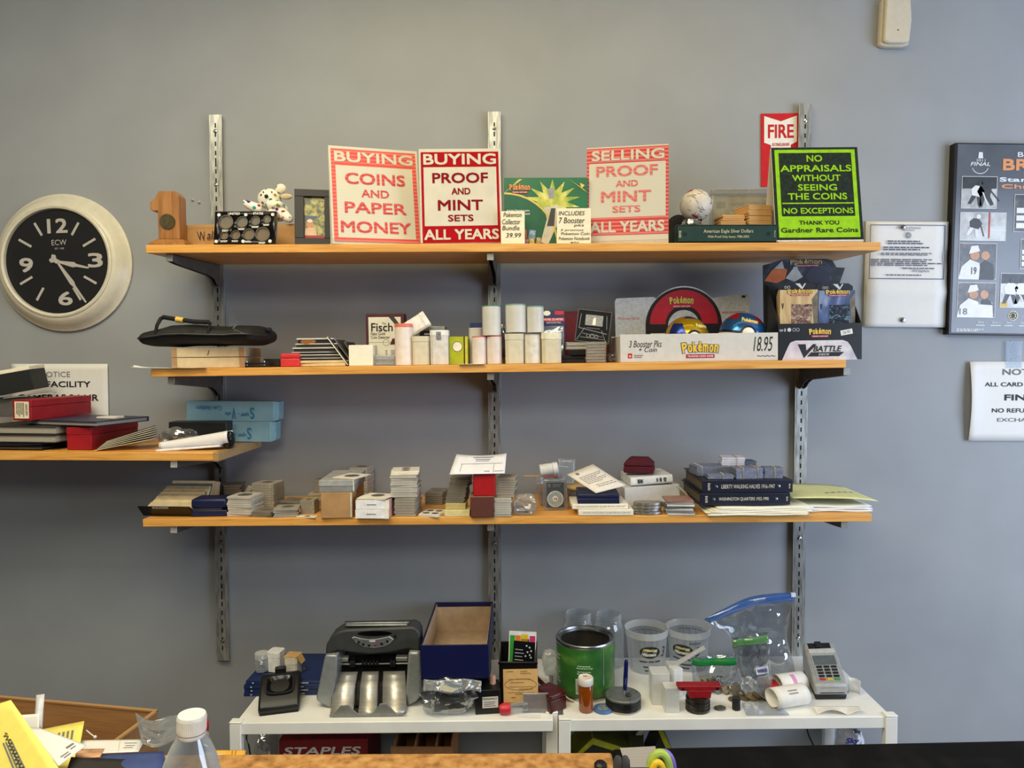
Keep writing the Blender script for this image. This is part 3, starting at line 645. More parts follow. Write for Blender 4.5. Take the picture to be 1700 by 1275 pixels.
# ---- green trading card gift box
LOGOY = M((236, 196, 46), .4, var=.05); LOGOB = M((40, 56, 120), .45, var=0)
def logo(parent, x0, x1, z0, z1, y, sub=True, yel=LOGOY, T=None):
    """arched yellow word mark with blue outline and a small red strip below"""
    s_ = 'Pokémon'; n = len(s_); W_ = x1 - x0; H = z1 - z0; a = MB(); b = MB(); x = x0
    wid = [1.2, 1, 1.05, .95, 1.35, 1, 1.05]; tot = sum(wid); zb = z0 + (H * .3 if sub else 0); hh = H * (.58 if sub else .8)
    for i, ch in enumerate(s_):
        cw = W_ * wid[i] / tot; c = abs((i - 3) / 3); tilt = (3 - i) * -2.5
        up = hh * (1.0 if ch in 'Ppké' else .78); zz = zb - 0 * H + (.06 * H * (1 - c))
        T0 = (T if T is not None else Matrix.Identity(4)) @ TR(x + cw / 2, 0, zz) @ RY(tilt)
        a.text(ch, -cw * .56, -up * .06, cw * .56, up * 1.06, y, 0, T0, bold=.09); b.text(ch, -cw * .45, 0, cw * .45, up, y - .0004, 0, T0, bold=.045); x += cw
    a.build('logo_outline', LOGOB, parent); b.build('logo', yel, parent)
    if sub:
        m = MB(); m.quad(x0 + W_ * .1, z0, x1 - W_ * .1, z0 + H * .22, y, 0, T); m.build('logo_strip', M((170, 36, 60), .5), parent)
        m = MB(); m.text('TRADING CARD GAME', x0 + W_ * .14, z0 + H * .06, x1 - W_ * .14, z0 + H * .16, y - .0005, 0, T, bold=.03); m.build('lettering', WHITE, parent)
P, w, h, k = rect(838, 975, 296, Y=-.245, s=S1)
t = thing('card_gift_box', 'green trading card gift box with yellow burst behind price cards', 'box', P)
MB().box(-w / 2, 0, 0, w / 2, .05, h).build('carton', M((24, 104, 62), .35, var=.12, scale=12), t, .001)
def gp(px, py): return (px - 906.5) * k, (404.5 - py) * k
burst = ramp_mat('burst_print', 'noise', [(0.3, (60, 130, 50)), (0.5, (190, 190, 60)), (0.7, (240, 230, 150))], (1, 1, 1), .35, nscale=30)
m = MB(); c = gp(917, 333); pts = []
for i in range(28):
    a = 2 * math.pi * i / 28; rr = (46 if i % 2 else 24) * k; pts.append((max(-w / 2, min(w / 2, c[0] + rr * math.cos(a) * 1.0)), max(.002, min(h - .002, c[1] + rr * math.sin(a) * .8))))
m.poly(pts, -.0006); m.build('burst', burst, t)
m = MB(); pts = [gp(838, 320)] + [gp(838 + 86 * math.sin(R(a)), 404 - 84 * math.cos(R(a))) for a in range(0, 91, 9)] + [gp(838, 404)]
m.poly(pts, -.0010); m.build('corner_field', M((20, 92, 58), .35), t)
m = MB()
for a in range(0, 90, 9):
    p = [gp(838 + q * math.sin(R(b)), 404 - q * .977 * math.cos(R(b))) for q, b in ((86, a), (89, a), (89, a + 9), (86, a + 9))]; m.poly(p, -.0014)
for A_, B_, C_ in (((838, 318), (868, 296), (862, 296)), ((944, 296), (974, 318), (968, 312)), ((962, 302), (970, 306), (964, 312))): m.poly([gp(*A_), gp(*B_), gp(*C_)], -.0014)
m.build('gold_trim', M((214, 190, 90), .4), t)
m = MB(); q = lambda *a: [gp(*p) for p in a]
m.poly(q((908, 312), (918, 310), (920, 326), (912, 328)), -.0012); m.poly(q((903, 342), (926, 338), (938, 352), (924, 372), (910, 402), (898, 398), (908, 360)), -.0012, 1); m.poly(q((915, 343), (922, 343), (920, 372), (908, 372)), -.0015, 2)
m.build('abstract_print', [M((150, 150, 150), .4), M((206, 200, 184), .4), M((70, 66, 62), .4)], t)
a = gp(847, 319); b = gp(880, 302); logo(t, a[0], b[0], a[1], b[1], -.0018, yel=M((224, 150, 40), .4))
a = gp(842, 349); b = gp(880, 345); MB().text('Includes 7 booster packs,', a[0], a[1], b[0], b[1], -.0018, bold=.02).build('lettering', WHITE, t)
a = gp(851, 353.5); b = gp(880, 350); MB().text('a notebook and more!', a[0], a[1], b[0], b[1], -.0018, bold=.02).build('lettering', WHITE, t)
for i, (px, py, s_, c_, ang) in enumerate(((870, 386, 11, (196, 90, 50), -4), (883, 387, 11, (120, 150, 180), 6), (873, 399, 8, (150, 90, 120), 10), (884, 398, 8, (210, 190, 70), -8), (894, 394, 7, (190, 150, 90), 5))):
    a = gp(px, min(py + 6, 403)); T0 = TR(a[0], 0, a[1]) @ RY(ang); m = MB(); m.quad(-s_ * .5 * k, 0, s_ * .5 * k, s_ * 1.35 * k, -.0018 - i * .0002, 0, T0); m.quad(-s_ * .4 * k, s_ * .65 * k, s_ * .4 * k, s_ * 1.2 * k, -.0019 - i * .0002, 1, T0)
    m.build('card_picture', [M(c_, .4), M([v * .7 + 60 for v in c_], .4, var=.3, scale=200)], t)

def handcard(label, x0, x1, yt, Y, rows, surf=S1, rot=(R(-6), 0, 0)):
    P, w, h, k = rect(x0, x1, yt, Y=Y, s=surf)
    t = thing('price_card', label, 'card', P, rot=rot); MB().box(-w / 2, 0, 0, w / 2, .0008, h).build('card', CREAM, t)
    words(t, rows, INK, w, h, -.0007, shear=.18, bold=.004, name='handwriting')
handcard('small cream handwritten price card against the green gift box', 832, 871, 350, -.283, [('Pokemon', .1, .88, .82, .96), ('Collector', .05, .82, .60, .76), ('Bundle', .05, .78, .42, .56), ('39.99', .2, .85, .2, .34)])
handcard('larger cream handwritten card listing booster packs against the green gift box', 925, 981, 345, -.283, [('INCLUDES', .05, .82, .80, .92), ('7 Booster', .06, .82, .58, .74), ('pks', .5, .8, .47, .56), ('3 promos', .1, .78, .35, .42), ('Pokemon Coin', .12, .96, .25, .33), ('Pokemon Notebook', .05, .97, .11, .2), ('etc', .4, .66, .02, .07)])

# ---- right end: album, baseball, plaque, envelopes
P, w, h, k = rect(1103, 1150, 357, Y=-.11, s=S1)
t = thing('leather_case', 'dark leather case in shadow behind the signed baseball', 'case', P)
MB().grid(lambda u, v: ((-.5 + .96 * u) * w * (1 - .0 * v), .09 * v, 0) if False else (math.cos(math.pi * (1 - u)) * w / 2, .08 * v, abs(math.sin(math.pi * u)) ** .5 * h), 24, 2).build('cover', M((38, 24, 20), .45, var=.2), t)
MB().prism([(math.cos(math.pi * (1 - u / 16)) * w / 2, abs(math.sin(math.pi * u / 16)) ** .5 * h) for u in range(17)], 0, .002).build('end_panel', M((34, 22, 18), .5, var=.2), t)
P, w, h, k = rect(1123, 1292, 373, Y=-.288, s=S1)
t = thing('coin_album', 'dark green coin album in slipcase under the signed baseball', 'album', P)
GA = M((18, 52, 44), .5, var=.08)
dep = .2
m = MB(); m.box(-w / 2, 0.003, 0, w / 2, dep, .003); m.box(-w / 2, .003, h - .003, w / 2, dep, h); m.box(-w / 2, .003, 0, -w / 2 + .003, dep, h); m.box(w / 2 - .003, .003, 0, w / 2, dep, h); m.build('slipcase', M((14, 36, 32), .5), t, .0008)
MB().box(-w / 2 + .004, 0, .0035, w / 2 - .004, dep - .005, h - .0035).build('album_spine', GA, t, .002)
words(t, [('American Eagle Silver Dollars', .27, .75, .50, .74, .0), ('With Proof Only Issues 1986-2003', .31, .71, .25, .42, .0)], M((206, 200, 160), .5, var=0), w, h, -.0006)
m = MB(); m.lines(-w * .47, h * .3, -w * .445, h * .68, 5, -.0006); m.lines(w * .455, h * .3, w * .465, h * .68, 4, -.0006); m.build('spine_marks', M((206, 200, 160), .5, var=0), t)
for sx in (-.41, .4): MB().cyl(.0045, 0, .0006, 16, T=TR(sx * w, 0, h * .5) @ RX(90)).build('spine_rivet', M((30, 46, 42), .3), t)
ztop = P.z + h; Pal = P
# baseball stand + baseball
Y = -.215; Pc = W(1148, 366, Y); z0 = ztop + (Pc.y - Pal.y) * S1.b + .0015; ks = (D + Y) / F
t = thing('baseball_stand', 'silver ring stand holding the signed baseball', 'stand', (Pc.x, Y, z0))
m = MB(); m.lathe([(21 * ks, 0), (23 * ks, .002), (24 * ks, .004), (20 * ks, .008), (16 * ks, .010), (15.5 * ks, .016), (17.5 * ks, .019), (16.5 * ks, .0195), (14 * ks, .016), (14 * ks, 0), (21 * ks, 0)], 40)
m.build('ring', M((206, 204, 196), .16, 1.0, var=.05), t)
rb = 26 * ks; zc = z0 + .0195 + rb * .93
t = thing('baseball', 'white baseball covered in signatures on the silver ring stand', 'baseball', (Pc.x + 7 * ks, Y, zc), rot=(R(10), R(20), R(10)))
MB().ball((0, 0, 0), rb, 40, 28).build('cover', M((208, 198, 184), .4, var=.05), t)
pts = []
for i in range(96):
    a = 2 * math.pi * i / 96; b = .42; x = (1 - b) * math.cos(a) + b * math.cos(3 * a); y = (1 - b) * math.sin(a) - b * math.sin(3 * a); z = 2 * math.sqrt(b * (1 - b)) * math.cos(2 * a)
    pts.append(Vector((x, y, z)).normalized() * rb * 1.001)
m = MB(); q = random.Random(2)
zg = []
for i in range(96):
    p = pts[i]; n_ = p.normalized(); d = (pts[(i + 1) % 96] - p).normalized(); s_ = n_.cross(d)
    zg += [p + s_ * rb * .08 + n_ * .0003, p + d * rb * .03 - s_ * rb * .08 + n_ * .0003]
m.tube(zg, .0005, 4, closed=True)
m.build('stitching', M((170, 40, 48), .6, var=0), t)
m = MB()
for i in range(34):
    a = q.uniform(150, 340); e = q.uniform(-60, 60); T0 = RZ(a + 90) @ RX(e * 1.0) if False else Matrix.Rotation(R(a + 90), 4, 'Z') @ Matrix.Rotation(R(-e), 4, 'X')
    pr = []; L = q.uniform(.006, .013); tl = q.uniform(-.5, .5)
    for j in range(9):
        x = (j / 8 - .5) * L; z = .0016 * math.sin(j * 2.3 + i) * q.uniform(.4, 1) + x * tl; pr.append(Vector((x, -math.sqrt(max(1e-9, (rb * 1.003) ** 2 - x * x - z * z)), z)))
    m.tube(pr, .00042, 4, T=T0)
m.build('signature', M((60, 58, 80), .6, var=0), t)

# acrylic plaque
P, w, h, k = rect(1183, 1290, 322, Y=-.16, s=S1); P.z = ztop + (P.y - Pal.y) * S1.b + .001; h = W(1236, 322, -.16).z - P.z
t = thing('acrylic_plaque', 'clear acrylic case with cream united states card behind the envelope bundles', 'display case', P)
MB().box(-w / 2, 0, 0, w / 2, .03, h).build('case', clear('acrylic_case', base=.12, edge=.6), t, .002)
MB().box(-w * .47, .010, .002, w * .47, .014, h * .97).build('insert_card', M((206, 194, 164), .7), t)
m = MB(); m.text('UNITED STATES MINT', -w * .22, h * .70, w * .42, h * .78, .0092); m.text('THE AMERICAN EAGLE', -w * .18, h * .52, w * .3, h * .6, .0092); m.build('lettering', M((150, 146, 134), .6, var=0), t)
MB().quad(-w * .42, h * .64, -w * .28, h * .8, .0092).build('stamp_print', M((176, 168, 146), .6), t)
MB().box(-w * .5, -.002, h, w * .5, .032, h + 8 * k).build('lid', clear('acrylic_lid', base=.25, edge=.7, film=(210, 204, 190)), t, .002)

# bundles of tan coin envelopes
ENV = ramp_mat('kraft_envelope_edges', 'wave', [(0.3, (190, 138, 76)), (0.7, (222, 176, 112))], (1, 1, 1), .75, nscale=330, band='Z', dist=1.5)
proto = None
for (x0, x1, yt, yb, Y, yaw, lb) in ((1198, 1238, 362, 371, -.245, -3, 'lower'), (1200, 1236, 351, 361.5, -.243, 2, 'upper')):
    Pq = W((x0 + x1) / 2, yb, Y); kk = (D + Y) / F; zz = ztop + (Y - Pal.y) * S1.b + .0012 + (0 if lb == 'lower' else 10.2 * kk)
    m = MB(); hh = 9.5 * kk; ww = (x1 - x0) * kk
    for j in range(7): jx = rnd.uniform(-.0012, .0012); m.box(-ww / 2 + jx, rnd.uniform(0, .0015), hh * j / 7, ww / 2 + jx, .07, hh * (j + .9) / 7)
    tag(m.build('envelope_bundle', ENV, None, loc=(Pq.x, Y, zz), rot=(0, 0, R(yaw))), 'bundle of tan coin envelopes, %s one beside the baseball' % lb, 'envelopes', 'bundles of tan coin envelopes')
for (x0, x1, yt, yb, Y, yaw, n_, lb) in ((1243, 1282, 354, 371, -.245, 8, 10, 'lower one of the taller pile by the green sign'), (1242, 1283, 334, 353, -.243, 10, 11, 'upper one of the taller pile by the green sign')):
    kk = (D + Y) / F; zz = ztop + (Y - Pal.y) * S1.b + .0012 + (0 if 'lower' in lb else 18.4 * kk); Pq = W((x0 + x1) / 2, yb, Y)
    m = MB(); hh = 17.5 * kk; ww = (x1 - x0) * kk
    for j in range(n_): jx = rnd.uniform(-.0016, .0016); m.box(-ww / 2 + jx, rnd.uniform(0, .002), hh * j / n_, ww / 2 + jx, .075, hh * (j + .9) / n_)
    tag(m.build('envelope_bundle', ENV, None, loc=(Pq.x, Y, zz), rot=(0, 0, R(yaw))), 'bundle of tan coin envelopes, ' + lb, 'envelopes', 'bundles of tan coin envelopes')
settle(S1, BEFORE)
# ================================================================ SECOND SHELF
BEFORE = names()
# black instrument bag on the kraft boxes
P, w, h, k = rect(288, 404, 577, Y=-.285, s=S2)
PB = M((204, 180, 138), .7, var=.04); PB2 = M((168, 130, 88), .6)
hb = W(345, 593, -.285).z - P.z
t = thing('card_box', 'flat kraft box with lid under the black zipped bag', 'box', P, rot=(0, 0, R(9)))
MB().box(-w / 2, 0, 0, w / 2, .19, h * .5).build('base', PB, t, .001)
MB().box(-w / 2 - .001, -.001, h * .53, w / 2 + .001, .192, h).build('lid', PB, t, .001)
m = MB()
for sx in (-1, 1):
    m.box(sx * (w / 2 - .006) - .006, -.0015, .001, sx * (w / 2 - .006) + .006, 0, h * .5) ; m.box(sx * (w / 2 - .006) - .006, -.0022, h * .54, sx * (w / 2 - .006) + .006, -.001, h - .001)
m.build('corner_tape', PB2, t)
MB().text('J', -.003, h * .62, .003, h * .86, -.0022, shear=.2).build('marker_letter', INK, t)
zb = P.z + h; Pbox = P
Yb = -.235; kb = (D + Yb) / F; Pg = W(348, 578, Yb); Pg.z = zb + .002
BAGM = M((17, 17, 17), .7, var=.15, bump=.2, scale=150)
t = thing('zipped_bag', 'long black padded bag with carry handle lying on the kraft box', 'bag', Pg)
def gx(px): return (px - 348) * kb
def gz(py): return (577 - py) * kb
prof_t = [(237, 562), (243, 557), (262, 551), (285, 545), (300, 541), (330, 540), (365, 543), (395, 545), (412, 542), (432, 543), (449, 550), (457, 556), (459, 560)]
prof_b = [(237, 566), (243, 569), (262, 576), (285, 577), (300, 576.5), (330, 576), (365, 576), (395, 576), (412, 576.5), (432, 576), (449, 572), (457, 567), (459, 562)]
def lerp(pr, x):
    for (a, b), (c, d) in zip(pr, pr[1:]):
        if a <= x <= c: return b + (d - b) * (x - a) / (c - a)
    return pr[-1][1]
def bagf(u, v):
    x = 237.2 + 221.6 * u; zt, zb_ = gz(lerp(prof_t, x)), gz(lerp(prof_b, x)) + .001; c = (zt + zb_) / 2; r_ = (zt - zb_) / 2; a = 2 * math.pi * v
    dp = .085 * min(1, (u * 9) ** .6, ((1 - u) * 9) ** .6); n_ = noise.noise(Vector((u * 9, math.cos(a) * 2, math.sin(a) * 2))) * .003 * min(1, u * 8, (1 - u) * 8)
    return (gx(x), -math.copysign(abs(math.cos(a)) ** .8, math.cos(a)) * dp + n_ * 0 + .0, c + (r_ + n_ * .6) * math.copysign(abs(math.sin(a)) ** .7, math.sin(a)))
MB().grid(bagf, 60, 28).build('body', BAGM, t)
zl = [(237.5 + 221 * i / 40) for i in range(41)]
MB().tube([(gx(x), -.086 * min(1, ((x - 237) / 25) ** .6, ((459.5 - x) / 25) ** .6 if x < 459.5 else 0) - .0015, (gz(lerp(prof_t, x)) * .52 + gz(lerp(prof_b, x)) * .48)) for x in zl[1:-1]], .0026, 6).build('zipper', M((34, 34, 34), .4), t)
hd = [(286, 556), (289, 543), (291, 532), (296, 529.5), (315, 533), (345, 537.5), (368, 538.5), (374, 541), (372, 552), (370, 559)]
m = MB(); m.tube([(gx(a), -.07 - (0.012 if b > 540 else 0), gz(b)) for a, b in hd], [.004, .004, .0045, .0055, .0055, .0055, .0055, .0045, .004, .004], 10); m.build('handle', M((20, 20, 20), .8, bump=.2, scale=400), t)
m = MB(); m.tube([(gx(316), -.07, gz(533.2)), (gx(328), -.07, gz(535.3))], .0066, 12); m.build('handle_tag', M((212, 170, 70), .5), t)
m = MB(); m.tube([(gx(a), -.078 + c, gz(b)) for a, b, c in ((410, 543.5, .014), (409, 549, .002), (415, 553, -.004), (427, 557.5, -.008))], .0022, 6, flat=.5); m.build('curved_piping', M((86, 86, 86), .5), t)
m = MB(); m.ball((gx(455), -.03, gz(551)), (.007, .012, .006), 12, 8); m.build('end_pocket', BAGM, t)

P = W(292, 608, -.30); P.z = S2.z(P.x, -.3) + .0012
k = 1.7 / F
t = thing('paper_sheet', 'curled white paper sheet sticking out under the kraft box', 'paper', P)
def pf(u, v):
    x = (-72 + 124 * u) * k; z = .0035 * (1 - u) ** 3 + .0004; y = -.012 + .02 * v - .005 * abs(math.sin(u * 7)); return (x, y, z - .0008 * math.sin(u * 9) ** 2 + (.004 * (1 - u) ** 6 if v > .5 else 0))
MB().grid(lambda u, v: pf(u, v), 30, 4).build('sheet', PAPER, t, solid=.0004)

# small black coin plates at the end of the box
P, w, h, k = rect(399, 446, 602, Y=-.27, s=S2)
t = thing('coin_plate', 'flat black coin plates with silver screws beside the kraft box', 'coin holder', P)
m = MB(); m.box(-w / 2, 0, 0, w / 2, .05, h * .4); m.box(-w / 2, 0, h * .55, w * .46, .05, h); m.build('plate', BLACK, t, .0006)
for i in (-.32, .3): MB().cyl(.004, 0, h * 1.3, 10, c=(w * i, .008)).build('screw', STEEL, t)
P, w, h, k = rect(437, 464, 596, Y=-.2, s=S2)
boxy('pocket_case', 'small dark grey case between the kraft box and red box', 'case', P, w, h, .06, M((58, 54, 50), .6), 0, .003)
P, w, h, k = rect(465, 497, 587, Y=-.28, s=S2)
t = thing('ring_box', 'small bright red box on the second shelf beside dark coin folders', 'box', P)
MB().box(-w / 2, 0, 0, w / 2, .05, h * .62).build('base', M((204, 50, 54), .5), t, .0025); MB().box(-w / 2, 0, h * .64, w / 2, .05, h).build('lid', M((204, 50, 54), .5), t, .003)
MB().box(w / 2 - .0005, 0.012, h * .3, w / 2 + .001, .02, h * .4).build('button', GOLD, t)

# dark coin folders in a pile
P0 = W(530, 604, -.26); z = S2.z(P0.x, -.26) + .0006; k = 1.74 / F
TANC = M((214, 190, 140), .7); DKF = [M((44, 42, 40), .5), M((58, 54, 48), .5), M((36, 36, 40), .4)]
for i, (x0, x1, th, mt, lb) in enumerate(((493, 574, 5.5, TANC, 'tan envelope at the bottom of the dark folder pile'), (495, 577, 4.5, TANC, 'tan envelope second from the bottom of the dark folder pile'))):
    a = (x1 - x0) * k / 2; tag(MB().box(-a, 0, 0, a, .12, th * k * .9).build('coin_envelope', mt, None, .0008, loc=((W((x0 + x1) / 2, 600, -.27).x), -.27, z), rot=(0, 0, R(rnd.uniform(-4, 4)))), lb, 'envelope', 'folders and envelopes of the dark pile'); z += th * k
fold = [(502, 573, 4.2, 0), (486, 568, 5.5, 1), (487, 566, 4.5, 2), (487, 563, 7.5, 0), (492, 562, 6.5, 1), (495, 555, 9, 2)]
nm = ['lowest', 'second', 'third', 'fourth', 'fifth', 'top']
for i, (x0, x1, th, c) in enumerate(fold):
    a = (x1 - x0) * k / 2; hh = th * k
    t = thing('coin_folder', 'dark coin folder with white edge, %s of the dark folder pile' % nm[i], 'folder', (W((x0 + x1) / 2, 600, -.265).x, -.265, z), yaw=rnd.uniform(-7, 7), group='folders and envelopes of the dark pile')
    MB().box(-a, 0, 0, a, .1, hh * .62).build('cover', DKF[c], t, .0006)
    MB().box(-a - .002, -.003, hh * .66, a * .94, .1, hh * .92).build('page', M((206, 204, 198), .5), t, .0004)
    if i == 5: MB().lathe([(a * .42, 0), (a * .42, .0012), (0, .0014)], 24, T=TR(-a * .42, -.0006, hh * .3) @ RX(90) @ Matrix.Diagonal((1, .35, 1, 1))).build('coin_window', M((150, 96, 40), .4), t)
    z += hh
for i, (xb, xt, c) in enumerate(((578, 544, 0), (582, 551, 1), (583, 562, 2))):
    A = W(xb, 601 - i * 2, -.275 + .012 * i); B = W(xt, 554 + i * 2.2, -.275 + .012 * i); L = math.hypot(B.x - A.x, B.z - A.z); an = math.atan2(B.x - A.x, B.z - A.z)
    t = thing('leaning_folder', 'coin folder leaning over the dark pile, %s' % ['front one with bright white edge', 'grey one in the middle', 'rear one with tan pocket'][i], 'folder', (A.x + .008 * i, A.y, S2.z(A.x, A.y) + .0035), rot=(0, an, 0), group='folders leaning on the dark pile')
    MB().box(-.0025, 0, 0, -.0005, .09, L).build('cover', M([(232, 228, 216), (120, 116, 108), (110, 104, 96)][i], .5), t, .0004); MB().box(0.0, 0.002, 0, .002, .088, L * .97).build('page', DKF[i], t, .0004)

# small white box, cased slabs
P, w, h, k = rect(579, 619, 573, Y=-.28, s=S2)
boxy('gift_box', 'small white square box in front of the maroon framed kit', 'box', P, w, h, .055, M((238, 232, 212), .6, var=.02), 0, .0012)
P, w, h, k = rect(620, 657, 590, Y=-.275, s=S2)
for i, lb in ((0, 'lower'), (1, 'upper')):
    t = thing('coin_slab', 'clear plastic coin slab lying flat by the red tube, %s of two' % lb, 'coin slab', P + Vector((0, 0, i * h * .5)), group='two clear slabs by the red tube')
    MB().box(-w / 2, 0, 0, w / 2, .07, h * .48).build('shell', clear('slab_shell', base=.3, edge=.7), t, .001); MB().box(-w * .4, .006, h * .12, w * .4, .064, h * .34).build('insert', M((186, 178, 160), .6), t)
# maroon framed gold detector kit
P, w, h, k = rect(608, 672, 521, Y=-.20, s=S2)
t = thing('detector_kit', 'maroon framed coin detector kit with cream card face', 'kit', P)
MB().box(-w / 2, 0, 0, w / 2, .04, h).build('case', M((78, 26, 32), .45), t, .002)
MB().quad(-w * .43, .01 * h, w * .41, h * .935, -.0007).build('card_face', M((226, 220, 200), .6, var=.02), t)
rows = [('Fisch', -.36, .2, .655, .82, .02), ('The', -.08, .02, .79, .83, 0), ('Fake Gold', -.37, 0, .585, .645, .01), ('Coin Detector', -.37, .12, .515, .575, .01)]
words(t, [(a, b + .5, c + .5, d, e, f) for a, b, c, d, e, f in rows], INK, w, h, -.0012)
MB().poly([(w * .1, h * .935), (w * .24, h * .935), (w * .41, h * .76), (w * .41, h * .7), (w * .36, h * .7)], -.0012).build('ribbon', M((52, 58, 56), .5), t)
m = MB(); m.quad(-w * .43, h * .445, w * .41, h * .45, -.0012); m.ring(w * .02, h * .44, w * .075, w * .085, -.0012); m.lines(w * .14, h * .14, w * .3, h * .3, 6, -.0012); m.lines(w * .0, h * .14, w * .06, h * .3, 6, -.0012); m.build('print', M((140, 120, 110), .6, var=0), t)
MB().poly([(w * .12, h * .4), (w * .29, h * .4), (w * .24, h * .52), (w * .19, h * .52)], -.0012).build('seal', MAROON, t)

# coin tubes
def tube_geo(wd, h, square, capc, lidh, bodym, cham=.2):
    """returns mesh builders (body, cap) for a round or square-shouldered coin tube"""
    r = wd / 2
    if not square:
        b = MB(); b.cyl(r, 0, h - lidh, 28); b.lathe([(r, h - lidh), (r * .97, h - lidh + .0005), (r * .97, h - lidh + .001)], 28)
        c = MB(); c.cyl(r * 1.01, h - lidh, h, 28)
    else:
        e = r * (1 - cham); pts = [(-r, -e), (-e, -r), (e, -r), (r, -e), (r, e), (e, r), (-e, r), (-r, e)]
        def pr(m, s_, z0, z1):
            n = 8; m.add([(p[0] * s_, p[1] * s_, z) for z in (z0, z1) for p in pts], [tuple(range(7, -1, -1)), tuple(range(8, 16))] + [(i, (i + 1) % n, n + (i + 1) % n, n + i) for i in range(n)])
        b = MB(); pr(b, .97, 0, h - lidh); c = MB(); pr(c, 1, h - lidh, h)
    return b, c
REDLID = M((214, 74, 74), .4); GREENLID = M((70, 130, 104), .4); PINKT = M((220, 206, 196), .4, var=.03); IVORY = M((212, 203, 176), .45, var=.03)
def tube(label, x0, x1, yt, Y, lid, body=FROST, square=False, lidpx=3, z=None, yaw=0, group='coin tubes on the second shelf', cham=.25, bev=.0008):
    P, w, h, k = rect(x0, x1, yt, Y=Y, s=S2)
    if z is not None: P.z = z; h = W((x0 + x1) / 2, yt, Y).z - z
    t = thing('coin_tube', label, 'coin tube', P + Vector((0, 0, 0.0002)), yaw=yaw, group=group)
    b, c = tube_geo(w, h, square, None, lidpx * k, None, cham)
    b.build('tube', body, t, bev); c.build('lid', lid, t, bev)
    t['h'] = h; del t['h']
    return t, P.z + h, w, h
tube('tall frosted coin tube with red top beside the maroon kit', 656, 686, 538, -.262, M((226, 118, 98), .4), M((232, 218, 206), .4, var=.03), lidpx=6)
tube('short square ivory coin tube under the tilted white tube', 686, 715, 559, -.26, IVORY, IVORY, True, 9, cham=.3)
tt, _, w_, h_ = tube('square white coin tube with a silver hologram sticker', 715.5, 746, 549, -.262, M((238, 234, 226), .4), M((214, 208, 198), .4), True, 9, cham=.3)
MB().quad(-w_ * .14, h_ * .72, w_ * .12, h_ * .95, -w_ / 2 - .0006).build('hologram', ramp_mat('hologram_foil', 'noise', [(0.35, (120, 124, 150)), (0.5, (210, 212, 216)), (0.65, (150, 150, 190))], (1, 1, 1), .2, nscale=300, metal=.6), tt)
# the tilted white tube lying over them
A = W(676, 549, -.235); kk = (D - .235) / F
t = thing('coin_tube', 'white square coin tube lying tilted on top of the others', 'coin tube', A, rot=(0, R(58), R(8)), group='coin tubes on the second shelf')
b, c = tube_geo(27 * kk, 39 * kk, True, None, 9 * kk, None, .3); b.build('tube', M((234, 226, 214), .4), t, .001); c.build('lid', M((240, 230, 216), .4), t, .001); t.location.z = S2.z(A.x, -.235) + (606 - 549) * kk; t.location.x -= 0 * kk
P, w, h, k = rect(697, 738, 542, Y=-.17, s=S2)
t = thing('black_coin_box', 'black boxed coin set with silver lid behind the short tubes', 'box', P)
MB().box(-w / 2, 0, 0, w / 2, .05, h * .88).build('base', BLACK, t, .001); MB().box(-w / 2 - .001, -.002, h * .89, w / 2 + .002, .05, h).build('lid', STEEL, t, .0006); m = MB(); m.lines(-w * .3, h * .6, w * .45, h * .84, 3, -.0007, seed=4); m.build('print', SILVERPRINT, t)
P, w, h, k = rect(746, 777, 559, Y=-.262, s=S2)
t = thing('lime_box', 'lime green box with white disc label among the coin tubes', 'box', P)
MB().box(-w / 2, 0, 0, w * .28, .05, h).build('carton', M((170, 178, 30), .5), t, .0008); MB().box(w * .28 + .0002, .0, 0, w * .34, .05, h).build('dark_band', MAROON, t); MB().box(w * .34 + .0002, 0, 0, w * .5, .05, h).build('sleeve', M((196, 200, 60), .5), t, .0008)
MB().disc(-w * .06, h * .64, 8.6 * k, -.0007).build('label_ring', M((120, 110, 20), .5), t); MB().disc(-w * .06, h * .64, 7.6 * k, -.0012).build('disc_label', M((236, 226, 206), .5), t)
# loose card overhanging the edge
P = W(783, 605, -.3); P.z = S2.z(P.x, -.3) + .0004; k = 1.7 / F
tag(MB().box(-21 * k, -.011, 0, 21 * k, .02, .0007).build('loose_card', PAPER, None, loc=P, rot=(0, 0, R(1))), 'white card overhanging the shelf edge below the red topped tubes', 'card')
tube('frosted coin tube half hidden behind the red topped pair', 779, 803, 545, -.225, M((214, 208, 196), .4), FROST, lidpx=2)
_, zr, _, _ = tube('frosted coin tube with thin red lid, left one of the pair', 784, 808, 559, -.264, REDLID, PINKT, lidpx=1.6)
_, zr2, _, _ = tube('frosted coin tube with thin red lid, right one of the pair', 808.5, 833.5, 558, -.264, REDLID, PINKT, lidpx=1.6)
P, w, h, k = rect(781, 812, 536, Y=-.13, s=S2)
boxy('blue_carton', 'blue carton peeking out behind the frosted tubes', 'box', P, w, h, .06, M((44, 60, 112), .5), 0, .001)
tube('round tube with green lid stacked on the red topped pair', 801, 832, 508, -.262, GREENLID, FROST, lidpx=1.8, z=max(zr, zr2) + .0006)
_, za, _, _ = tube('stained ivory square tube in the front row under green topped tubes', 839, 870, 555, -.262, IVORY, IVORY, True, 10, cham=.35)
_, zb1, _, _ = tube('plain frosted tube in the front row between two ivory tubes', 870.5, 898, 556, -.264, FROST, M((218, 212, 198), .45), False, 1.5)
_, zc, _, _ = tube('widest ivory square tube at the right of the front row', 899, 932, 553, -.262, M((234, 226, 198), .45), IVORY, True, 11, cham=.35)
zt_ = max(za, zb1, zc) + .0006
tube('wide tube with green lid on the ivory front row, left one', 839.5, 874, 506, -.26, M((120, 170, 150), .4), FROST, lidpx=2, z=zt_)
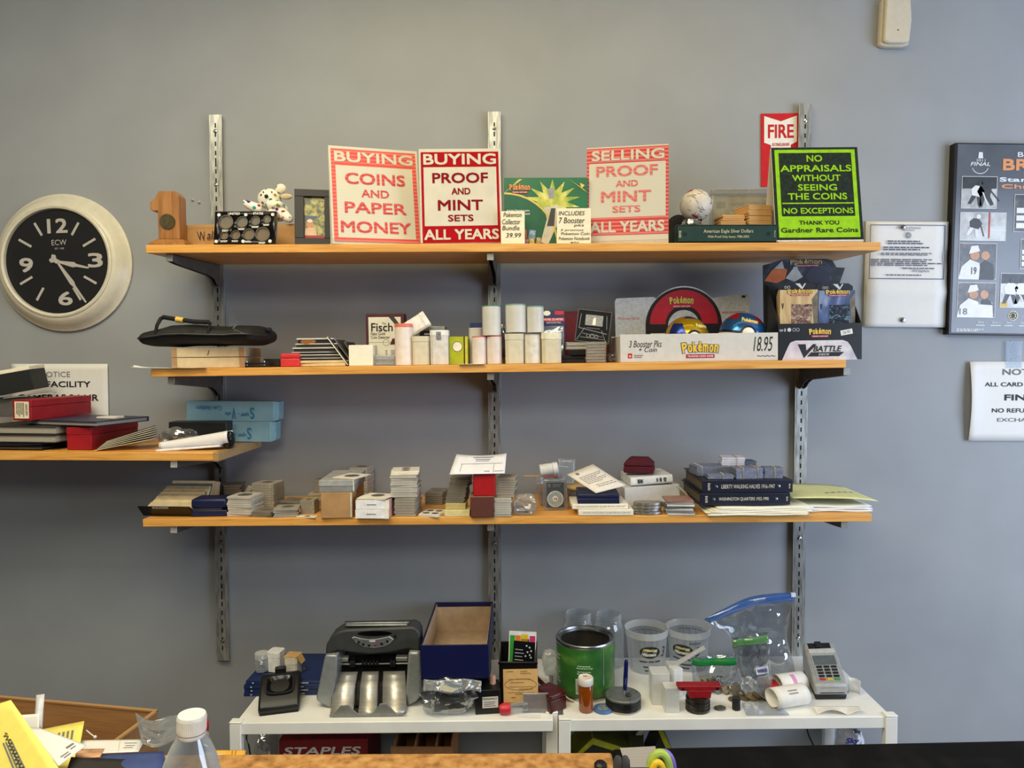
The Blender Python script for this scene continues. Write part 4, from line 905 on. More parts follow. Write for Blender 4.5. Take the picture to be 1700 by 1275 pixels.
tube('tube with green lid on the ivory front row, right one', 875, 903, 509, -.262, M((120, 166, 148), .4), FROST, lidpx=2, z=zt_)
# shiny wrapped bag behind the tubes
def crumple(name, label, cat, P, w, h, d, mat, seed, amp=.25, group=None, nu=28, nv=20, yaw=0, sq=.6):
    def fn(u, v):
        a = 2 * math.pi * u; b = math.pi * v
        x = math.copysign(abs(math.cos(a)) ** sq, math.cos(a)) * math.sin(b) ** .5 if 0 < v < 1 else 0
        y = math.copysign(abs(math.sin(a)) ** sq, math.sin(a)) * math.sin(b) ** .5 if 0 < v < 1 else 0
        z = (1 - math.cos(b)) / 2
        n_ = 1 + amp * noise.noise(Vector((math.cos(a) * 2.4 + seed, math.sin(a) * 2.4, z * 3.4))) + amp * .5 * noise.noise(Vector((math.cos(a) * 6 + seed, math.sin(a) * 6, z * 8)))
        return (x * n_ * w / 2, y * n_ * d / 2 + d / 2, max(.0006, z * h * (1 + amp * .3 * noise.noise(Vector((x * 3, y * 3, seed))))))
    o = MB().grid(fn, nu, nv).build(name, mat, None, loc=P, rot=(0, 0, R(yaw)), sharp=28); return tag(o, label, cat, group)
P, w, h, k = rect(833, 842, 536, Y=-.2, s=S2)
crumple('foil_wrap', 'crumpled silver foil wrap squeezed between the tube rows', 'wrap', P, .016, h, .05, M((170, 176, 190), .15, .9, var=.3, scale=80), 3)

# blister pack, maroon book, black ingot plaque
P, w, h, k = rect(901, 939, 515, Y=-.215, s=S2)
t = thing('blister_pack', 'hanging blister pack with blue and red header behind the tubes', 'pack', P, rot=(R(-5), 0, 0))
MB().box(-w / 2, 0, .001, w / 2, .003, h).build('backing_card', M((34, 40, 84), .45), t, .0006)
MB().box(-w * .48, -.007, h * .02, w * .44, -.0002, h * .7).build('blister', clear('blister_shell', base=.22, edge=.8, bump=.6), t, .002)
m = MB(); m.quad(0.06 * w, h * .92, w * .46, h * .99, -.0005); m.quad(-w * .48, h * .795, w * .48, h * .86, -.0005); m.build('red_bar', M((206, 44, 56), .5), t)
MB().disc(-w * .28, h * .95, w * .16, -.0005, rz=w * .11).build('seal_label', M((226, 222, 190), .5), t)
words(t, [('NICKEL QUARTER', .06, .92, .805, .85, .02), ('ALBUM POCKET PAGE', .18, .82, .755, .785, 0), ('3220', .3, .8, .52, .62, 0)], WHITE, w, h, -.001)
P, w, h, k = rect(938, 1012, 517, Y=-.12, s=S2)
boxy('maroon_book', 'maroon book standing behind the black ingot plaque', 'book', P, w, h, .03, M((112, 22, 34), .5), 0, .002)
P, w, h, k = rect(953, 1011, 514, Y=-.225, s=S2); P.z = W(980, 569, -.225).z
t = thing('ingot_plaque', 'tilted black plaque holding a silver ingot with line art', 'plaque', P, rot=(R(-12), R(7.5), R(-6)))
h = 55 * k; w = 56 * k; P2 = t.location
MB().box(-w / 2, 0, 0, w / 2, .012, h).build('plaque', M((13, 13, 14), .6, spec=.2), t, .001)
frame = MB(); frame_poly(frame, -w / 2, 0, w / 2, h, .0012, -.0005); frame.build('edge_trim', M((96, 96, 96), .4), t)
m = MB(); m.box(-w * .27, -.003, h * .5, w * .27, 0, h * .86); m.build('ingot', M((112, 112, 110), .4, .6, var=.25, scale=300), t, .002)
MB().poly([(-w * .04, h * .54), (w * .06, h * .54), (w * .05, h * .7), (w * .02, h * .8), (-.03 * w, h * .7)], -.0034).build('relief', M((206, 200, 190), .4, .5), t)
m = MB(); L = lambda a, b, c, d, r_=.0008: m.tube([(a * w, -.001, b * h), (c * w, -.001, d * h)], r_, 4)
L(-.42, .42, -.40, .86); L(.40, .44, .36, .86); L(-.42, .42, .42, .3, .0012); L(-.25, .44, -.45, .04); L(.25, .4, .42, .04); L(-.2, .44, .2, .44); L(-.3, .26, .3, .2); L(-.35, .14, .35, .12)
m.ring(0, .2 * h, .05 * w, .07 * w, -.001); m.ring(-.12 * w, .2 * h, .04 * w, .055 * w, -.001); m.ring(.12 * w, .2 * h, .04 * w, .055 * w, -.001); m.build('line_art', M((150, 150, 150), .5, var=0), t)

# slabs and black boxes
P, w, h, k = rect(932, 972, 590, Y=-.24, s=S2)
t = thing('black_case', 'flat black presentation case at the bottom of the slab pile', 'case', P); MB().box(-w / 2, 0, 0, w / 2, .06, h * .48).build('base', BLACK, t, .001); MB().box(-w / 2, 0, h * .5, w / 2, .06, h).build('lid', BLACK, t, .0015)
zz = P.z + h + .0003
P, w, h, k = rect(947, 974, 580, Y=-.25, s=S2); h = 9 * k
boxy('black_case', 'small black case under two clear slabs beside the slab stack', 'case', Vector((P.x, P.y, zz)), w, h, .05, M((14, 14, 15), .35), 0, .001); zz += h + .0003
SLS = clear('slab_clear', base=.32, edge=.75, film=(214, 206, 190)); INS = M((70, 66, 60), .5); INS2 = M((176, 164, 150), .6)
def slab(label, P, w, d, h, ins, yaw=0, group=None):
    t = thing('coin_slab', label, 'coin slab', P, yaw=yaw, group=group)
    MB().box(-w / 2, 0, 0, w / 2, d, h).build('shell', SLS, t, .0008); MB().box(-w * .44, .003, h * .22, w * .44, d - .003, h * .72).build('insert', ins, t); return t
for i in range(2):
    slab('clear coin slab with white edge on the small black case, %s' % ['lower', 'upper'][i], Vector((W(957, 575, -.25).x + .001 * i, -.25, zz)), 36 * k, .06, 6 * k, M((224, 220, 200), .6), rnd.uniform(-3, 3), 'two slabs on the black case'); zz += 6.3 * k
z = S2.z(W(990, 600, -.26).x, -.26) + .0006
for i in range(7):
    hh = 4.9 * k
    slab('clear coin slab in the neat stack left of the white display tray', Vector((W(990, 600, -.26).x + rnd.uniform(-.001, .001), -.262, z)), 33 * k, .065, hh * .95, INS2, rnd.uniform(-3, 3), 'stack of clear slabs'); z += hh
P, w, h, k = rect(1009, 1027, 586, Y=-.2, s=S2)
crumple('plastic_bag', 'small wrinkled clear bag squeezed against the white display tray', 'bag', P, w, h, .05, FILM, 8)

# ---- white display tray with arched card and two ball tins
P, w, h, k = rect(1031, 1291, 554, Y=-.285, s=S2)
TRAY = M((208, 204, 196), .55, var=.02)
t = thing('display_tray', 'white shop display tray holding two ball tins with arched back card', 'display', P)
dp = .17; th = .002
m = MB(); m.box(-w / 2, 0, 0, w / 2, th, h); m.box(-w / 2, th, 0, -w / 2 + th, dp, h * .95); m.box(w / 2 - th, th, 0, w / 2, dp, h * .95); m.box(-w / 2, dp - th, 0, w / 2, dp, h); m.box(-w / 2 + th, th, 0, w / 2 - th, dp - th, .002)
m.build('tray', TRAY, t, .0005)
kb = (D - .285 + dp) / F
def dq(px, py): q = W(px, py, -.285 + dp); return (q.x - P.x, q.z - P.z)
top = [(1023, 600), (1022, 500), (1024, 495), (1028, 494), (1086, 492.5)]
arc = [(1137 + 62 * math.cos(R(a)), 537 - 62 * math.sin(R(a))) for a in range(138, 41, -6)]
pts = [dq(*p) for p in top + arc + [(1240, 489), (1245, 491), (1246, 495), (1246, 600)]]
pts = [(a, max(.001, b)) for a, b in pts]
MB().prism(pts, dp + .0005, dp + .0025).build('back_card', M((196, 198, 198), .45, var=.06, scale=150), t)
c = dq(1136, 541); y = dp - .0003; rr = 63 * kb
m = MB(); m.ring(c[0], c[1], 26 * kb, rr, y, 0, a0=0, a1=180, n=36); m.quad(c[0] - rr, c[1] - 14 * kb, c[0] + rr, c[1], y); m.build('black_arch', M((22, 20, 22), .4), t)
MB().ring(c[0], c[1] + 3 * kb, 30 * kb, 56 * kb, y - .0006, 0, a0=0, a1=180, n=36).build('red_arch', M((186, 22, 44), .4), t)
m = MB(); m.disc(c[0], c[1] - 2 * kb, 17 * kb, y - .0006); m.build('white_disc', WHITE, t); MB().quad(c[0] - 55 * kb, c[1] - 26 * kb, c[0] - 20 * kb, c[1] - 12 * kb, y - .0003).build('cream_field', CREAM, t)
a = dq(1113, 511); b = dq(1152, 491); logo(t, a[0], b[0], a[1], b[1], y - .0012)
m = MB(); a = dq(1027, 530); b = dq(1063, 525); m.text("What's inside a Poké Ball?", a[0], a[1], b[0], b[1] , y + .0006).build('lettering', M((190, 60, 60), .5), t); m = MB(); a = dq(1200, 522); b = dq(1240, 518); m.lines(a[0], a[1], b[0], b[1], 2, y + .0004); m.build('print_lines', M((190, 60, 60), .5), t)
m = MB(); a = dq(1233, 496); b = dq(1239, 492); m.quad(a[0], a[1], b[0], b[1], y + .0004); m.build('corner_mark', INK, t)
kf = k
def fq(px, py): return ((px - 1162.5) * kf, (596.5 - py) * kf)
a = fq(1135, 591); b = fq(1194, 562); logo(t, a[0], b[0], a[1], b[1], -.0006)
for s_, x0, yb, x1, yt in (('3 Booster Pks', 1047, 572, 1101, 561), ('+ Coin', 1063, 580, 1093, 572), ('18.95', 1252, 581, 1284, 557)): a = fq(x0, yb); b = fq(x1, yt); MB().text(s_, a[0], a[1], b[0], b[1], -.0006, shear=.25).build('handwriting', INK, t)
m = MB(); a = fq(1258, 589); b = fq(1288, 586); m.tube([(a[0] + (b[0] - a[0]) * i / 12, -.0004, a[1] + .0012 * math.sin(i * 2.1)) for i in range(13)], .0008, 4); m.build('pen_scribble', M((40, 50, 110), .5), t)
m = MB(); a = fq(1045, 590); b = fq(1052, 582); m.quad(a[0], a[1], b[0], b[1], -.0006, 0); m.poly([fq(1047.5, 588.5), fq(1050.5, 586.5), fq(1047.5, 584.5)], -.001, 1); a = fq(1055, 590); b = fq(1071, 584); m.lines(a[0], a[1], b[0], b[1], 2, -.0006, 2); m.build('maker_mark', [M((190, 30, 50), .5), WHITE, GREYINK], t)
def ball_tin(label, px, py, r_px, Y, c_up, c_patch, logo_px, rot):
    C_ = W(px, py, Y); kk = (D + Y) / F; r = r_px * kk; base = P.z + .0034 + S2.a * (C_.x - P.x)
    C_.z = base + r
    t = thing('ball_tin', label, 'tin', C_, rot=rot)
    def hemi(m, lo, hi, R_, mi):
        m.grid(lambda u, v: (R_ * math.cos(R(lo + (hi - lo) * v)) * math.cos(2 * math.pi * u), R_ * math.cos(R(lo + (hi - lo) * v)) * math.sin(2 * math.pi * u), R_ * math.sin(R(lo + (hi - lo) * v))), 40, 14, mi)
    m = MB(); hemi(m, 3, 90, r, 0); m.build('upper_shell', M(c_up, .18, .55, var=.1, scale=8), t)
    m = MB(); hemi(m, -90, -3, r, 0); m.build('lower_shell', M((226, 222, 214), .35), t)
    m = MB(); hemi(m, -4, 4, r * .99, 0); m.build('seam_band', BLACK, t)
    for a0, e0, da, de in c_patch[1]:
        MB().grid(lambda u, v: tuple(r * 1.004 * q for q in (math.cos(R(e0 + de * v)) * math.cos(R(a0 + da * u * (1 - .3 * v))), math.cos(R(e0 + de * v)) * math.sin(R(a0 + da * u * (1 - .3 * v))), math.sin(R(e0 + de * v)))), 10, 8).build('colour_patch', M(c_patch[0], .2, .5, var=.05), t)
    T0 = TR(0, -r * .985, 0) @ RX(90); MB().lathe([(r * .34, -.004), (r * .34, .002), (r * .27, .003), (r * .25, .001)], 28, T=T0).build('button_ring', BLACK, t); MB().lathe([(r * .25, -.002), (r * .25, .0035), (r * .2, .0055), (0, .006)], 28, T=T0).build('button', WHITE, t)
    lx, lz, lw, lh = [v * kk for v in logo_px]
    # word mark bent over the shell
    m = MB(); m.text('Pokémon', lx, lz, lx + lw, lz + lh, 0, 0, bold=.05)
    m.v = [Vector((p.x, -math.sqrt(max(1e-8, (r * 1.012) ** 2 - p.x ** 2 - p.z ** 2)), p.z)) for p in m.v]; m.build('logo', M((232, 214, 120), .4), t)
    m = MB(); m.text('TRADING CARD GAME', lx + lw * .1, lz - lh * .35, lx + lw * .9, lz - lh * .1, 0, 0); m.v = [Vector((p.x, -math.sqrt(max(1e-8, (r * 1.012) ** 2 - p.x ** 2 - p.z ** 2)), p.z)) for p in m.v]; m.build('lettering', M((210, 60, 60), .4), t)
    return t
ball_tin('shiny gold and blue ball tin, left one in the display tray', 1140, 562, 36, -.2, (196, 160, 34), ((40, 62, 140), [(200, 8, 50, 30), (230, 60, 70, 24), (320, 20, 40, 40), (100, 10, 60, 40)]), (4, 17, 22, 6.5), (R(0), R(4), R(6)))
ball_tin('shiny blue and red ball tin, right one in the display tray', 1232, 561, 38.5, -.215, (44, 100, 160), ((186, 40, 52), [(196, 34, 42, 34), (292, 36, 44, 30), (60, 20, 60, 40)]), (-12, 19, 26, 7), (R(-4), R(12), R(-4)))

# ---- black battle deck display with deck boxes
P, w, h, k = rect(1294, 1431, 537, Y=-.285, s=S2)
t = thing('deck_display', 'black shop display box of card decks with silver front emblem', 'display', P)
DK = M((24, 26, 28), .4, var=.1); dp = .095; th = .002
m = MB(); m.box(-w / 2, 0, 0, w / 2, th, h); m.box(-w / 2, dp - th, 0, w / 2, dp, h); m.box(-w / 2 + th, th, 0, w / 2 - th, dp - th, .002)
for sx in (-1, 1): m.prof([(th, 0), (dp, 0), (dp, h * 2.2), (dp * .75, h * 2.1), (th, h)], sx * w / 2 - (th if sx > 0 else 0), sx * w / 2 + (0 if sx > 0 else th))
m.build('carton', DK, t, .0005)
Yk = -.285 + dp - .003; 
def hq(px, py): q = W(px, py, Yk); return (q.x - P.x, q.z - P.z)
hp = [hq(*p) for p in ((1285, 595), (1285, 548), (1268, 546), (1268, 440), (1280, 437), (1300, 424), (1320, 418), (1345, 418), (1372, 425), (1383, 433), (1390, 445), (1404, 446), (1396, 468), (1392, 480), (1392, 595))]
hp = [(a, max(.004, b)) for a, b in hp]
zmax = S1.z(P.x, Yk) - TH - P.z - .009
hp = [(a, min(zmax, b)) for a, b in hp]
MB().prism(hp, dp - .006, dp - .004).build('header_card', ramp_mat('header_print', 'noise', [(0.3, (10, 11, 12)), (0.5, (26, 30, 36)), (0.62, (44, 58, 74)), (0.75, (96, 104, 116))], (1, 1, 1.2), .35, nscale=14, dist=1.5), t)
a = hq(1313, 443); b = hq(1366, 430); y = dp - .0066; logo(t, a[0], b[0], a[1], b[1], y, yel=M((190, 160, 70), .4))
m = MB(); q = lambda *p: [hq(*i) for i in p]
m.poly(q((1270, 466), (1283, 448), (1297, 441), (1308, 448), (1304, 464), (1290, 470)), y, 0); m.poly(q((1286, 446), (1300, 433), (1303, 446)), y - .0003, 1); m.poly(q((1305, 462), (1318, 446), (1322, 430), (1326, 448), (1334, 460), (1320, 468)), y, 1); m.poly(q((1336, 460), (1350, 442), (1364, 446), (1380, 455), (1376, 470), (1345, 470)), y, 2)
m.build('abstract_print', [M((180, 96, 50), .4), M((170, 172, 170), .4), M((40, 40, 60), .4)], t)
def kq(px, py): return ((px - 1361) * k, (594 - py) * k)
HOLO = ramp_mat('silver_foil_print', 'noise', [(0.3, (190, 170, 186)), (0.5, (220, 214, 218)), (0.7, (176, 176, 186))], (1, 1, 1), .3, nscale=20)
m = MB(); m.poly([kq(*p) for p in ((1298, 594.5), (1308, 572), (1312, 565), (1320, 562), (1398, 562), (1406, 565), (1411, 572), (1422, 594.5))], -.0006); m.build('silver_field', HOLO, t)
m = MB(); m.poly([kq(*p) for p in ((1324, 568), (1337, 568), (1338, 579), (1349, 568), (1355, 568), (1334, 591))], -.001); m.build('emblem', INK, t)
m = MB(); m.poly([kq(*p) for p in ((1339, 588.5), (1392, 588.5), (1400, 581.5), (1346, 581.5))], -.001); m.build('emblem_bar', INK, t)
a = kq(1349, 580.5); b = kq(1396, 571); MB().text('BATTLE', a[0], a[1], b[0], b[1], -.0018, 0, bold=.03, shear=.25).build('lettering', INK, t)
a = kq(1358, 587); b = kq(1376, 583.4); MB().text('DECK', a[0], a[1], b[0], b[1], -.0014, bold=.02, shear=.2).build('lettering', SILVERPRINT, t)
a = kq(1343, 557); b = kq(1378, 541); logo(t, a[0], b[0], a[1], b[1], -.0006)
m = MB(); a = kq(1296, 547); b = kq(1306, 541.5); m.text('1', *kq(1302, 547), *kq(1304, 542), -.0008, bold=.05); m.lines(*kq(1294, 547), *kq(1301, 543), 2, -.0008)
for x in (1318, 1324): c = kq(x, 544); m.ring(c[0], c[1], 2.2 * k, 2.8 * k, -.0008)
c = kq(1310, 544); m.disc(c[0], c[1], 3.2 * k, -.0008); m.build('stage_marks', SILVERPRINT, t)
m = MB(); T0 = TR(*[kq(1404, 549)[0], 0, kq(1404, 549)[1]]) @ RY(-10); m.quad(-.014, -.006, .014, .006, -.0008, 0, T0); m.build('price_sticker', M((226, 224, 218), .6), t); MB().text('26.95', -.009, -.003, .009, .003, -.0012, T=T0).build('lettering', GREYINK, t)
# deck boxes standing inside
def deck(label, x0, x1, yt, Y, col, patch, grp, i):
    A = W((x0 + x1) / 2, yt, Y); kk = (D + Y) / F; base = P.z + .0035 + S2.a * (A.x - P.x); w2 = (x1 - x0) * kk; h2 = A.z - base
    t = thing('card_deck', label, 'card deck', (A.x, Y, base), group=grp)
    hs = h2 - 12 * kk
    MB().box(-w2 / 2, 0, 0, w2 / 2, .0155, hs).build('carton', col, t, .0008); MB().prism([(-w2 / 2, hs), (w2 / 2, hs), (w2 / 2, h2 - 5 * kk), (w2 * .38, h2), (-w2 * .38, h2), (-w2 / 2, h2 - 5 * kk)], .012, .014).build('hang_tab', DK, t)
    if i == 0:
        wz = 2 * kk
        MB().quad(-w2 * .2, hs - 60 * kk, w2 * .34, hs - 24 * kk, -.0006).build('window', patch, t)
        logo(t, -w2 * .3, w2 * .34, hs - 10 * kk, hs + 2 * kk, -.001)
        m = MB(); m.poly([(-w2 * .05, h2 - 1 * kk), (0.08 * w2, h2 - 1 * kk), (.14 * w2, h2 - 7 * kk), (.2 * w2, h2 - 1 * kk), (.24 * w2, h2 - 1 * kk), (.14 * w2, h2 - 11 * kk)], -.0004 + .012); m.ring(-.3 * w2, h2 - 7 * kk, 1.6 * kk, 2.2 * kk, -.0004 + .012); m.ring(-.22 * w2, h2 - 7 * kk, 1.6 * kk, 2.2 * kk, -.0004 + .012); m.build('tab_emblem', SILVERPRINT, t)
        m = MB(); m.poly([(w2 * .5, hs - 3 * kk), (w2 * .34, hs - 16 * kk), (w2 * .4, hs - 60 * kk), (w2 * .5, hs - 60 * kk)], -.0006); m.build('abstract_print', M([v * .7 for v in (150, 140, 120)], .4, var=.2, scale=60), t)
        m = MB(); m.text('V', -w2 * .46, hs - 32 * kk, -w2 * .40, hs - 22 * kk, -.0006, bold=.03); m.build('lettering', INK, t)
GOLDB = ramp_mat('gold_streak_print', 'noise', [(0.3, (176, 140, 96)), (0.5, (208, 178, 128)), (0.7, (222, 200, 160))], (6, 6, 1), .35, nscale=6, dist=1)
BLUEB = ramp_mat('blue_streak_print', 'noise', [(0.3, (40, 52, 92)), (0.5, (84, 100, 144)), (0.7, (170, 184, 204))], (5, 5, 1.5), .35, nscale=6, dist=1)
WP1 = ramp_mat('deck_picture', 'noise', [(0.3, (70, 50, 60)), (0.5, (140, 110, 100)), (0.65, (200, 190, 160))], (1, 1, 1), .2, nscale=60, dist=2); WP2 = ramp_mat('deck_picture_dark', 'noise', [(0.3, (24, 24, 40)), (0.5, (50, 52, 70)), (0.65, (110, 150, 150))], (1, 1, 1), .2, nscale=60, dist=2)
for i in range(4): deck('gold streaked card deck in the black display, %s' % ['front one with picture window', 'second from the front', 'third from the front', 'rearmost one'][i], 1297 - 1 * i, 1359 - 3 * i, 469 + 3 * i, -.266 + .0165 * i, GOLDB, WP1, 'gold decks in the display', i)
for i in range(3): deck('blue streaked card deck in the black display, %s' % ['front one with dark picture window', 'middle one', 'rearmost one'][i], 1361, 1421 - 5.5 * i, 470 + 2 * i, -.266 + .0165 * i, BLUEB, WP2, 'blue decks in the display', i)
settle(S2, BEFORE)
# ================================================================ SHORT SHELF UNDER THE CLOCK
BEFORE = names()
PAGE = ramp_mat('page_edges', 'wave', [(0.3, (120, 112, 100)), (0.7, (196, 188, 170))], (1, 1, 1), .7, nscale=260, band='Z', dist=1)
def album(label, P, w, d, h, yaw, cover, page, group=None, rot=None, name='coin_album'):
    t = thing(name, label, 'album', P, yaw=yaw, group=group, rot=rot)
    m = MB(); m.box(-w / 2, 0, 0, w / 2, d, .0025); m.box(-w / 2, 0, h - .0025, w / 2, d, h); m.box(-w / 2, d - .003, .0025, w / 2, d, h - .0025); m.build('cover', cover, t, .001)
    MB().box(-w / 2 + .004, .004, .0026, w / 2 - .004, d - .003, h - .0026).build('pages', page, t); return t
z3 = S3.z(-1, -.2) + .0006
gz3 = 'albums and folders under the red boxes'
CH = M((40, 38, 38), .5, var=.1)
album('thin black folder with silver edge at the bottom of the album pile', Vector((W(20, 745, -.27).x, -.275, z3)), .16, .14, .0085, -3, M((20, 20, 22), .3), STEEL, gz3); za = z3 + .0088
album('black glossy folder second from the bottom of the album pile', Vector((W(10, 745, -.27).x, -.27, za)), .17, .14, .0085, 4, M((22, 22, 24), .3), STEEL, gz3); za += .0088
album('dark grey coin album third from the bottom of the album pile', Vector((W(36, 740, -.27).x - .012, -.272, za)), .2, .19, .02, -3, CH, PAGE, gz3); za += .0203
album('brown grey coin album below the top navy folder', Vector((W(36, 720, -.27).x - .012, -.268, za)), .2, .19, .02, -4, M((52, 48, 44), .5), PAGE, gz3); za += .0203
album('dark blue coin folder on top of the album pile', Vector((W(112, 706, -.26).x - .012, -.262, za)), .205, .17, .0125, -14, M((48, 48, 72), .45, var=.12, scale=30), PAGE, gz3); zn = za + .0127
LBL = M((232, 220, 190), .6, var=.02)
def longbox(label, px, py, z, wd, hh, L, yaw, text=False):
    A = G(px, py, z) if z is None else W(px, py, -.27); A.z = z
    t = thing('coin_storage_box', label, 'box', A, yaw=yaw)
    bx_ = M((150, 24, 34), .5, var=.08, scale=30)
    MB().box(0, 0, 0, L, wd, hh * .66).build('base', bx_, t, .001); MB().box(-.0008, -.0008, hh * .67, L + .0008, wd + .0008, hh).build('lid', bx_, t, .001)
    if text:
        T0 = RZ(-90) @ TR(-wd / 2, -.0016, 0)
        MB().box(-wd * .38, -.0003, hh * .1, wd * .4, .0002, hh * .92, 0, T0).build('label_sticker', LBL, t)
        m = MB(); T1 = RZ(-90) @ TR(-wd / 2, -.0024, hh * .5) @ RY(90)
        m.text('SAFLIPS', -hh * .3, wd * .22, hh * .25, wd * .34, 0, 0, T1, bold=.03); m.lines(-hh * .36, -wd * .3, hh * .36, wd * .16, 6, 0, 0, T1); m.build('lettering', M((90, 84, 76), .6, var=0), t)
    return t
longbox('upper dark red storage box with cream label on its end', 52, 692, zn + .0004, .046, .05, .225, 87, True)
longbox('lower dark red storage box standing on the shelf beside fanned envelopes', 152, 747, z3, .061, .055, .2, 88)
A = W(180, 702, -.2); zz = z3 + .0556
FLIPW = M((224, 216, 200), .7, var=.04)
for i in range(5): tag(MB().box(-.024, 0, 0, .024, .04, .0036).build('coin_flip', FLIPW, None, .0004, loc=(A.x - .005 + rnd.uniform(-.002, .002), -.2 + rnd.uniform(-.001, .001), zz + i * .0039), rot=(0, 0, R(rnd.uniform(-8, 8)))), 'white coin flip in the little stack on the lower red box', 'coin flip', 'flips on the lower red box')
# black box with grey box behind left edge
A = W(4, 690, -.2); A.z = zn + .0006
A.x = W(-8, 690, -.2).x; A.y = -.16
boxy('grey_carton', 'grey carton at the left end under the tilted black box', 'box', A, 44 * 1.8 / F, 32 * 1.8 / F, .08, M((92, 88, 86), .6), 12, .001); 
zc_ = A.z + 32 * 1.8 / F + .012
t = thing('lidded_box', 'black box with cream edge tilted on the grey carton', 'box', (W(6, 650, -.2).x, -.175, zc_), rot=(R(2), R(-11), R(14)))
MB().box(-.05, 0, 0, .055, .1, .052).build('base', M((26, 26, 26), .6), t, .001); MB().box(-.051, -.001, .0525, .056, .1, .062).build('lid_edge', CREAM, t, .001)
t = thing('white_card', 'grey edged card between the black box and the upper red box', 'card', (W(45, 646, -.15).x, -.155, zn + .0535), rot=(0, R(-6), R(20)))
MB().box(-.05, 0, 0, .06, .04, .002).build('card', M((190, 184, 176), .6), t)
# fanned coin envelopes
zf = z3
C_ = Vector((W(159, 747, -.285).x, -.288, 0))
for i in range(6):
    o = C_ + Vector((.003 * i, .004 * i, 0))
    t = thing('coin_envelope', 'cream coin envelope in the fan leaning against the lower red box', 'envelope', (o.x, o.y, zf + .001 + i * .0036), rot=(0, R(-11 - 1.3 * i), R(11 + i)), group='fanned envelopes by the lower red box')
    L_ = .125 - .004 * i; MB().box(0, 0, 0, L_, .06, .0011).build('front_sheet', M((228, 214, 176), .6, var=.03), t); MB().box(.001, .001, .0013, L_, .06, .0021).build('dark_insert', M((40, 34, 30), .5), t)
# clear bag with silver
P = S3.hit(278, 747); 
crumple('coin_bag', 'clear crumpled bag of silver coins beside the fanned envelopes', 'bag', P + Vector((0, .035, .0006)), .092, .045, .042, FILM, 21, .25)
for i in range(7): q = P + Vector((rnd.uniform(-.025, .025), .055 + rnd.uniform(0, .01), .008 + .005 * i)); tag(MB().cyl(.017, 0, .003, 20).build('coin', M((150, 144, 132), .35, .7), None, loc=q, rot=(R(rnd.uniform(-50, 50)), R(rnd.uniform(-50, 50)), 0)), 'silver coin inside the clear crumpled bag on the short shelf', 'coin', 'coins in the crumpled bag')
# rolled white papers
P = S3.hit(322, 747); k = (D + P.y) / F
t = thing('rolled_paper', 'curled white printed papers lying at the front of the short shelf', 'paper', (P.x, P.y, P.z + .0008), rot=(0, R(-4), R(6)))
def roll(u, v):
    a = -2.4 + 4.6 * v; r_ = .011 + .006 * u; return ((u - .5) * .165, .02 + r_ * math.sin(a) * 1.6, r_ * (1 - math.cos(a)) * (1 + .2 * u) + .004)
MB().grid(roll, 20, 18).build('sheet', PAPER, t, solid=.0004)
def roll2(u, v): a = v * 2 * math.pi; return ((u - .5) * .15 - .01, -.002 + .012 * math.cos(a), .0042 + .0036 * math.sin(a) * (1 - .3 * u))
MB().grid(roll2, 12, 18).build('lower_sheet', M((226, 222, 226), .7), t, solid=.0004)
P = S3.hit(322, 741); boxy('black_box', 'long black box behind the curled papers on the short shelf', 'box', Vector((W(328, 720, -.18).x, -.18, z3)), 96 * 1.8 / F, W(325, 702, -.2).z - z3, .05, M((30, 28, 27), .45), 4, .002)
crumple('black_pouch', 'small glossy black pouch poking out of the curled papers', 'pouch', Vector((W(377, 733, -.24).x, -.245, z3)), .026, W(377, 717, -.24).z - z3, .03, M((16, 16, 17), .25), 5, .1)
# light blue coin holder boxes
BLU = M((142, 182, 192), .6, var=.04, scale=20); BLT = M((52, 128, 164), .6, var=0)
zz = z3
for nm_, x0, x1, yt, yb in (('lower', 304, 450, 699, 733), ('upper', 308.5, 455, 664, 697.5)):
    Y = -.092; kk = (D + Y) / F; w = (x1 - x0) * kk; h = (yb - yt) * kk
    t = thing('holder_box', 'light blue coin holder box with upside down lettering, %s of two' % nm_, 'box', (W((x0 + x1) / 2, yb, Y).x, Y, zz), yaw=0, group='two light blue holder boxes')
    MB().box(-w / 2, 0, 0, w / 2, .045, h).build('carton', BLU, t, .0012)
    MB().add([(w / 2, 0.002, .001), (w / 2 + 6 * kk, .012, .004), (w / 2 + 6 * kk, .05, .004), (w / 2, .045, .001), (w / 2, .002, h - .001), (w / 2 + 7 * kk, .012, h - .002), (w / 2 + 7 * kk, .05, h - .002), (w / 2, .045, h - .001)], [(0, 1, 5, 4), (1, 2, 6, 5), (2, 3, 7, 6), (0, 3, 2, 1), (4, 5, 6, 7)]).build('end_flap', M((126, 168, 180), .6), t)
    T0 = TR(0, 0, h / 2) @ RY(180); hh = h / 2
    for s_, a, b, c, d in (('S', -.283, -.233, -.39, .76), ('uper', -.222, -.125, .05, .48), ('-', -.112, -.095, .2, .26), ('V', -.070, -.026, -.39, .76), ('als', -.014, .05, .09, .48), ('Coin Holders', .09, .38, -.54, -.09)):
        MB().text(s_, a * w, c * hh, b * w, d * hh, -.0008, 0, T0, bold=.02).build('lettering', BLT, t)
    zz += h + .0006
P = W(302, 699, -.08); tag(MB().ball((0, 0, 0), (.008, .006, .014), 12, 8).build('orange_token', M((186, 90, 40), .5), None, loc=(P.x, -.075, z3 + .0145)), 'small orange token leaning at the end of the blue boxes', 'token')
settle(S3, BEFORE)

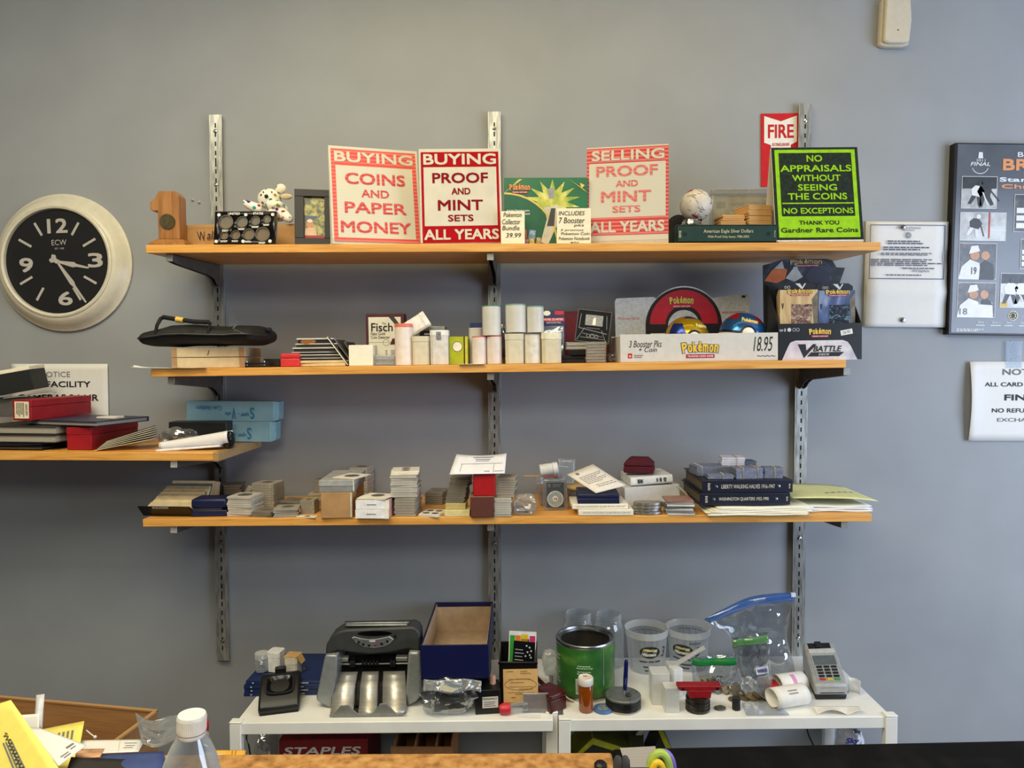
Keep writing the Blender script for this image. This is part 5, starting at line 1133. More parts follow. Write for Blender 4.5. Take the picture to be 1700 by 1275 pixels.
# ================================================================ LOWEST WALL SHELF
BEFORE = names()
HOLE = M((110, 104, 98), .35, .3, var=.15, scale=120)
FG = [M((182, 176, 164), .8, var=.05, scale=90), M((150, 142, 128), .8, var=.06, scale=90), M((118, 110, 98), .8, var=.08, scale=90), M((222, 216, 202), .75, var=.03), M((168, 148, 116), .8, var=.06)]
FM = {}
def flip_mesh(w, d, h, c, holes=1):
    key = (round(w, 3), round(d, 3), round(h, 4), c, holes)
    if key not in FM:
        m = MB(); m.box(-w / 2, 0, 0, w / 2, d, h, 0)
        cs = [(0, d / 2)] if holes == 1 else ([(0, d * .28), (0, d * .72)] if holes == 2 else [(sx * w * .23, d * sy) for sx in (-1, 1) for sy in (.27, .73)])
        for x, y in cs: r_ = min(w, d / (1 if holes == 1 else 2)) * .3; m.add([(x + r_ * math.cos(i * .524), y + r_ * math.sin(i * .524), h + .0003) for i in range(12)], [tuple(range(12))], 1)
        o = m.build('coin_flip', [FG[c], HOLE]); FM[key] = o.data; bpy.data.objects.remove(o)
    return FM[key]
def flips(label, group, P, w, d, h, n, c, holes=1, jit=.0012, yaw=0, lean=(0, 0), yj=4):
    """a stack of square card coin flips, every flip an object"""
    th = h / n
    for i in range(n):
        o = bpy.data.objects.new('coin_flip', flip_mesh(w, d, th * .9, c, holes)); COL.objects.link(o)
        o.location = P + Vector((rnd.uniform(-jit, jit) + lean[0] * i / n, rnd.uniform(-jit, jit) + lean[1] * i / n, th * i + .0003)); o.rotation_euler = (0, 0, R(yaw + rnd.uniform(-yj, yj)))
        tag(o, label, 'coin flip', group)
def F4(x0, x1, yt, yb):
    P = S4.hit((x0 + x1) / 2, yb); k = (D + P.y) / F; return P, (x1 - x0) * k, W((x0 + x1) / 2, yt, P.y).z - P.z, k
def band(label, P, w, d, h, x, yaw=0, along='x', col=(206, 196, 168)):
    """rubber band around a bundle"""
    e = .0007
    pts = [(x, -e, -e * 0 + .0004), (x, -e, h + e), (x, d + e, h + e), (x, d + e, .0004)] if along == 'x' else [(-w / 2 - e, x, .0004), (-w / 2 - e, x, h + e), (w / 2 + e, x, h + e), (w / 2 + e, x, .0004)]
    m = MB(); m.tube(pts, .0012, 6, closed=True); return tag(m.build('rubber_band', M(col, .6), None, loc=P, rot=(0, 0, R(yaw))), label, 'rubber band')
# card index tray
P, w, h, k = F4(236, 318, 839, 857.5); P.y = -.292; P.z = S4.z(P.x, P.y)
t = thing('card_index', 'black desk card index tray crammed with tan cards', 'card index', P, yaw=-5)
dp = .165
m = MB(); m.prof([(0.022, 0), (dp, 0), (dp, .012), (.03, .012), (.002, .028), (0, .026)], -w / 2 - .006, w / 2 + .006); m.box(-w / 2 - .008, dp - .012, 0, w / 2 + .008, dp, .05); m.build('tray', M((18, 18, 18), .4), t, .001)
words(t, [('ROLODEX', .28, .62, .86, 1.02)], M((196, 196, 190), .5, var=0), w, .026, -.0006, T=TR(0, .0035, .0) @ RX(-30) if False else TR(0, .0, 0))
CT = [M((214, 196, 158), .75, var=.05), M((196, 176, 138), .75, var=.05), M((170, 152, 120), .75, var=.06), M((92, 104, 108), .6)]
for i in range(20):
    y = .012 + i * .0062; z = .0138 + i * .0006; tl = -66 + i * 2.4
    MB().box(-w / 2 + .002 + rnd.uniform(-.002, .002), 0, 0, w / 2 - .002 + rnd.uniform(-.002, .002), .0034, .042 + .005 * (i % 3 - 1), 0, TR(0, y, z) @ RX(tl)).build('card', CT[3 if i in (9, 14) else rnd.randrange(3)], t)
MB().box(-w / 2 + .012, 0, 0, w / 2 + .004, .018, .052, 0, TR(0, dp - .036, .0135) @ RX(-12)).build('card_block', CT[1], t, .001)
P, w, h, k = F4(317, 376, 829, 858); 
t = thing('jewel_case', 'navy velvet presentation case beside the card index tray', 'case', P, yaw=3)
MB().box(-w / 2, 0, 0, w / 2, .06, h * .36).build('base', NAVY, t, .002); MB().box(-w / 2 + .001, .0012, h * .37, w / 2 - .012, .0135, h * .47).build('metal_rim', STEEL, t); MB().box(-w / 2, .001, h * .47, w / 2, .06, h).build('lid', NAVY, t, .005)
P, w, h, k = F4(364, 399, 806, 836); flips('grey coin flip in the dark stack behind the navy case', 'dark flips behind the navy case', P, w, .055, h, 8, 2, 1, .002, 10)
P, w, h, k = F4(376, 419, 825, 858); flips('grey coin flip in the front stack right of the navy case', 'front flips by the navy case', P, w, .06, h, 9, 0, 1, .0015, -6)
P, w, h, k = F4(398, 412, 815, 842); t = thing('flip_roll', 'rolled sleeve of coin flips leaning between two grey stacks', 'coin flips', P + Vector((0, 0, .014)), rot=(R(0), R(30), R(30))); MB().cyl(.011, 0, .04, 16).build('sleeve', FG[1], t); MB().cyl(.009, .0402, .041, 16).build('core', FG[3], t)
P, w, h, k = F4(416, 457, 803, 845); flips('grey coin flip in the rubber banded stack in the corner', 'banded flips in the corner', P, w, .05, h, 11, 1, 1, .001, -12, yj=1.5); band('tan rubber band around the corner stack of flips', P, w, .05, h, w * .36, -12)
P, w, h, k = F4(412, 452, 850, 859); flips('grey coin flip in the low pile near the shelf front', 'low flips at the front', P, w, .05, h, 3, 2, 1, .003, -14)
P, w, h, k = F4(455, 494, 844, 859); flips('brownish coin flip in the low pile left of the single white flip', 'low brown flips', P, w, .05, h, 4, 1, 1, .003, 12)
P, w, h, k = F4(458, 500, 832, 843); flips('dark coin flip in the flat pile behind the low ones', 'flat dark flips', P, w, .05, h, 3, 2, 1, .004, -20)
P, w, h, k = F4(462, 482, 841, 846); boxy('wood_block', 'small tan block between the low flip piles', 'block', P, w, h, .02, TAN, 20, .001)
P, w, h, k = F4(498, 522, 831, 853); flips('tan grey coin flip standing in the small banded block', 'small banded block of flips', P, w, .03, h, 8, 1, 1, .0006, -5, yj=1); band('pale rubber band around the small block of flips', P, w, .03, h, w * .3, -5)
P, w, h, k = F4(514, 533, 819, 848); flips('tan coin flip in the narrow pile touching the kraft carton', 'narrow tan flips', P, w, .03, h, 7, 4, 1, .0015)
P, w, h, k = F4(489, 524, 857, 860); flips('single white flip with round window lying at the shelf front', None, P, w, .022, .0016, 1, 3, 1, 0, -16)
# kraft carton with grey box and flips
P, w, h, k = F4(533, 585, 818, 860.5)
t = thing('kraft_carton', 'tall kraft carton carrying a grey lidded box', 'box', P, yaw=3); MB().box(-w / 2, 0, 0, w / 2, .17, h).build('carton', KRAFT, t, .001); m = MB(); m.box(w * .44, -.0006, 0.001, w * .5, .0, h - .001); m.build('tape_edge', M((206, 196, 176), .5), t); MB().cyl(.003, 0, .001, 10, T=TR(w / 2 + .0002, .07, h * .82) @ RY(90)).build('punched_hole', BLACK, t)
zk = P.z + h + .0006; Pk = P
t = thing('grey_box', 'grey lidded box on top of the kraft carton', 'box', (Pk.x - .001, Pk.y + .002, zk), yaw=2); h2 = 20 * k; w2 = 58 * k
MB().box(-w2 / 2 + .001, 0, 0, w2 / 2 - .001, .16, h2 * .5).build('base', M((136, 136, 134), .5), t, .0008); MB().box(-w2 / 2, -.001, h2 * .5, w2 / 2, .161, h2).build('lid', M((164, 164, 162), .45, var=.08), t, .001); MB().box(w2 / 2 - .001, -.0014, h2 * .05, w2 / 2 + .0008, .003, h2).build('white_corner', WHITE, t)
zg = zk + h2 + .0004
flips('cream coin flip lying on the grey box', None, Vector((Pk.x + .012, Pk.y + .02, zg)), 44 * k, .07, .0022, 1, 3, 1, 0, -18)
P, w, h, k = F4(523, 538, 796, 826); flips('thin grey flip in the pile behind the kraft carton on its left', 'flips behind the kraft carton', P, w, .03, h, 8, 1, 1, .0015)
P, w, h, k = F4(586, 616, 773, 824); P.y = -.075; P.z = S4.z(P.x, P.y); flips('pale grey flip in the tall wrapped stack right of the kraft carton', 'tall wrapped flips', P, w, .055, h, 12, 0, 1, .001, -6, yj=1)
# white boxes
P, w, h, k = F4(589, 646, 846.5, 861.5)
PINK = M((204, 160, 150), .6)
for i, (nm_, dx) in enumerate((('lower', 0), ('upper', .0005))):
    t = thing('white_box', '%s white box with pink sides right of the kraft carton' % nm_, 'box', P + Vector((dx, 0.002 * i, i * (h + .0006) + .0003)), yaw=-4); MB().box(-w / 2, 0, 0, w / 2, .0015, h).build('front_panel', M((238, 238, 240), .5), t, .0006); MB().box(-w / 2 + .0005, .0016, 0, w / 2 - .0005, .075, h).build('body', PINK, t, .001)
    MB().box(w / 2 - .009, -.001, 0, w / 2 + .0008, .0, h).build('corner_fold', WHITE, t)
    m = MB(); m.lines(-w * .16, h * .42, w * .14, h * .56, 1, -.0006, seed=i + 3, fill=.8); m.build('print', GREYINK, t)
zz = P.z + 2 * h + .0016
flips('cream flip with coin lying on the upper white box', 'two flips on the white boxes', Vector((P.x - .003, P.y + .005, zz)), 50 * k, .055, .005, 2, 3, 1, .004, -14)
# tall stacks
P, w, h, k = F4(655, 690, 826, 857.5); flips('grey double coin flip in the lower part of the tallest stack', 'lower tallest stack', P, w, .075, h, 7, 1, 2, .0015, -3, yj=2)
zz = P.z + h + .0004; h2 = 40 * k; w2 = 44 * k
flips('pale double coin flip in the upper part of the tallest stack', 'upper tallest stack', Vector((P.x - .003, P.y - .002, zz)), w2, .08, 36 * k, 9, 0, 2, .002, 3, yj=3)
flips('pale loose flip on the very top of the tallest stack', 'top of tallest stack', Vector((P.x - .001, P.y + .012, zz + 36.3 * k)), 46 * k, .07, 6 * k, 2, 3, 2, .004, 6)
P, w, h, k = F4(693, 728, 854.5, 858.5); flips('white flip with four round windows at the foot of the tallest stack', 'four window flips', P, w, .06, h, 2, 3, 4, .001, -14)
P, w, h, k = F4(705, 735, 818, 838); flips('brown grey flip in the dark stack behind the four window flips', 'dark brown stack', P, w, .07, h, 6, 2, 1, .0012, -8, yj=1)
P, w, h, k = F4(737.5, 780, 847, 858); boxy('cream_block', 'cream flip carton at the foot of the leaning flip stack', 'box', P, w, h, .05, M((228, 212, 150), .6), 0, .001); zz = P.z + h + .0004
boxy('tan_bundle', 'tan paper wrapped bundle on the cream carton', 'bundle', P + Vector((-.004, .006, zz - P.z)), 34 * k, 10 * k, .04, M((196, 178, 120), .7), -3, .0012); zz += 10.4 * k
flips('dark curled flip in the leaning stack left of the brown box', 'leaning dark flips', Vector((P.x - .006, P.y + .012, zz)), 32 * k, .05, 40 * k, 13, 2, 1, .0015, -8, lean=(.01, .02), yj=3)
P, w, h, k = F4(781, 820, 825, 859.5); t = thing('brown_box', 'square brown ring box under the bright red box', 'box', P, yaw=1); MB().box(-w / 2, 0, 0, w / 2, .06, h).build('box', M((92, 48, 40), .6, var=.1, scale=300), t, .0015); MB().box(-w / 2, .0, h - .0008, w / 2, .06, h + .0006).build('rim', M((150, 110, 90), .6), t)
zr = P.z + h + .0012
h2 = 35 * k; w2 = 37 * k; t = thing('red_box', 'bright red box standing on the brown box under the invoice', 'box', (P.x + .005, P.y + .004, zr), yaw=1); MB().box(-w2 / 2, 0, 0, w2 / 2, .05, h2).build('box', M((170, 14, 22), .5), t, .002); MB().box(-w2 / 2 - .0006, .001, h2 * .2, -w2 / 2 + .0004, .049, h2 * .9).build('side_label', M((120, 20, 26), .5), t)
ztp = zr + h2
C4 = [W(755, 787, P.y - .005), W(847, 786, P.y - .005), W(850, 756, P.y + .055), W(767, 755.5, P.y + .055)]
t = thing('invoice', 'white printed invoice sheet lying on the bright red box', 'paper', (0, 0, 0))
def bil(u, v, dz=0.0): a = C4[0].lerp(C4[1], u); b = C4[3].lerp(C4[2], u); q = a.lerp(b, v); return (q.x, q.y, q.z + dz + .004 * (abs(u - .45) * 2) ** 2 * v)
lift = ztp + .0012 - bil(.45, .05)[2]; 
MB().grid(lambda u, v: bil(u, v, max(0, lift) * (1 - v)), 12, 6).build('sheet', M((228, 228, 236), .7, var=.02), t, solid=.0004)
m = MB(); q = lambda u, v: bil(u, v, max(0, lift) * (1 - v) + .0008)
def strip(u0, u1, v0, v1): m.add([q(u0, v0), q(u1, v0), q(u1, v1), q(u0, v1)], [(0, 1, 2, 3)])
for a in ((.35, .75, .84, .88), (.4, .7, .74, .78), (.42, .68, .66, .69), (.15, .95, .5, .515), (.17, .178, .1, .5), (.78, .788, .05, .5), (.62, .72, .1, .14), (.8, .97, .1, .13)): strip(*a)
m.build('print', M((130, 130, 150), .6, var=0), t)
P, w, h, k = F4(821, 849, 827, 858); flips('pale grey flip in the lower stack right of the brown box', 'lower stack right of brown box', P, w, .06, h, 8, 0, 1, .001, -2, yj=1)
flips('grey flip in the upper stack right of the red box', 'upper stack right of red box', P + Vector((.006, .008, h + .0004)), 30 * k, .06, 32 * k, 8, 1, 1, .0018, -6, lean=(.004, .006))
P, w, h, k = F4(850, 888, 824, 858); crumple('plastic_bag', 'clear plastic bag spilling beside the grey flip stack', 'bag', P + Vector((.003, 0, .0004)), w, h, .05, clear('soft_bag_film', base=.12, edge=.45, rough=.2, bump=.6, gloss=.1), 33, .35)
m = MB(); 
P2 = S4.hit(866, 851); t = thing('trinket', 'small black and white trinket lying in front of the plastic bag', 'trinket', P2 + Vector((0, 0, .0006)), yaw=-30); MB().box(-.016, 0, 0, .016, .008, .003).build('strip', BLACK, t, .001); MB().disc(-.008, .0, .004, 0, 0, TR(0, .004, .0034) @ RX(-90)).build('white_spot', WHITE, t)
# cup of pennies
P, w, h, k = F4(888, 940, 797, 843); P.y += .012
COPPER = ramp_mat('copper_pennies', 'cells', [(0.2, (96, 44, 26)), (0.5, (160, 84, 52)), (0.8, (196, 122, 84))], (1, 1, 1), .4, nscale=70, metal=.6, bump=.6)
t = thing('penny_cup', 'clear plastic cup full of pennies behind the football coin slab', 'cup', P + Vector((0, .03, .0004))); rt, rb_ = w / 2, w / 2 * .72
MB().lathe([(0, .001), (rb_, .001), (rt * .97, h * .9), (rt, h * .9), (rt * 1.06, h), (rt * 1.04, h), (rt * .96, h * .9)], 36).build('cup', clear('cup_clear', base=.16, edge=.6), t); MB().lathe([(0, .003), (rb_ * .96, .003), (rt * .88, h * .68), (0, h * .74)], 30).build('pennies', COPPER, t)
ptop = P.z + h; Pc_ = P
t = thing('coin_tube', 'white round coin tube lying across the penny cup', 'coin tube', (Pc_.x - .026, Pc_.y + .028, ptop + .017), rot=(0, R(83), R(4)), group=None); MB().cyl(.0155, 0, .033, 24).build('tube', M((220, 220, 216), .4), t, .0008); MB().cyl(.0162, .0332, .046, 24).build('lid', M((230, 230, 228), .4), t, .0008)
tag(MB().box(-.02, 0, 0, .02, .006, .003).build('wood_stick', TAN, None, .001, loc=(Pc_.x - .047, Pc_.y + .03, ptop + .001)), 'tan wooden stick end poking out beside the penny cup', 'stick')
Pb_ = W(939, 792, Pc_.y + .05); BAGF = clear('baggie_film', base=.14, edge=.4, rough=.2, bump=.4, gloss=.04); t = thing('small_baggie', 'small clear zip baggie standing up in the penny cup', 'bag', (Pb_.x, Pc_.y + .05, ptop - .02), rot=(R(-8), R(4), 0)); MB().grid(lambda u, v: ((u - .5) * .044, .003 * math.sin(u * 6) * v, v * .064), 8, 8).build('film', BAGF, t, solid=.0004); MB().box(-.0222, -.001, .042, .0222, .002, .0445).build('zip_line', clear('zip', base=.5, edge=.8), t)
m = MB(); m.tube([(Pc_.x - .004, Pc_.y + .002, ptop + .003), (Pc_.x + .014, Pc_.y + .004, ptop + .0065), (Pc_.x + .03, Pc_.y + .01, ptop + .002)], .0014, 6); tag(m.build('red_tie', RED, None), 'red twist tie lying on the rim of the penny cup', 'tie')
P, w, h, k = F4(902.5, 942, 797, 848)
t = thing('coin_slab', 'upright clear slab with football team coin in front of the penny cup', 'coin slab', P + Vector((0, 0, .0004)), rot=(R(-3), 0, R(2)))
MB().box(-w / 2, 0, 0, w / 2, .009, h).build('shell', clear('slab_case', base=.07, edge=.5), t, .002); MB().quad(-w * .36, h * .09, w * .37, h * .9, .0022).build('insert', M((20, 21, 21), .6), t)
MB().lathe([(w * .345, 0), (w * .345, .002), (w * .30, .0022), (w * .3, .0015), (0, .0015)], 32, T=TR(0, .0018, h * .37) @ RX(90)).build('coin', M((196, 198, 196), .4, .2, var=.1, scale=150), t)
m = MB(); m.disc(0, h * .38, w * .12, -.0004, 0); m.poly([(0.01 * w, .40 * h), (.05 * w, .43 * h), (.09 * w, .40 * h), (.05 * w, .37 * h)], -.0008, 1); m.poly([(.01 * w, .36 * h), (.05 * w, .385 * h), (.09 * w, .36 * h), (.05 * w, .33 * h)], -.0008, 2); m.poly([(-.07 * w, .38 * h), (-.03 * w, .41 * h), (.01 * w, .38 * h), (-.03 * w, .35 * h)], -.0008, 3); m.build('team_emblem', [M((214, 210, 206), .5), M((196, 150, 60), .5), M((150, 40, 40), .5), INK], t)
m = MB(); m.poly([(-.3 * w, .86 * h), (-.2 * w, .86 * h), (-.2 * w, .77 * h), (-.25 * w, .74 * h), (-.3 * w, .77 * h)], .0016); m.text('NFL', -.29 * w, .78 * h, -.21 * w, .83 * h, .0012, bold=.02); m.lines(-.1 * w, .75 * h, .3 * w, .86 * h, 3, .0016); m.quad(-w * .36, h * .67, w * .37, h * .675, .0016); m.build('print', GREYINK, t)
# round container behind the letter
P = W(975, 826, -.16); P.z = S4.z(P.x, -.16) + .0003; k = 1.84 / F; hh = W(975, 810, -.16).z - P.z
t = thing('round_tub', 'clear round tub with tan lid behind the slanted letter', 'tub', P + Vector((0, .03, 0))); MB().lathe([(0, .001), (.046, .001), (.052, hh * .9), (.05, hh * .9), (.044, .003), (0, .003)], 36).build('tub', clear('tub_clear', base=.3, edge=.7, film=(150, 150, 146)), t); MB().lathe([(.054, hh * .9), (.055, hh), (.05, hh + .004), (0, hh + .005)], 36).build('lid', M((206, 168, 110), .5), t)
# white booklets, navy box, letter
P, w, h, k = F4(960, 1052, 847, 856.5); P.z += .0004
WB = M((236, 230, 212), .6, var=.02)
def booklet(label, P, w, h, d, yaw, txt, group):
    t = thing('booklet', label, 'book', P, yaw=yaw, group=group); MB().box(-w / 2, 0, 0, w / 2, d, h).build('cover', WB, t, .0015); MB().text(txt, -w * .42, h * .36, w * .45, h * .66, -.0006, bold=.0).build('lettering', M((150, 140, 128), .6, var=0), t)
booklet('lower white booklet with spine print under the navy box', P, w, h, .1, -1, 'UNITED STATES MINT SILVER PROOF COIN SET', 'two white booklets')
P2 = P + Vector((-.013, .006, h + .0004)); h2 = 8.5 * k; booklet('upper white booklet with spine print under the navy box', P2, 94 * k, h2, .1, 1, 'UNITED STATES MINT SILVER PROOF COIN SET', 'two white booklets')
zz = P2.z + h2 + .0004; P3 = Vector((W(994, 838, P2.y).x, P2.y + .003, zz)); hn = 16 * k
t = thing('navy_case', 'flat navy presentation case on the white booklets', 'case', P3, yaw=-2); MB().box(-35 * k, 0, 0, 35 * k, .1, hn * .55).build('base', M((26, 32, 66), .4), t, .0015); MB().box(-35 * k, 0, hn * .57, 35 * k, .1, hn).build('lid', M((26, 32, 66), .4), t, .0025)
zn4 = zz + hn
yA = P3.y - .004
L4 = [W(998, 827, yA), W(1048, 808, yA + .03), W(993, 772, yA + .075), W(950, 789, yA + .045)]
dzl = max(0, zn4 + .001 - W(998, 827, yA + .002).z)
t = thing('letter_sheet', 'slanted cream letter with seal propped on the navy case', 'paper', (0, 0, 0))
lb = lambda u, v, e=0: tuple(L4[0].lerp(L4[1], u).lerp(L4[3].lerp(L4[2], u), v) + Vector((0, -.4 * e, dzl * (1 - v) * (1 - u) + e)))
MB().grid(lambda u, v: lb(u, v), 6, 6).build('sheet', M((226, 218, 206), .7, var=.02), t, solid=.0004)
m = MB(); qq = random.Random(5)
for i, vv in enumerate((.2, .27, .4, .46, .52, .58, .64, .7)):
    u = .14 if i > 1 else .3
    while u < (.86 if i not in (2, 5) else .6): d_ = qq.uniform(.05, .12); m.add([lb(min(.9, u + a * d_), vv + b, .0008) for a, b in ((0, 0), (1, 0), (1, .02), (0, .02))], [(0, 1, 2, 3)]); u += d_ + .025
m.add([lb(.25 + .0 + .06 * math.cos(a * .524), .87 + .05 * math.sin(a * .524), .0008) for a in range(12)], [tuple(range(12))]); m.build('print', M((120, 116, 120), .6, var=0), t)
# white boxes with ring box
P = S4.hit(1075, 834); P.y = -.2; P.z = S4.z(P.x, P.y) + .0004; k = (D + P.y) / F; h = W(1075, 809, P.y).z - P.z
t = thing('white_carton', 'long white carton under the white binder', 'box', P + Vector((.004, 0, 0)), rot=(0, R(-2), R(6))); t.location.z += .0025; MB().box(-47 * k, 0, 0, 47 * k, .11, h).build('carton', M((206, 206, 206), .55, var=.03), t, .0015)
zz = P.z + h + .0055; h2 = 14 * k
t = thing('white_binder', 'white binder with black spine lettering under the maroon ring box', 'binder', (P.x + .002, P.y + .003, zz), rot=(0, R(-3), R(5))); t.location.z += .0004
MB().prof([(.004, 0), (.11, 0), (.11, h2), (.004, h2), (.001, h2 * .85), (0, h2 * .5), (.001, h2 * .15)], -36 * k, 36 * k).build('cover', M((226, 226, 224), .4), t, .001)
for s_, a, b in (('BEAN', -24, -15), ('NEW', 8, 11), ('1983', 13, 17), ('PROOF', 20, 25)): MB().text(s_, a * k, h2 * .25, b * k, h2 * .75, -.0008, bold=.04).build('lettering', INK, t)
zz2 = zz + h2 + .005
P4 = Vector((W(1062, 794, P.y).x, P.y + .02, zz2)); hb_ = 25 * k; wb = 50 * k
VEL = M((78, 12, 28), .85, var=.1)
t = thing('ring_box', 'maroon velvet ring box on the white binder', 'box', P4, yaw=-14)
MB().box(-wb / 2, 0, 0, wb / 2, .055, hb_ * .45).build('base', VEL, t, .003)
MB().add([(-wb / 2, 0, hb_ * .47), (wb / 2, 0, hb_ * .47), (wb / 2, .055, hb_ * .47), (-wb / 2, .055, hb_ * .47), (-wb * .5, .001, hb_ * .62), (wb * .5, .001, hb_ * .62), (wb * .5, .054, hb_ * .62), (-wb * .5, .054, hb_ * .62), (-wb * .3, .008, hb_), (wb * .3, .008, hb_), (wb * .3, .047, hb_), (-wb * .3, .047, hb_)],
         [(0, 3, 2, 1), (0, 1, 5, 4), (1, 2, 6, 5), (2, 3, 7, 6), (3, 0, 4, 7), (4, 5, 9, 8), (5, 6, 10, 9), (6, 7, 11, 10), (7, 4, 8, 11), (8, 9, 10, 11)]).build('lid', VEL, t, .003)
# medallions, card pile, wire
P, w, h, k = F4(1053, 1102, 836, 856); n = 4
for i in range(n):
    t = thing('medallion', 'large round silver medallion in the pile in front of the white carton', 'medallion', P + Vector((rnd.uniform(-.002, .002), w * .32 + rnd.uniform(-.002, .002), i * h / n + .0006)), rot=(R(-1), R(rnd.uniform(-1, 1)), 0), group='pile of silver medallions')
    o = MB().lathe([(0, 0), (w / 2, 0), (w / 2, h / n * .8), (w / 2 * .93, h / n * .86), (w / 2 * .9, h / n * .75), (0, h / n * .78)], 40, T=Matrix.Diagonal((1, .62, 1, 1))).build('disc', M((148, 142, 134), .35, .5, var=.2, scale=180), t)
P, w, h, k = F4(1108, 1153, 831, 856)
for i in range(7):
    c = [(206, 202, 198), (120, 120, 118), (196, 190, 180), (80, 90, 92), (210, 206, 196), (150, 146, 140), (150, 110, 96)][i]
    tag(MB().box(-w / 2, 0, 0, w / 2, .06, h / 7 * .9).build('trading_card', M(c, .4, var=.1, scale=60), None, .0004, loc=P + Vector((rnd.uniform(-.004, .004), rnd.uniform(0, .003), i * h / 7 + .0004)), rot=(0, 0, R(rnd.uniform(-9, 5)))), 'cased trading card in the pile left of the navy albums, %s' % ['at the bottom', 'second from bottom', 'third from bottom', 'fourth from bottom', 'third from top', 'second from top', 'reddish topmost one'][i], 'card', 'cased cards by the albums')
a = [W(1114, 799, -.18), W(1130, 808, -.19), W(1146, 822, -.215), W(1157, 838, -.24), W(1160, 847, -.25)]
m = MB(); m.tube(a, .0016, 6); m.tube([p + Vector((.003, .01, .001)) for p in a], .0012, 6); tag(m.build('wire', M((150, 150, 146), .4, .3), None), 'thin grey wire springing between the white carton and navy albums', 'wire')
# papers, albums
P = S4.hit(1262, 861); PL = [('lowest', 1176, 1340, -.317, 0), ('second', 1172, 1342, -.312, -1.5), ('third', 1180, 1350, -.31, 1.2), ('fourth', 1184, 1348, -.306, .6), ('top', 1192, 1352, -.302, 2)]
zp = S4.z(P.x, -.29) + .0018
for i, (nm_, x0, x1, y, a) in enumerate(PL):
    w = (x1 - x0) * 1.69 / F; t = thing('paper_sheet', 'cream paper overhanging the shelf under the navy albums, %s of the pile' % nm_, 'paper', (W((x0 + x1) / 2, 860, y).x, y, zp + i * .0032), yaw=a, group='papers under the navy albums')
    MB().grid(lambda u, v: ((u - .5) * w, v * .2, .0012 * math.sin(u * 5 + i) ** 2 - .004 * max(0, .05 - v) * (1 + u)), 16, 8).build('sheet', M((232, 226, 200) if i % 2 else (238, 234, 222), .7, var=.02), t, solid=.0018)
zz = zp + 5 * .0032 + .0012
AL = M((22, 26, 44), .4, var=.08, scale=200); SPR = M((214, 206, 186), .5, var=0)
NPG = ramp_mat('thick_page_edges', 'wave', [(0.35, (20, 22, 32)), (0.7, (150, 138, 108))], (1, 1, 1), .7, nscale=62, band='Z')
def navy_album(label, x0, x1, Y, z, hpx, txt, tx, yaw):
    k = (D + Y) / F; w = (x1 - x0) * k; h = hpx * k; d = .2
    t = thing('coin_album', label, 'album', (W((x0 + x1) / 2, 820, Y).x, Y, z), yaw=yaw)
    m = MB(); m.box(-w / 2, 0, 0, w / 2, d, .0022); m.box(-w / 2, 0, h - .0022, w / 2, d, h); m.prof([(0, 0.0005), (.003, .0022), (.003, h - .0022), (0, h - .0005)], -w / 2, w / 2); m.build('cover', AL, t, .001)
    MB().box(-w / 2 + .006, .0035, .0024, w / 2 - .006, d - .003, h - .0024).build('pages', NPG, t)
    words(t, [(txt, tx[0], tx[1], .34, .66, .0)], SPR, w, h, -.0008)
    m = MB(); m.lines(-w * .44, h * .2, -w * .41, h * .8, 5, -.0008); m.lines(w * .455, h * .3, w * .475, h * .7, 3, -.0008); m.build('spine_marks', SPR, t)
    for sx in (-.345, .345): MB().lathe([(.0042, 0), (.0036, .0014), (0, .002)], 16, T=TR(sx * w, .0002, h * .5) @ RX(90)).build('spine_rivet', STEEL, t)
    return z + h
z1 = navy_album('lower navy coin album with gold spine lettering for quarters', 1162, 1312, -.285, zz, 20, 'WASHINGTON QUARTERS 1932-1990', (.21, .76), 0)
z2 = navy_album('upper navy coin album with gold spine lettering for halves', 1166, 1316, -.282, z1 + .0005, 21, 'LIBERTY WALKING HALVES 1916-1947', (.21, .8), 0)
zt = z2 + .0005
BF = M((120, 126, 146), .6, var=.12, scale=120); WF = M((206, 206, 218), .6, var=.06)
def bundle(label, x0, x1, hpx, Y, z, mat, n, yaw, d=.045, bands=(0.25,), col=(210, 200, 172), gr=None):
    k = (D + Y) / F; w = (x1 - x0) * k; h = hpx * k; P = Vector((W((x0 + x1) / 2, 790, Y).x, Y, z)); m = MB()
    for i in range(n): j = rnd.uniform(-.0012, .0012); m.box(-w / 2 + j, rnd.uniform(0, .001), i * h / n, w / 2 + j, d, (i + .86) * h / n)
    o = tag(m.build('flip_bundle', mat, None, loc=P, rot=(0, 0, R(yaw))), label, 'coin flips', gr); bb = []
    for b in bands: bb.append(band('rubber band around the %s' % label.split(' bundle')[0] + ' bundle, %s' % ('only one' if len(bands) == 1 else ('first' if b == bands[0] else 'second')), P, w, d, h, b * w, yaw, col=col))
    return z + h
bundle('long blue grey flip bundle lying on the left of the upper album', 1157, 1212, 15, -.22, zt, BF, 8, 6, .06, (-.35,), (226, 222, 212))
bundle('flat blue grey flip bundle in front of the white one on the album', 1176, 1218, 7, -.27, zt, BF, 4, -3, .035, (.1,), (200, 200, 206))
bundle('tall white flip bundle tied on the upper navy album', 1199, 1236, 29, -.205, zt, WF, 9, -6, .05, (.15,), (196, 170, 160))
bundle('blue grey flip bundle with two bands at the centre of the album', 1222, 1268, 17.5, -.265, zt, BF, 9, 5, .045, (-.25, .3), (206, 180, 150))
bundle('small blue grey flip bundle near the right end of the album', 1270, 1300, 17, -.258, zt, BF, 9, -5, .04, (.05,), (214, 204, 170))
bundle('dark flip bundle behind the centre of the upper album', 1236, 1256, 16, -.14, zt, M((84, 90, 110), .6), 6, 3, .04, ())
PL = [('lowest', 1335, 1448, -.28, -1), ('second', 1330, 1450, -.276, 1.5), ('third', 1332, 1447, -.27, -.5)]
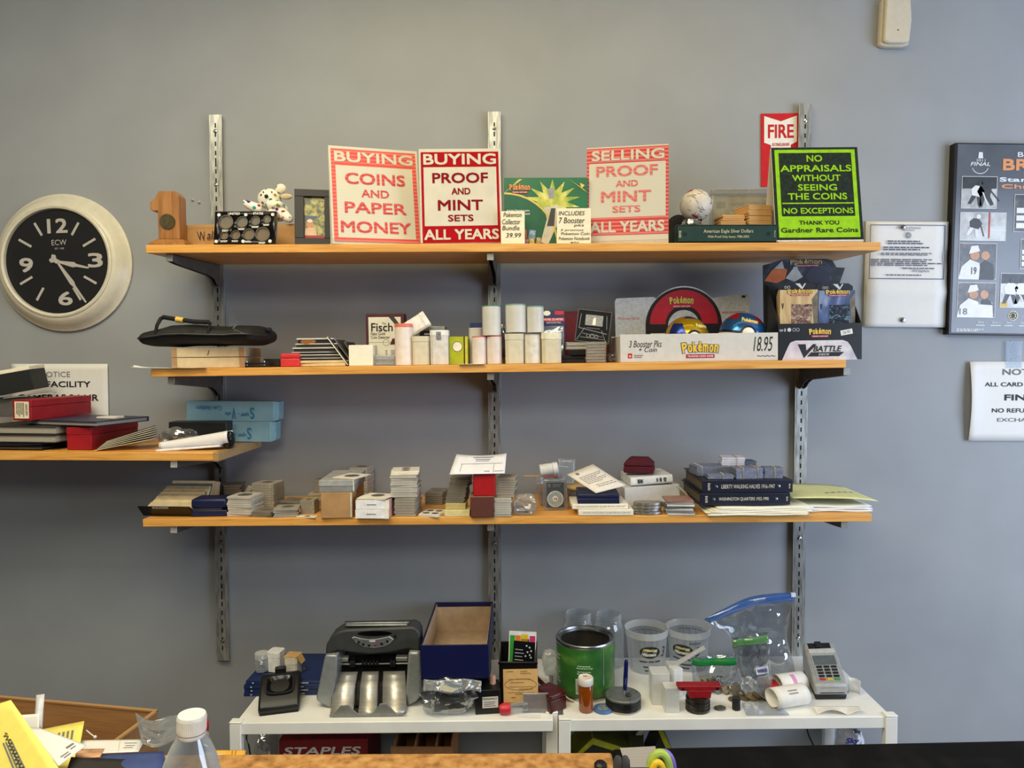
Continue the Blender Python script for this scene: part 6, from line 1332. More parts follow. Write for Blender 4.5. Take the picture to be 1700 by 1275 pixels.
zp = S4.z(W(1390, 850, -.28).x, -.28) + .0008
for i, (nm_, x0, x1, y, a) in enumerate(PL):
    w = (x1 - x0) * 1.72 / F; t = thing('paper_sheet', 'white paper at the right shelf end under the yellow sheet, %s' % nm_, 'paper', (W((x0 + x1) / 2, 850, y).x, y, zp + i * .0042), yaw=a, group='papers under the yellow sheet')
    MB().grid(lambda u, v: ((u - .5) * w, v * .2, .002 * math.sin(u * 4 + i * 2) ** 2 * (1 - v)), 16, 6).build('sheet', PAPER, t, solid=.002)
w = 140 * 1.74 / F; t = thing('yellow_sheet', 'pale yellow legal paper draped over white papers at the shelf end', 'paper', (W(1384, 840, -.262).x, -.272, zp + .0135), yaw=-1)
YEL = M((226, 226, 164), .7, var=.02)
ys = lambda u, v: ((u - .5) * w, v * .2, .0125 - .02 * max(0, u - .72) ** 1.3 + .002 * math.sin(u * 3) + .005 * (1 - u))
MB().grid(ys, 24, 8).build('sheet', YEL, t, solid=.0006)
m = MB()
for i in range(5): m.add([tuple(Vector(ys(u, v)) + Vector((0, 0, .0008))) for u, v in ((.5 + .09 * i, .3 + .04 * i), (.56 + .09 * i, .32 + .04 * i), (.56 + .09 * i, .38 + .04 * i), (.5 + .09 * i, .34 + .04 * i))], [(0, 1, 2, 3)])
m.build('pen_marks', M((150, 150, 110), .6, var=0), t)
settle(S4, BEFORE)
# ================================================================ WHITE RACK TABLES
TB = Surf((395, 1200.5), (1472, 1189.5), -.355, 0)
LACQ = M((244, 243, 238), .45, var=.03, scale=8); 
def rack(label, x0, x1, legs):
    A, B = W(x0, 1195, -.357), W(x1, 1195, -.357); c = (A.x + B.x) / 2; L = (B.x - A.x) / 2; z0 = TB.z(c, -.355)
    t = thing('rack_table', label, 'table', (c, -.357, 0), rot=(0, -math.atan(TB.a) * 0, 0), group='white metal rack tables')
    a = TB.a
    sl = lambda x: z0 + a * x
    m = MB(); m.add([(-L + .012, .002, sl(-L + .012)), (L - .012, .002, sl(L - .012)), (L - .012, .345, sl(L - .012)), (-L + .012, .345, sl(-L + .012)), (-L + .012, .002, sl(-L) - .028), (L - .012, .002, sl(L) - .028), (L - .012, .345, sl(L) - .028), (-L + .012, .345, sl(-L) - .028)],
                    [(0, 1, 2, 3), (0, 4, 5, 1), (1, 5, 6, 2), (2, 6, 7, 3), (3, 7, 4, 0), (4, 7, 6, 5)])
    m.build('tabletop', LACQ, t, .002)
    MB().box(-L + .012, .01, .40, L - .012, .34, .425).build('lower_shelf', LACQ, t, .002)
    for sx, y in legs:
        x = sx * (L - .0135); w = .0135
        o = MB(); o.box(x - w, y, 0, x + w, y + .02, sl(x) - .0 if sx * L != 0 else 1); o.box(x - w - .0008, y - .001, sl(x) - .0, x + w + .0008, y + .021, sl(x) + .004); o.build('leg', LACQ, t, .003)
rack('left white metal rack table under the money counter', 381, 927, [(-1, -.002), (-1, .325), (1, .03), (1, .325)])
rack('right white metal rack table under the green can and payment terminal', 928, 1490, [(-1, -.002), (-1, .325), (1, -.002), (1, .325)])

BEFORE = names()
def FT(x0, x1, yt, yb):
    P = TB.hit((x0 + x1) / 2, yb); k = (D + P.y) / F; P.z += .0004; return P, (x1 - x0) * k, W((x0 + x1) / 2, yt, P.y).z - P.z, k
def loc(P): return lambda px, py, dy=0.0: (lambda q: Vector((q.x - P.x, q.y - P.y, q.z - P.z)))(W(px, py, P.y + dy))

# blue binders
P, w, h, k = FT(404, 545, 1131, 1157); BB = M((24, 42, 92), .4, var=.06)
for i in range(4):
    hh = h / 4
    t = thing('binder', 'dark blue coin folder under the small tubes, %s of the pile' % ['bottom one', 'second from the bottom', 'third from the bottom', 'top one'][i], 'folder', P + Vector((rnd.uniform(-.004, .004), rnd.uniform(0, .005), i * hh)), yaw=1.5 - i, group='dark blue coin folders')
    m = MB(); m.box(-w / 2, 0, 0, w / 2, .17, .0018); m.box(-w / 2, 0, hh - .0024, w / 2, .17, hh - .0006); m.box(-w / 2, 0, .0018, w / 2, .003, hh - .0024); m.build('cover', BB, t, .0008); MB().box(-w / 2 + .004, .004, .002, w / 2 - .004, .166, hh - .0026).build('pages', M((150, 150, 150), .7), t)
    m = MB(); m.lines(w * .05, hh * .3, w * .28, hh * .7, 1, -.0006, seed=i, fill=.8); m.quad(-w * .42, hh * .3, -w * .4, hh * .6, -.0006); m.build('print', SILVERPRINT, t)
m = MB(); m.ring(0, 0, .006, .0075, 0, 0, TR(-w * .5 + .12, .07, h / 4 + .0002) @ RX(-90)); m.build('cover_emblem', SILVERPRINT, t)
zt = P.z + h + .0006
kk = 1.72 / F
Pj = G(435, 1114, zt)
t = thing('clear_jar', 'small empty clear plastic jar standing on the blue folders', 'jar', Pj); MB().lathe([(0, .001), (.0145, .001), (.0155, .004), (.0155, .034)], 28).build('jar', clear('jar_clear', base=.14, edge=.65), t, solid=.0008); MB().lathe([(.0172, .034), (.0172, .046), (.0165, .048), (0, .048)], 28).build('lid', HAZE, t)
Pj = G(459, 1112, zt); t = thing('coin_tube', 'white square coin tube standing on the blue folders', 'coin tube', Pj, yaw=-12); b, c = tube_geo(.036, .052, True, None, .016, None, .3); b.build('tube', M((232, 230, 226), .4), t, .001); c.build('lid', M((238, 236, 232), .4), t, .001)
Pj = G(487, 1118, zt); t = thing('coin_tube', 'square tube with tan cover and loose flap on the blue folders', 'coin tube', Pj, yaw=-8); b, c = tube_geo(.035, .048, True, None, .02, None, .25); b.build('tube', M((206, 202, 192), .4), t, .001); c.build('lid', M((222, 212, 190), .5), t, .001); MB().box(-.0178, -.0178, .0482, .0178, .0178, .0492).build('tan_cover', TAN, t); MB().box(0, -.012, 0, .001, .012, .02, 0, TR(.0182, 0, .048) @ RY(150)).build('flap', TAN, t)
# round sticker on the table
P = TB.hit(500, 1156); tag(MB().cyl(.011, 0, .0008, 24).build('round_token', M((206, 200, 176), .6), None, loc=P + Vector((0, 0, .0004))), 'round paper token on the table beside the black charger', 'token')

# charger dock
P, w, h, k = FT(438, 491, 1120, 1186)
t = thing('charger_dock', 'black charging cradle at the left end of the table', 'charger', P + Vector((-.002, 0, 0)), yaw=14)
w = .094; d = .095
DKM = M((24, 24, 25), .4, var=.08)
m = MB(); pts = [(0, .002), (d, .002), (d * 1.02, .02), (d, .062), (d * .8, .066), (d * .1, .032), (-.004, .016)]
m.prof(pts, -w / 2, w / 2); m.build('body', DKM, t, .005)
MB().prof([(.001, 0), (d * .96, 0), (d * .97, .004), (.0, .004)], -w / 2 + .003, w / 2 - .003).build('foot', M((14, 14, 14), .7), t)
sl = math.degrees(math.atan2(.034, d * .7)); T0 = TR(0, d * .45, .0535) @ RX(sl)
m = MB(); m.grid(lambda u, v: ((u - .5) * .06, (v - .5) * .05, -.002 - .012 * math.sin(math.pi * v) * math.sin(math.pi * u)), 14, 14, 0, T0 @ TR(0, 0, .003)); m.build('cradle_recess', M((12, 13, 17), .2), t)
m = MB(); pr = [(.032 * math.copysign(abs(math.cos(R(a))) ** .5, math.cos(R(a))), .027 * math.copysign(abs(math.sin(R(a))) ** .5, math.sin(R(a)))) for a in range(0, 360, 12)]
m.tube([(x, y, .0016) for x, y in pr], .002, 6, T=T0, closed=True); m.build('recess_rim', M((40, 40, 42), .35), t)
MB().box(-.014, d * .84, .06, .012, d * .98, .078).build('contact_post', BLACK, t, .002); m = MB(); m.box(-.008, d * .86, .0785, .006, d * .96, .0795); m.build('contacts', STEEL, t)

# money counter
P = TB.hit(611, 1189.5); P.z += .0006; q = loc(P)
t = thing('money_counter', 'grey and steel banknote counting machine on the left table', 'money counter', P)
SIL = M((150, 154, 154), .35, .35, var=.04); CHR = M((58, 60, 60), .5, var=.06); STL = ramp_mat('brushed_steel', 'noise', [(0.3, (196, 192, 182)), (0.7, (216, 212, 204))], (1, 40, 60), .42, nscale=6, metal=.65)
def pp(lst, dy): return [(q(a, b, dy).x, max(.0008, q(a, b, dy).z)) for a, b in lst]
MB().prism(pp([(541, 1087), (561, 1087), (560, 1110), (553, 1150), (551, 1184), (546, 1182), (526, 1163), (525, 1157), (534, 1117)], .04), .04, .17).build('side_panel', SIL, t, .006)
MB().prism(pp([(679, 1084), (698, 1084), (700, 1129), (699, 1158), (690, 1168), (675, 1178), (674, 1150)], .04), .04, .17).build('side_panel', SIL, t, .006)
MB().prism(pp([(541, 1086), (543, 1070), (551, 1056), (563, 1048), (577, 1045), (687, 1042), (695, 1046), (699, 1054), (699, 1083), (679, 1079), (645, 1085), (613, 1087), (590, 1084), (562, 1080)], .05), .05, .105).build('top_cover', CHR, t, .005)
MB().prism(pp([(558, 1088), (680, 1085), (677, 1180), (556, 1182)], .11), .11, .165).build('inner_frame', M((12, 12, 12), .6), t)
rows_ = [(1115, .085), (1122, .077), (1130, .068), (1137, .058), (1146, .05), (1156, .042), (1166, .03), (1173, .02), (1180, .012), (1188, .004)]
xl = [561, 559, 557, 554.5, 553, 552, 551, 550, 549, 548]; xr = [673, 673.5, 674, 674, 674.5, 674.5, 675, 675, 674, 673]
def strip_(m, f0, f1, e, mi=0):
    vs = []; 
    for (py, dy), a, b in zip(rows_, xl, xr): vs += [Vector((p.x, p.y, max(.0012, p.z))) for p in (q(a + (b - a) * f0, py, dy - e), q(a + (b - a) * f1, py, dy - e))]
    m.add(vs, [(2 * i, 2 * i + 2, 2 * i + 3, 2 * i + 1) for i in range(len(rows_) - 1)], mi)
m = MB(); strip_(m, 0, .30, 0); m.build('front_plate', STL, t, solid=.001)
m = MB(); strip_(m, .37, .61, 0); m.build('front_plate', STL, t, solid=.001)
m = MB(); strip_(m, .68, 1, 0); m.build('front_plate', STL, t, solid=.001)
m = MB(); strip_(m, 0, 1, -.006); m.build('slot_backing', BLACK, t)
for f in (.335, .645):
    c = [q(xl[i] + (xr[i] - xl[i]) * f, rows_[i][0], rows_[i][1] + .001) for i in range(0, 8)]
    m = MB(); m.tube(c, [.004, .0058, .0062, .0062, .0062, .0062, .0062, .005], 8); m.build('note_wheel', M((20, 20, 20), .25), t)
m = MB(); lp = pp([(546, 1187), (552, 1187), (566, 1171), (579, 1170), (586, 1178), (594, 1185), (606, 1187), (619, 1185), (626, 1176), (631, 1169), (642, 1168.5), (650, 1177), (658, 1186), (668, 1186), (674, 1181), (675, 1186), (668, 1189.5), (556, 1191), (548, 1190)], -.004)
m.prism(lp, -.005, -.001); m.build('stop_lip', M((132, 132, 128), .4, .2), t, .001)
zr = q(600, 1093, .1).z; xa = q(560, 1093, .1).x; xb = q(678, 1093, .1).x; T0 = TR(0, .1, zr) @ RY(90)
m = MB(); m.cyl(.008, xa, xa + .03, 20, T=T0); m.build('roller', STL, t); m = MB(); m.cyl(.008, xb - .028, xb, 20, T=T0); m.build('roller', STL, t)
MB().cyl(.0035, xa, xb, 14, T=TR(0, .098, zr - .013) @ RY(90)).build('shaft', STEEL, t)
for f in (.2, .235, .36, .41, .46, .51, .56, .76, .8): x = xa + (xb - xa) * f; MB().cyl(.013 if f in (.2, .235, .76, .8) else .009, x, x + .006, 20, T=TR(0, .099, zr - .01) @ RY(90)).build('feed_wheel', M((20, 20, 20), .6), t)
cr = [(586, 1058.7), (589, 1056.5), (600, 1060), (613, 1062), (628, 1061.5), (641, 1059), (649, 1057.3), (655, 1062), (648, 1069), (638, 1073.5), (622, 1075.5), (606, 1073.5), (594, 1067)]
m = MB(); m.prism([(p.x, p.z) for p in (q(a, b, .049) for a, b in cr)], .0485, .05); m.build('control_panel_rim', M((206, 206, 204), .4), t)
cc = (q(620, 1066, .049).x, q(620, 1066, .049).z); m = MB(); m.prism([(cc[0] + (p.x - cc[0]) * .96, cc[1] + (p.z - cc[1]) * .9) for p in (q(a, b, .049) for a, b in cr)], .0478, .0486); m.build('control_panel', M((96, 98, 100), .4), t)
for i, (a, b) in enumerate(((597.5, 1065.5), (605, 1069.5), (614.5, 1071.5), (625, 1071), (635.5, 1069), (645, 1065))): p = q(a, b, .048); MB().lathe([(.0032, 0), (.0032, .0012), (.0026, .0018), (0, .0018)], 14, T=TR(p.x, .0478, p.z) @ RX(90)).build('button', M((150, 30, 44), .4) if i == 3 else BLACK, t)
a = q(615, 1066, .048); b = q(628, 1063, .048); m = MB(); m.lines(a.x, a.z, b.x, b.z, 1, .0474, seed=2, fill=.8); m.build('maker_mark', WHITE, t)
c = q(624, 1052, .05); MB().disc(c.x, c.z, .042, .0495, rz=.0062).build('display_window', M((10, 8, 8), .15), t)
p = q(658, 1057, .05); MB().cyl(.003, 0, .003, 12, T=TR(p.x, .05, p.z) @ RX(90)).build('knob', BLACK, t)
a = q(578, 1045, .09); b = q(684, 1041, .09); zt_ = q(620, 1043, .05).z
m = MB(); zq = q(620, 1042, .05).z; m.box(a.x, .062, zq + .001, b.x, .075, zq + .008); m.box(a.x + .004, .056, zq + .0005, b.x - .004, .062, zq + .0035); m.build('hopper_plate', STEEL, t, .001)

# navy open box on a dark carton
A, B = W(699, 1128, -.335), W(812, 1128, -.335); hb = W(755, 1071, -.335).z - A.z; zb = A.z
ztab = TB.z(B.x, -.3)
P = Vector(((A.x + B.x) / 2, -.335, zb)); w = B.x - A.x
boxy('dark_carton', 'dark grey carton under the open navy box', 'box', Vector((P.x + .01, -.235, ztab + .0006)), w * .8, zb - ztab - .0016, .17, M((44, 42, 42), .7), 0, .002)
NV = M((18, 22, 68), .4, var=.05); LIN = M((186, 160, 128), .8, var=.04)
t = thing('open_box', 'open navy cardboard box with tan lining beside the money counter', 'box', P)
d = .3; th = .0035
m = MB(); m.box(-w / 2, 0, 0, w / 2, th, hb); m.box(-w / 2, d - th, 0, w / 2, d, hb); m.box(-w / 2, th, 0, -w / 2 + th, d - th, hb); m.box(w / 2 - th, th, 0, w / 2, d - th, hb); m.box(-w / 2, 0, 0, w / 2, d, .003); m.build('shell', NV, t, .0008)
m = MB(); e = th + .0006; m.box(-w / 2 + e, e, .0034, w / 2 - e, e + .001, hb - .004); m.box(-w / 2 + e, d - e - .001, .0034, w / 2 - e, d - e, hb - .012); m.box(-w / 2 + e, e, .0034, -w / 2 + e + .001, d - e, hb - .003); m.box(w / 2 - e - .001, e, .0034, w / 2 - e, d - e, hb - .003); m.box(-w / 2 + e, e, .0034, w / 2 - e, d - e, .0044); m.build('lining', LIN, t)
# wrinkled zip bag of dark coin slabs
P, w, h, k = FT(700, 786, 1128, 1196)
crumple('zip_bag', 'wrinkled clear zip bag of wrapped coins in front of the navy box', 'bag', P + Vector((0, .004, 0)), w * 1.1, h * .96, .075, FILM, 12, .3)
DKC = M((64, 60, 56), .4, .4, var=.2, scale=60)
for i in range(9): tag(MB().box(-.017, 0, 0, .017, .03, .006).build('wrapped_coin', [DKC, STEEL][i % 2], None, .001, loc=P + Vector((rnd.uniform(-.018, .018), .02 + rnd.uniform(0, .012), .004 + i * .0062)), rot=(R(rnd.uniform(-12, 12)), R(rnd.uniform(-12, 12)), R(rnd.uniform(-30, 30)))), 'wrapped dark coin inside the wrinkled zip bag by the navy box', 'coin', 'wrapped coins in the zip bag')
P2 = W(752, 1130, -.345); t = thing('zip_bag', 'flat empty zip bag lying over the wrinkled one', 'bag', (P2.x, -.345, P2.z - .022), rot=(0, 0, R(-4))); MB().grid(lambda u, v: ((u - .5) * .135, -.006 * math.sin(u * 7) - .012 * (1 - v), .024 * v + .005 * math.sin(u * 9) * (1 - v)), 26, 8).build('film', clear('bag_film', base=.2, edge=.7, bump=.9, bscale=50), t, solid=.0004); MB().poly([(-.03, .004), (.0, .0), (.012, .008), (-.006, .014), (-.026, .02)], -.014).build('torn_label', CREAM, t)
# black label box
P, w, h, k = FT(789, 832, 1146, 1186)
t = thing('label_box', 'small black box with a white typed label in front of the organiser', 'box', P, yaw=6); MB().box(-w / 2, 0, 0, w / 2, .055, h).build('box', BLACK, t, .0012); MB().box(-w * .22, -.0008, h * .26, w * .4, -.0002, h * .72).build('label_sticker', M((222, 214, 200), .6), t)
m = MB(); m.text('POSTAGE MINI KIT', -w * .2, h * .6, w * .37, h * .68, -.0012, bold=.02); m.lines(-w * .16, h * .3, w * .32, h * .54, 3, -.0012, seed=4, fill=.35); m.build('lettering', M((70, 66, 62), .6, var=0), t)
P3 = W(818, 1136, -.29); tag(MB().lathe([(.0075, 0), (.0078, .018), (.006, .022), (0, .022)], 18).build('peach_cap', M((214, 166, 140), .5), None, loc=(P3.x, -.29, P3.z)), 'small peach cap resting between the navy box and the organiser', 'cap')
# organiser
P, w, h, k = FT(829, 893, 1099, 1172); P.y += .0
t = thing('desk_organiser', 'black desk organiser box holding coloured note cards', 'organiser', P, yaw=-2)
d = .08; th = .003; OB = M((20, 18, 17), .3, var=.1)
m = MB(); m.box(-w / 2, 0, 0, w / 2, th, h); m.box(-w / 2, d - th, 0, w / 2, d, h * 1.18); m.box(-w / 2, th, 0, -w / 2 + th, d - th, h * 1.08); m.box(w / 2 - th, th, 0, w / 2, d - th, h * 1.08); m.box(-w / 2, 0, 0, w / 2, d, .003); m.box(-w / 2 - .002, -.002, h * .94, w / 2 + .002, .0, h); m.build('tray', OB, t, .001)
k2 = (D + P.y + .05) / F; zc = W(866, 1098, P.y + .05).z - .05
Pn = Vector((W(866, 1090, P.y + .05).x, P.y + .05, W(866, 1104, P.y + .05).z - .02))
t = thing('note_card', 'white card with green orange and pink tabs in the black organiser', 'card', Pn, rot=(R(-4), R(2.5), R(-2)))
hh = W(866, 1050, Pn.y).z - Pn.z; ww = 46 * k2; MB().box(-ww / 2, 0, 0, ww / 2, .001, hh).build('card', M((226, 226, 220), .6), t)
for c, a, b, z0, z1 in (((60, 160, 60), -.46, -.28, .0, .9), ((230, 120, 40), -.26, -.08, .6, .9), ((230, 190, 50), -.06, .2, .62, .93), ((200, 50, 110), .26, .46, .3, .9), ((70, 52, 36), -.06, .24, .45, .82)): MB().quad(a * ww, z0 * hh, b * ww, z1 * hh, -.0006).build('colour_tab', M(c, .5), t)
t = thing('note_card', 'black card with white dots leaning in the organiser before the coloured card', 'card', Pn + Vector((.002, -.016, 0)), rot=(R(-6), R(4), R(-6))); hh2 = W(866, 1067, Pn.y - .016).z - Pn.z; MB().box(-18 * k2, 0, 0, 18 * k2, .001, hh2).build('card', M((16, 17, 22), .3), t)
m = MB()
for x, z in ((4, .88), (9, .84), (12, .74), (6, .7), (10, .62), (3, .58), (12, .55)): m.disc(x * k2, z * hh2, .0022, -.0006, n=10)
m.lines(-15 * k2, .4 * hh2, 0, .8 * hh2, 4, -.0006, seed=9, fill=.2); m.build('dots', M((200, 204, 206), .5), t)
# kraft note
P, w, h, k = FT(836, 894, 1113, 1173); P.y -= .012; P.z = W(866, 1166, P.y).z
t = thing('kraft_note', 'kraft paper note with pencil writing leaning on the organiser', 'note', P, rot=(R(-7), R(-.5), 0)); hn = W(866, 1113, P.y).z - P.z; MB().box(-w / 2, -.002, 0, w / 2, -.001, hn).build('sheet', M((212, 170, 108), .75, var=.04), t)
m = MB(); 
for i, (a, b, z) in enumerate(((-.4, -.2, .93), (.0, .2, .93), (.0, .3, .87), (-.36, .3, .70), (-.3, .1, .6), (-.35, .36, .47), (-.05, .34, .4), (-.38, .4, .3), (-.15, .1, .25), (-.28, -.15, .15))):
    m.tube([((a + (b - a) * j / 14) * w, -.0026, (z + .014 * math.sin(j * 2.4 + i)) * hn) for j in range(15)], .00045, 4)
m.tube([(.46 * w * math.cos(R(a)), -.0026, (.54 + .17 * math.sin(R(a))) * hn) for a in range(0, 360, 12)], .0004, 4, closed=True); m.build('handwriting', M((110, 76, 44), .7, var=0), t)
# things at the organiser foot
P, w, h, k = FT(829, 853, 1168, 1191); t = thing('red_cap_tube', 'clear tube with red cap lying before the organiser', 'tube', P + Vector((0, .014, .0135)), rot=(0, R(90), R(12))); MB().lathe([(0, -.018), (.009, -.017), (.0132, -.008), (.0132, .006), (.011, .008), (0, .008)], 20).build('cap', M((206, 50, 62), .35), t); MB().lathe([(.0105, .008), (.0105, .05), (0, .051)], 20).build('tube', CLEAR, t)
P = TB.hit(889, 1182); k = (D + P.y) / F; t = thing('clear_sleeve', 'clear plastic sleeve with brown card standing before the mahogany box', 'sleeve', P + Vector((0, -.006, .0006)), rot=(R(-4), 0, R(-2))); MB().box(-22 * k, 0, 0, 22 * k, .006, 32 * k).build('sleeve', clear('sleeve_clear', base=.2, edge=.6), t, .0008); MB().box(-20 * k, .002, .002, 19 * k, .004, 29 * k).build('brown_card', M((110, 72, 56), .6, var=.2, scale=50), t)
P = TB.hit(880, 1189); tag(MB().box(-.026, -.008, 0, .024, .007, .0007).build('business_card', PAPER, None, loc=P + Vector((0, 0, .0004)), rot=(0, 0, R(-10))), 'white business card lying at the front table edge', 'card')
P = TB.hit(914, 1187); k = (D + P.y) / F
MH = ramp_mat('mahogany', 'noise', [(0.3, (52, 16, 18)), (0.6, (84, 26, 28)), (0.8, (104, 36, 34))], (3, 20, 20), .25, nscale=5)
t = thing('mahogany_box', 'glossy mahogany box turned corner forward beside the green can', 'box', P + Vector((0, 0, .0006)), yaw=0)
MB().box(0, 0, 0, .05, .06, .03, 0, RZ(38)).build('base', MH, t, .002); MB().box(-.001, -.001, .0305, .051, .061, .044, 0, RZ(38)).build('lid', MH, t, .004)
# brown pouch strip and tissue
P = TB.hit(925, 1165); P.y += .0; q = loc(P)
pth = [(893, 1117, .055), (903, 1127, .05), (915, 1138, .042), (926, 1144, .03), (938, 1152, .012), (948, 1160, .0), (957, 1164, -.004)]
t = thing('foil_pouch', 'torn brown and gold foil pouch between the organiser and green can', 'pouch', P + Vector((-.006, -.006, .001)))
m = MB(); m.grid(lambda u, v: tuple(q(*[pth[min(6, int(u * 6))][j] + (pth[min(6, int(u * 6) + 1)][j] - pth[min(6, int(u * 6))][j]) * (u * 6 - int(u * 6)) for j in range(3)]) + Vector((0, .012 * (1 - v), max(-.02, -.024 * (1 - v))))), 24, 5); 
for i, p in enumerate(m.v): m.v[i] = Vector((p.x, p.y, max(.0005, p.z)))
m.build('foil', ramp_mat('foil_print', 'noise', [(0.35, (84, 30, 28)), (0.5, (150, 100, 60)), (0.62, (170, 160, 110))], (1, 1, 1), .3, nscale=35), t, solid=.0006)
m = MB(); m.tube([tuple(q(*p) + Vector((0, 0, .0012))) for p in pth], .0012, 6); m.build('torn_edge', M((222, 206, 190), .5), t)
P, w, h, k = FT(899, 925, 1093, 1134); crumple('tissue_bag', 'small crumpled frosted bag behind the brown pouch', 'bag', P + Vector((.004, .03, 0)), w, h, .04, HAZE, 44, .25)

# green can
P = TB.hit(977, 1167); k = (D + P.y) / F; r = 50.5 * k; Pc = P + Vector((0, r + .002, .0006)); hc = W(977, 1077, P.y).z - P.z
t = thing('green_can', 'large open green metal can on the right rack table', 'can', Pc)
GC = ramp_mat('green_can_print', 'noise', [(0.3, (34, 84, 40)), (0.55, (58, 118, 48)), (0.75, (118, 160, 70))], (1, 1, 1.4), .35, nscale=14)
MB().lathe([(0, .002), (r * .97, .002), (r, .006), (r, hc - .006)], 56).build('printed_wall', GC, t)
m = MB(); m.lathe([(r, hc - .006), (r * 1.025, hc - .003), (r * 1.025, hc), (r, hc + .003), (r * .95, hc + .002), (r * .93, hc - .004), (r * .85, hc - .005), (r * .84, hc - .002), (r * .83, hc - .006), (r * .96, hc - .012)], 56); m.build('rim', STEEL, t); MB().lathe([(r * 1.005, .0), (r * 1.015, .004), (r * 1.0, .008)], 56).build('foot_ring', STEEL, t)
MB().lathe([(r * .985, hc - .008), (r * .985, .004), (0, .004)], 56).build('inside', M((170, 166, 158), .22, .95, var=.05), t)
def wrap(m, a0, a1, z0, z1, mi=0, n=10): m.grid(lambda u, v: ((r + .0008) * math.cos(R(a0 + (a1 - a0) * u)), (r + .0008) * math.sin(R(a0 + (a1 - a0) * u)), z0 + (z1 - z0) * v), n, 1, mi)
m = MB(); wrap(m, 301, 303, .006, hc - .008); m.build('seam', M((150, 160, 150), .3, .7), t)
m = MB(); wrap(m, 246, 266, .018, .055); m.build('barcode_field', M((222, 226, 216), .5), t)
m = MB(); qq = random.Random(3); a = 247
while a < 265: w_ = qq.uniform(.4, 1.2); wrap_r = r; m.grid(lambda u, v: ((r + .0012) * math.cos(R(a + w_ * u)), (r + .0012) * math.sin(R(a + w_ * u)), .02 + .033 * v), 1, 1); a += w_ + qq.uniform(.5, 1.2)
m.build('bars', INK, t)
m = MB()
for i, (a0, L, z) in enumerate(((187, 20, .1), (187, 14, .095), (187, 20, .09), (186, 18, .065), (186, 22, .058), (186, 16, .05), (186, 20, .042), (186, 18, .034), (250, 22, .086), (248, 28, .081), (250, 26, .072), (249, 20, .067), (249, 12, .03))):
    x = a0
    while x < a0 + L: w_ = qq.uniform(2, 5); m.grid(lambda u, v: ((r + .001) * math.cos(R(x + w_ * u)), (r + .001) * math.sin(R(x + w_ * u)), z + .0022 * v), 2, 1); x += w_ + 1
m.build('label_print', M((200, 222, 190), .5), t)
m = MB(); wrap(m, 184, 194, .125, .139); m.build('red_label', M((200, 80, 60), .5), t)

# clear jars behind
JAR = clear('jar_plastic', base=.04, edge=.7, rough=.06, gloss=.1, film=(240, 242, 242))
for label, px, py, w_, yt in (('clear screw neck jar behind the green can, left one', 961, 1128, 62, 1016), ('clear screw neck jar behind the green can, right one', 1011, 1131, 66, 1018)):
    P = W(px, py, -.053); P.z = TB.z(P.x, -.053); r = .041; h = W(px, yt, -.053).z - P.z
    t = thing('clear_jar', label, 'jar', P + Vector((0, 0, .0006)), group='clear jars behind the green can')
    MB().lathe([(0, .001), (r * .9, .001), (r, .006), (r, h * .66), (r * .98, h * .72), (r * .86, h * .80), (r * .80, h * .83), (r * .80, h * .97), (r * .78, h)], 44).build('body', JAR, t)
    m = MB(); 
    for zz in (.845, .90, .955): m.lathe([(r * .80, h * (zz - .016)), (r * .845, h * zz), (r * .80, h * (zz + .016))], 44)
    m.build('screw_thread', JAR, t)

# pill bottle
P, w, h, k = FT(962, 986, 1127, 1186)
t = thing('pill_bottle', 'amber pill bottle with white cap in front of the green can', 'pill bottle', P + Vector((0, w / 2, 0))); r = w / 2
MB().lathe([(0, .001), (r * .92, .001), (r, .004), (r, h * .72), (r * .86, h * .76), (r * .86, h * .8)], 32).build('bottle', clear('amber_plastic', tint=(206, 110, 20), base=.35, edge=.75, film=(196, 104, 20), rough=.15), t)
MB().lathe([(0, .004), (r * .85, .004), (r * .85, h * .4), (0, h * .42)], 24).build('contents', M((176, 96, 24), .5), t)
MB().lathe([(r * 1.04, h * .76), (r * 1.1, h * .78), (r * 1.1, h * .93), (r * .98, h * .97), (r * .9, h * .96), (0, h * .96)], 36).build('cap', M((232, 226, 216), .45), t)
m = MB(); m.text('NO', -r * .3, 0, r * .3, r * .5, 0, 0, TR(0, 0, h * .9625) @ RX(-90), bold=.03); m.build('cap_print', M((200, 50, 70), .5), t)
# blue chip, puck, pen
P = TB.hit(1003, 1187); k = (D + P.y) / F; r = 16 * k; t = thing('blue_chip', 'blue plastic disc with worn picture beside the round tape puck', 'disc', P + Vector((0, r, .0004))); MB().lathe([(0, 0), (r, 0), (r * 1.02, .003), (r * .97, .006), (r * .8, .0062), (0, .0058)], 36).build('disc', M((84, 116, 170), .4), t, 0); MB().cyl(r * .6, .0062, .0066, 24).build('picture', M((120, 132, 140), .5, var=.3, scale=150), t)
P = TB.hit(1039, 1188); k = (D + P.y) / F; r = 31 * k; Pk = P + Vector((0, r, .0004)); hp = 21 * k
t = thing('tape_puck', 'round grey and black tape measure puck on the right table', 'tape measure', Pk)
MB().lathe([(0, 0), (r, 0), (r, .003), (r * .96, .004)], 44).build('base_plate', STEEL, t); MB().lathe([(r * .97, .004), (r * .98, .008), (r * .98, hp - .004), (r * .95, hp - .002)], 44).build('band', M((24, 24, 25), .5), t); MB().lathe([(r * .99, hp - .003), (r * .98, hp), (r * .93, hp + .0015), (0, hp + .001)], 44).build('top_plate', M((134, 138, 136), .35, .6, var=.06), t)
MB().lathe([(.0062, hp), (.0062, hp + .006), (.005, hp + .008), (0, hp + .008)], 20, c=(.011, -.012)).build('knob', M((50, 52, 52), .5), t)
for a in (20, 110, 200, 290): MB().cyl(.0016, hp + .0005, hp + .002, 8, c=(r * .82 * math.cos(R(a)), r * .82 * math.sin(R(a)))).build('rivet', BLACK, t)
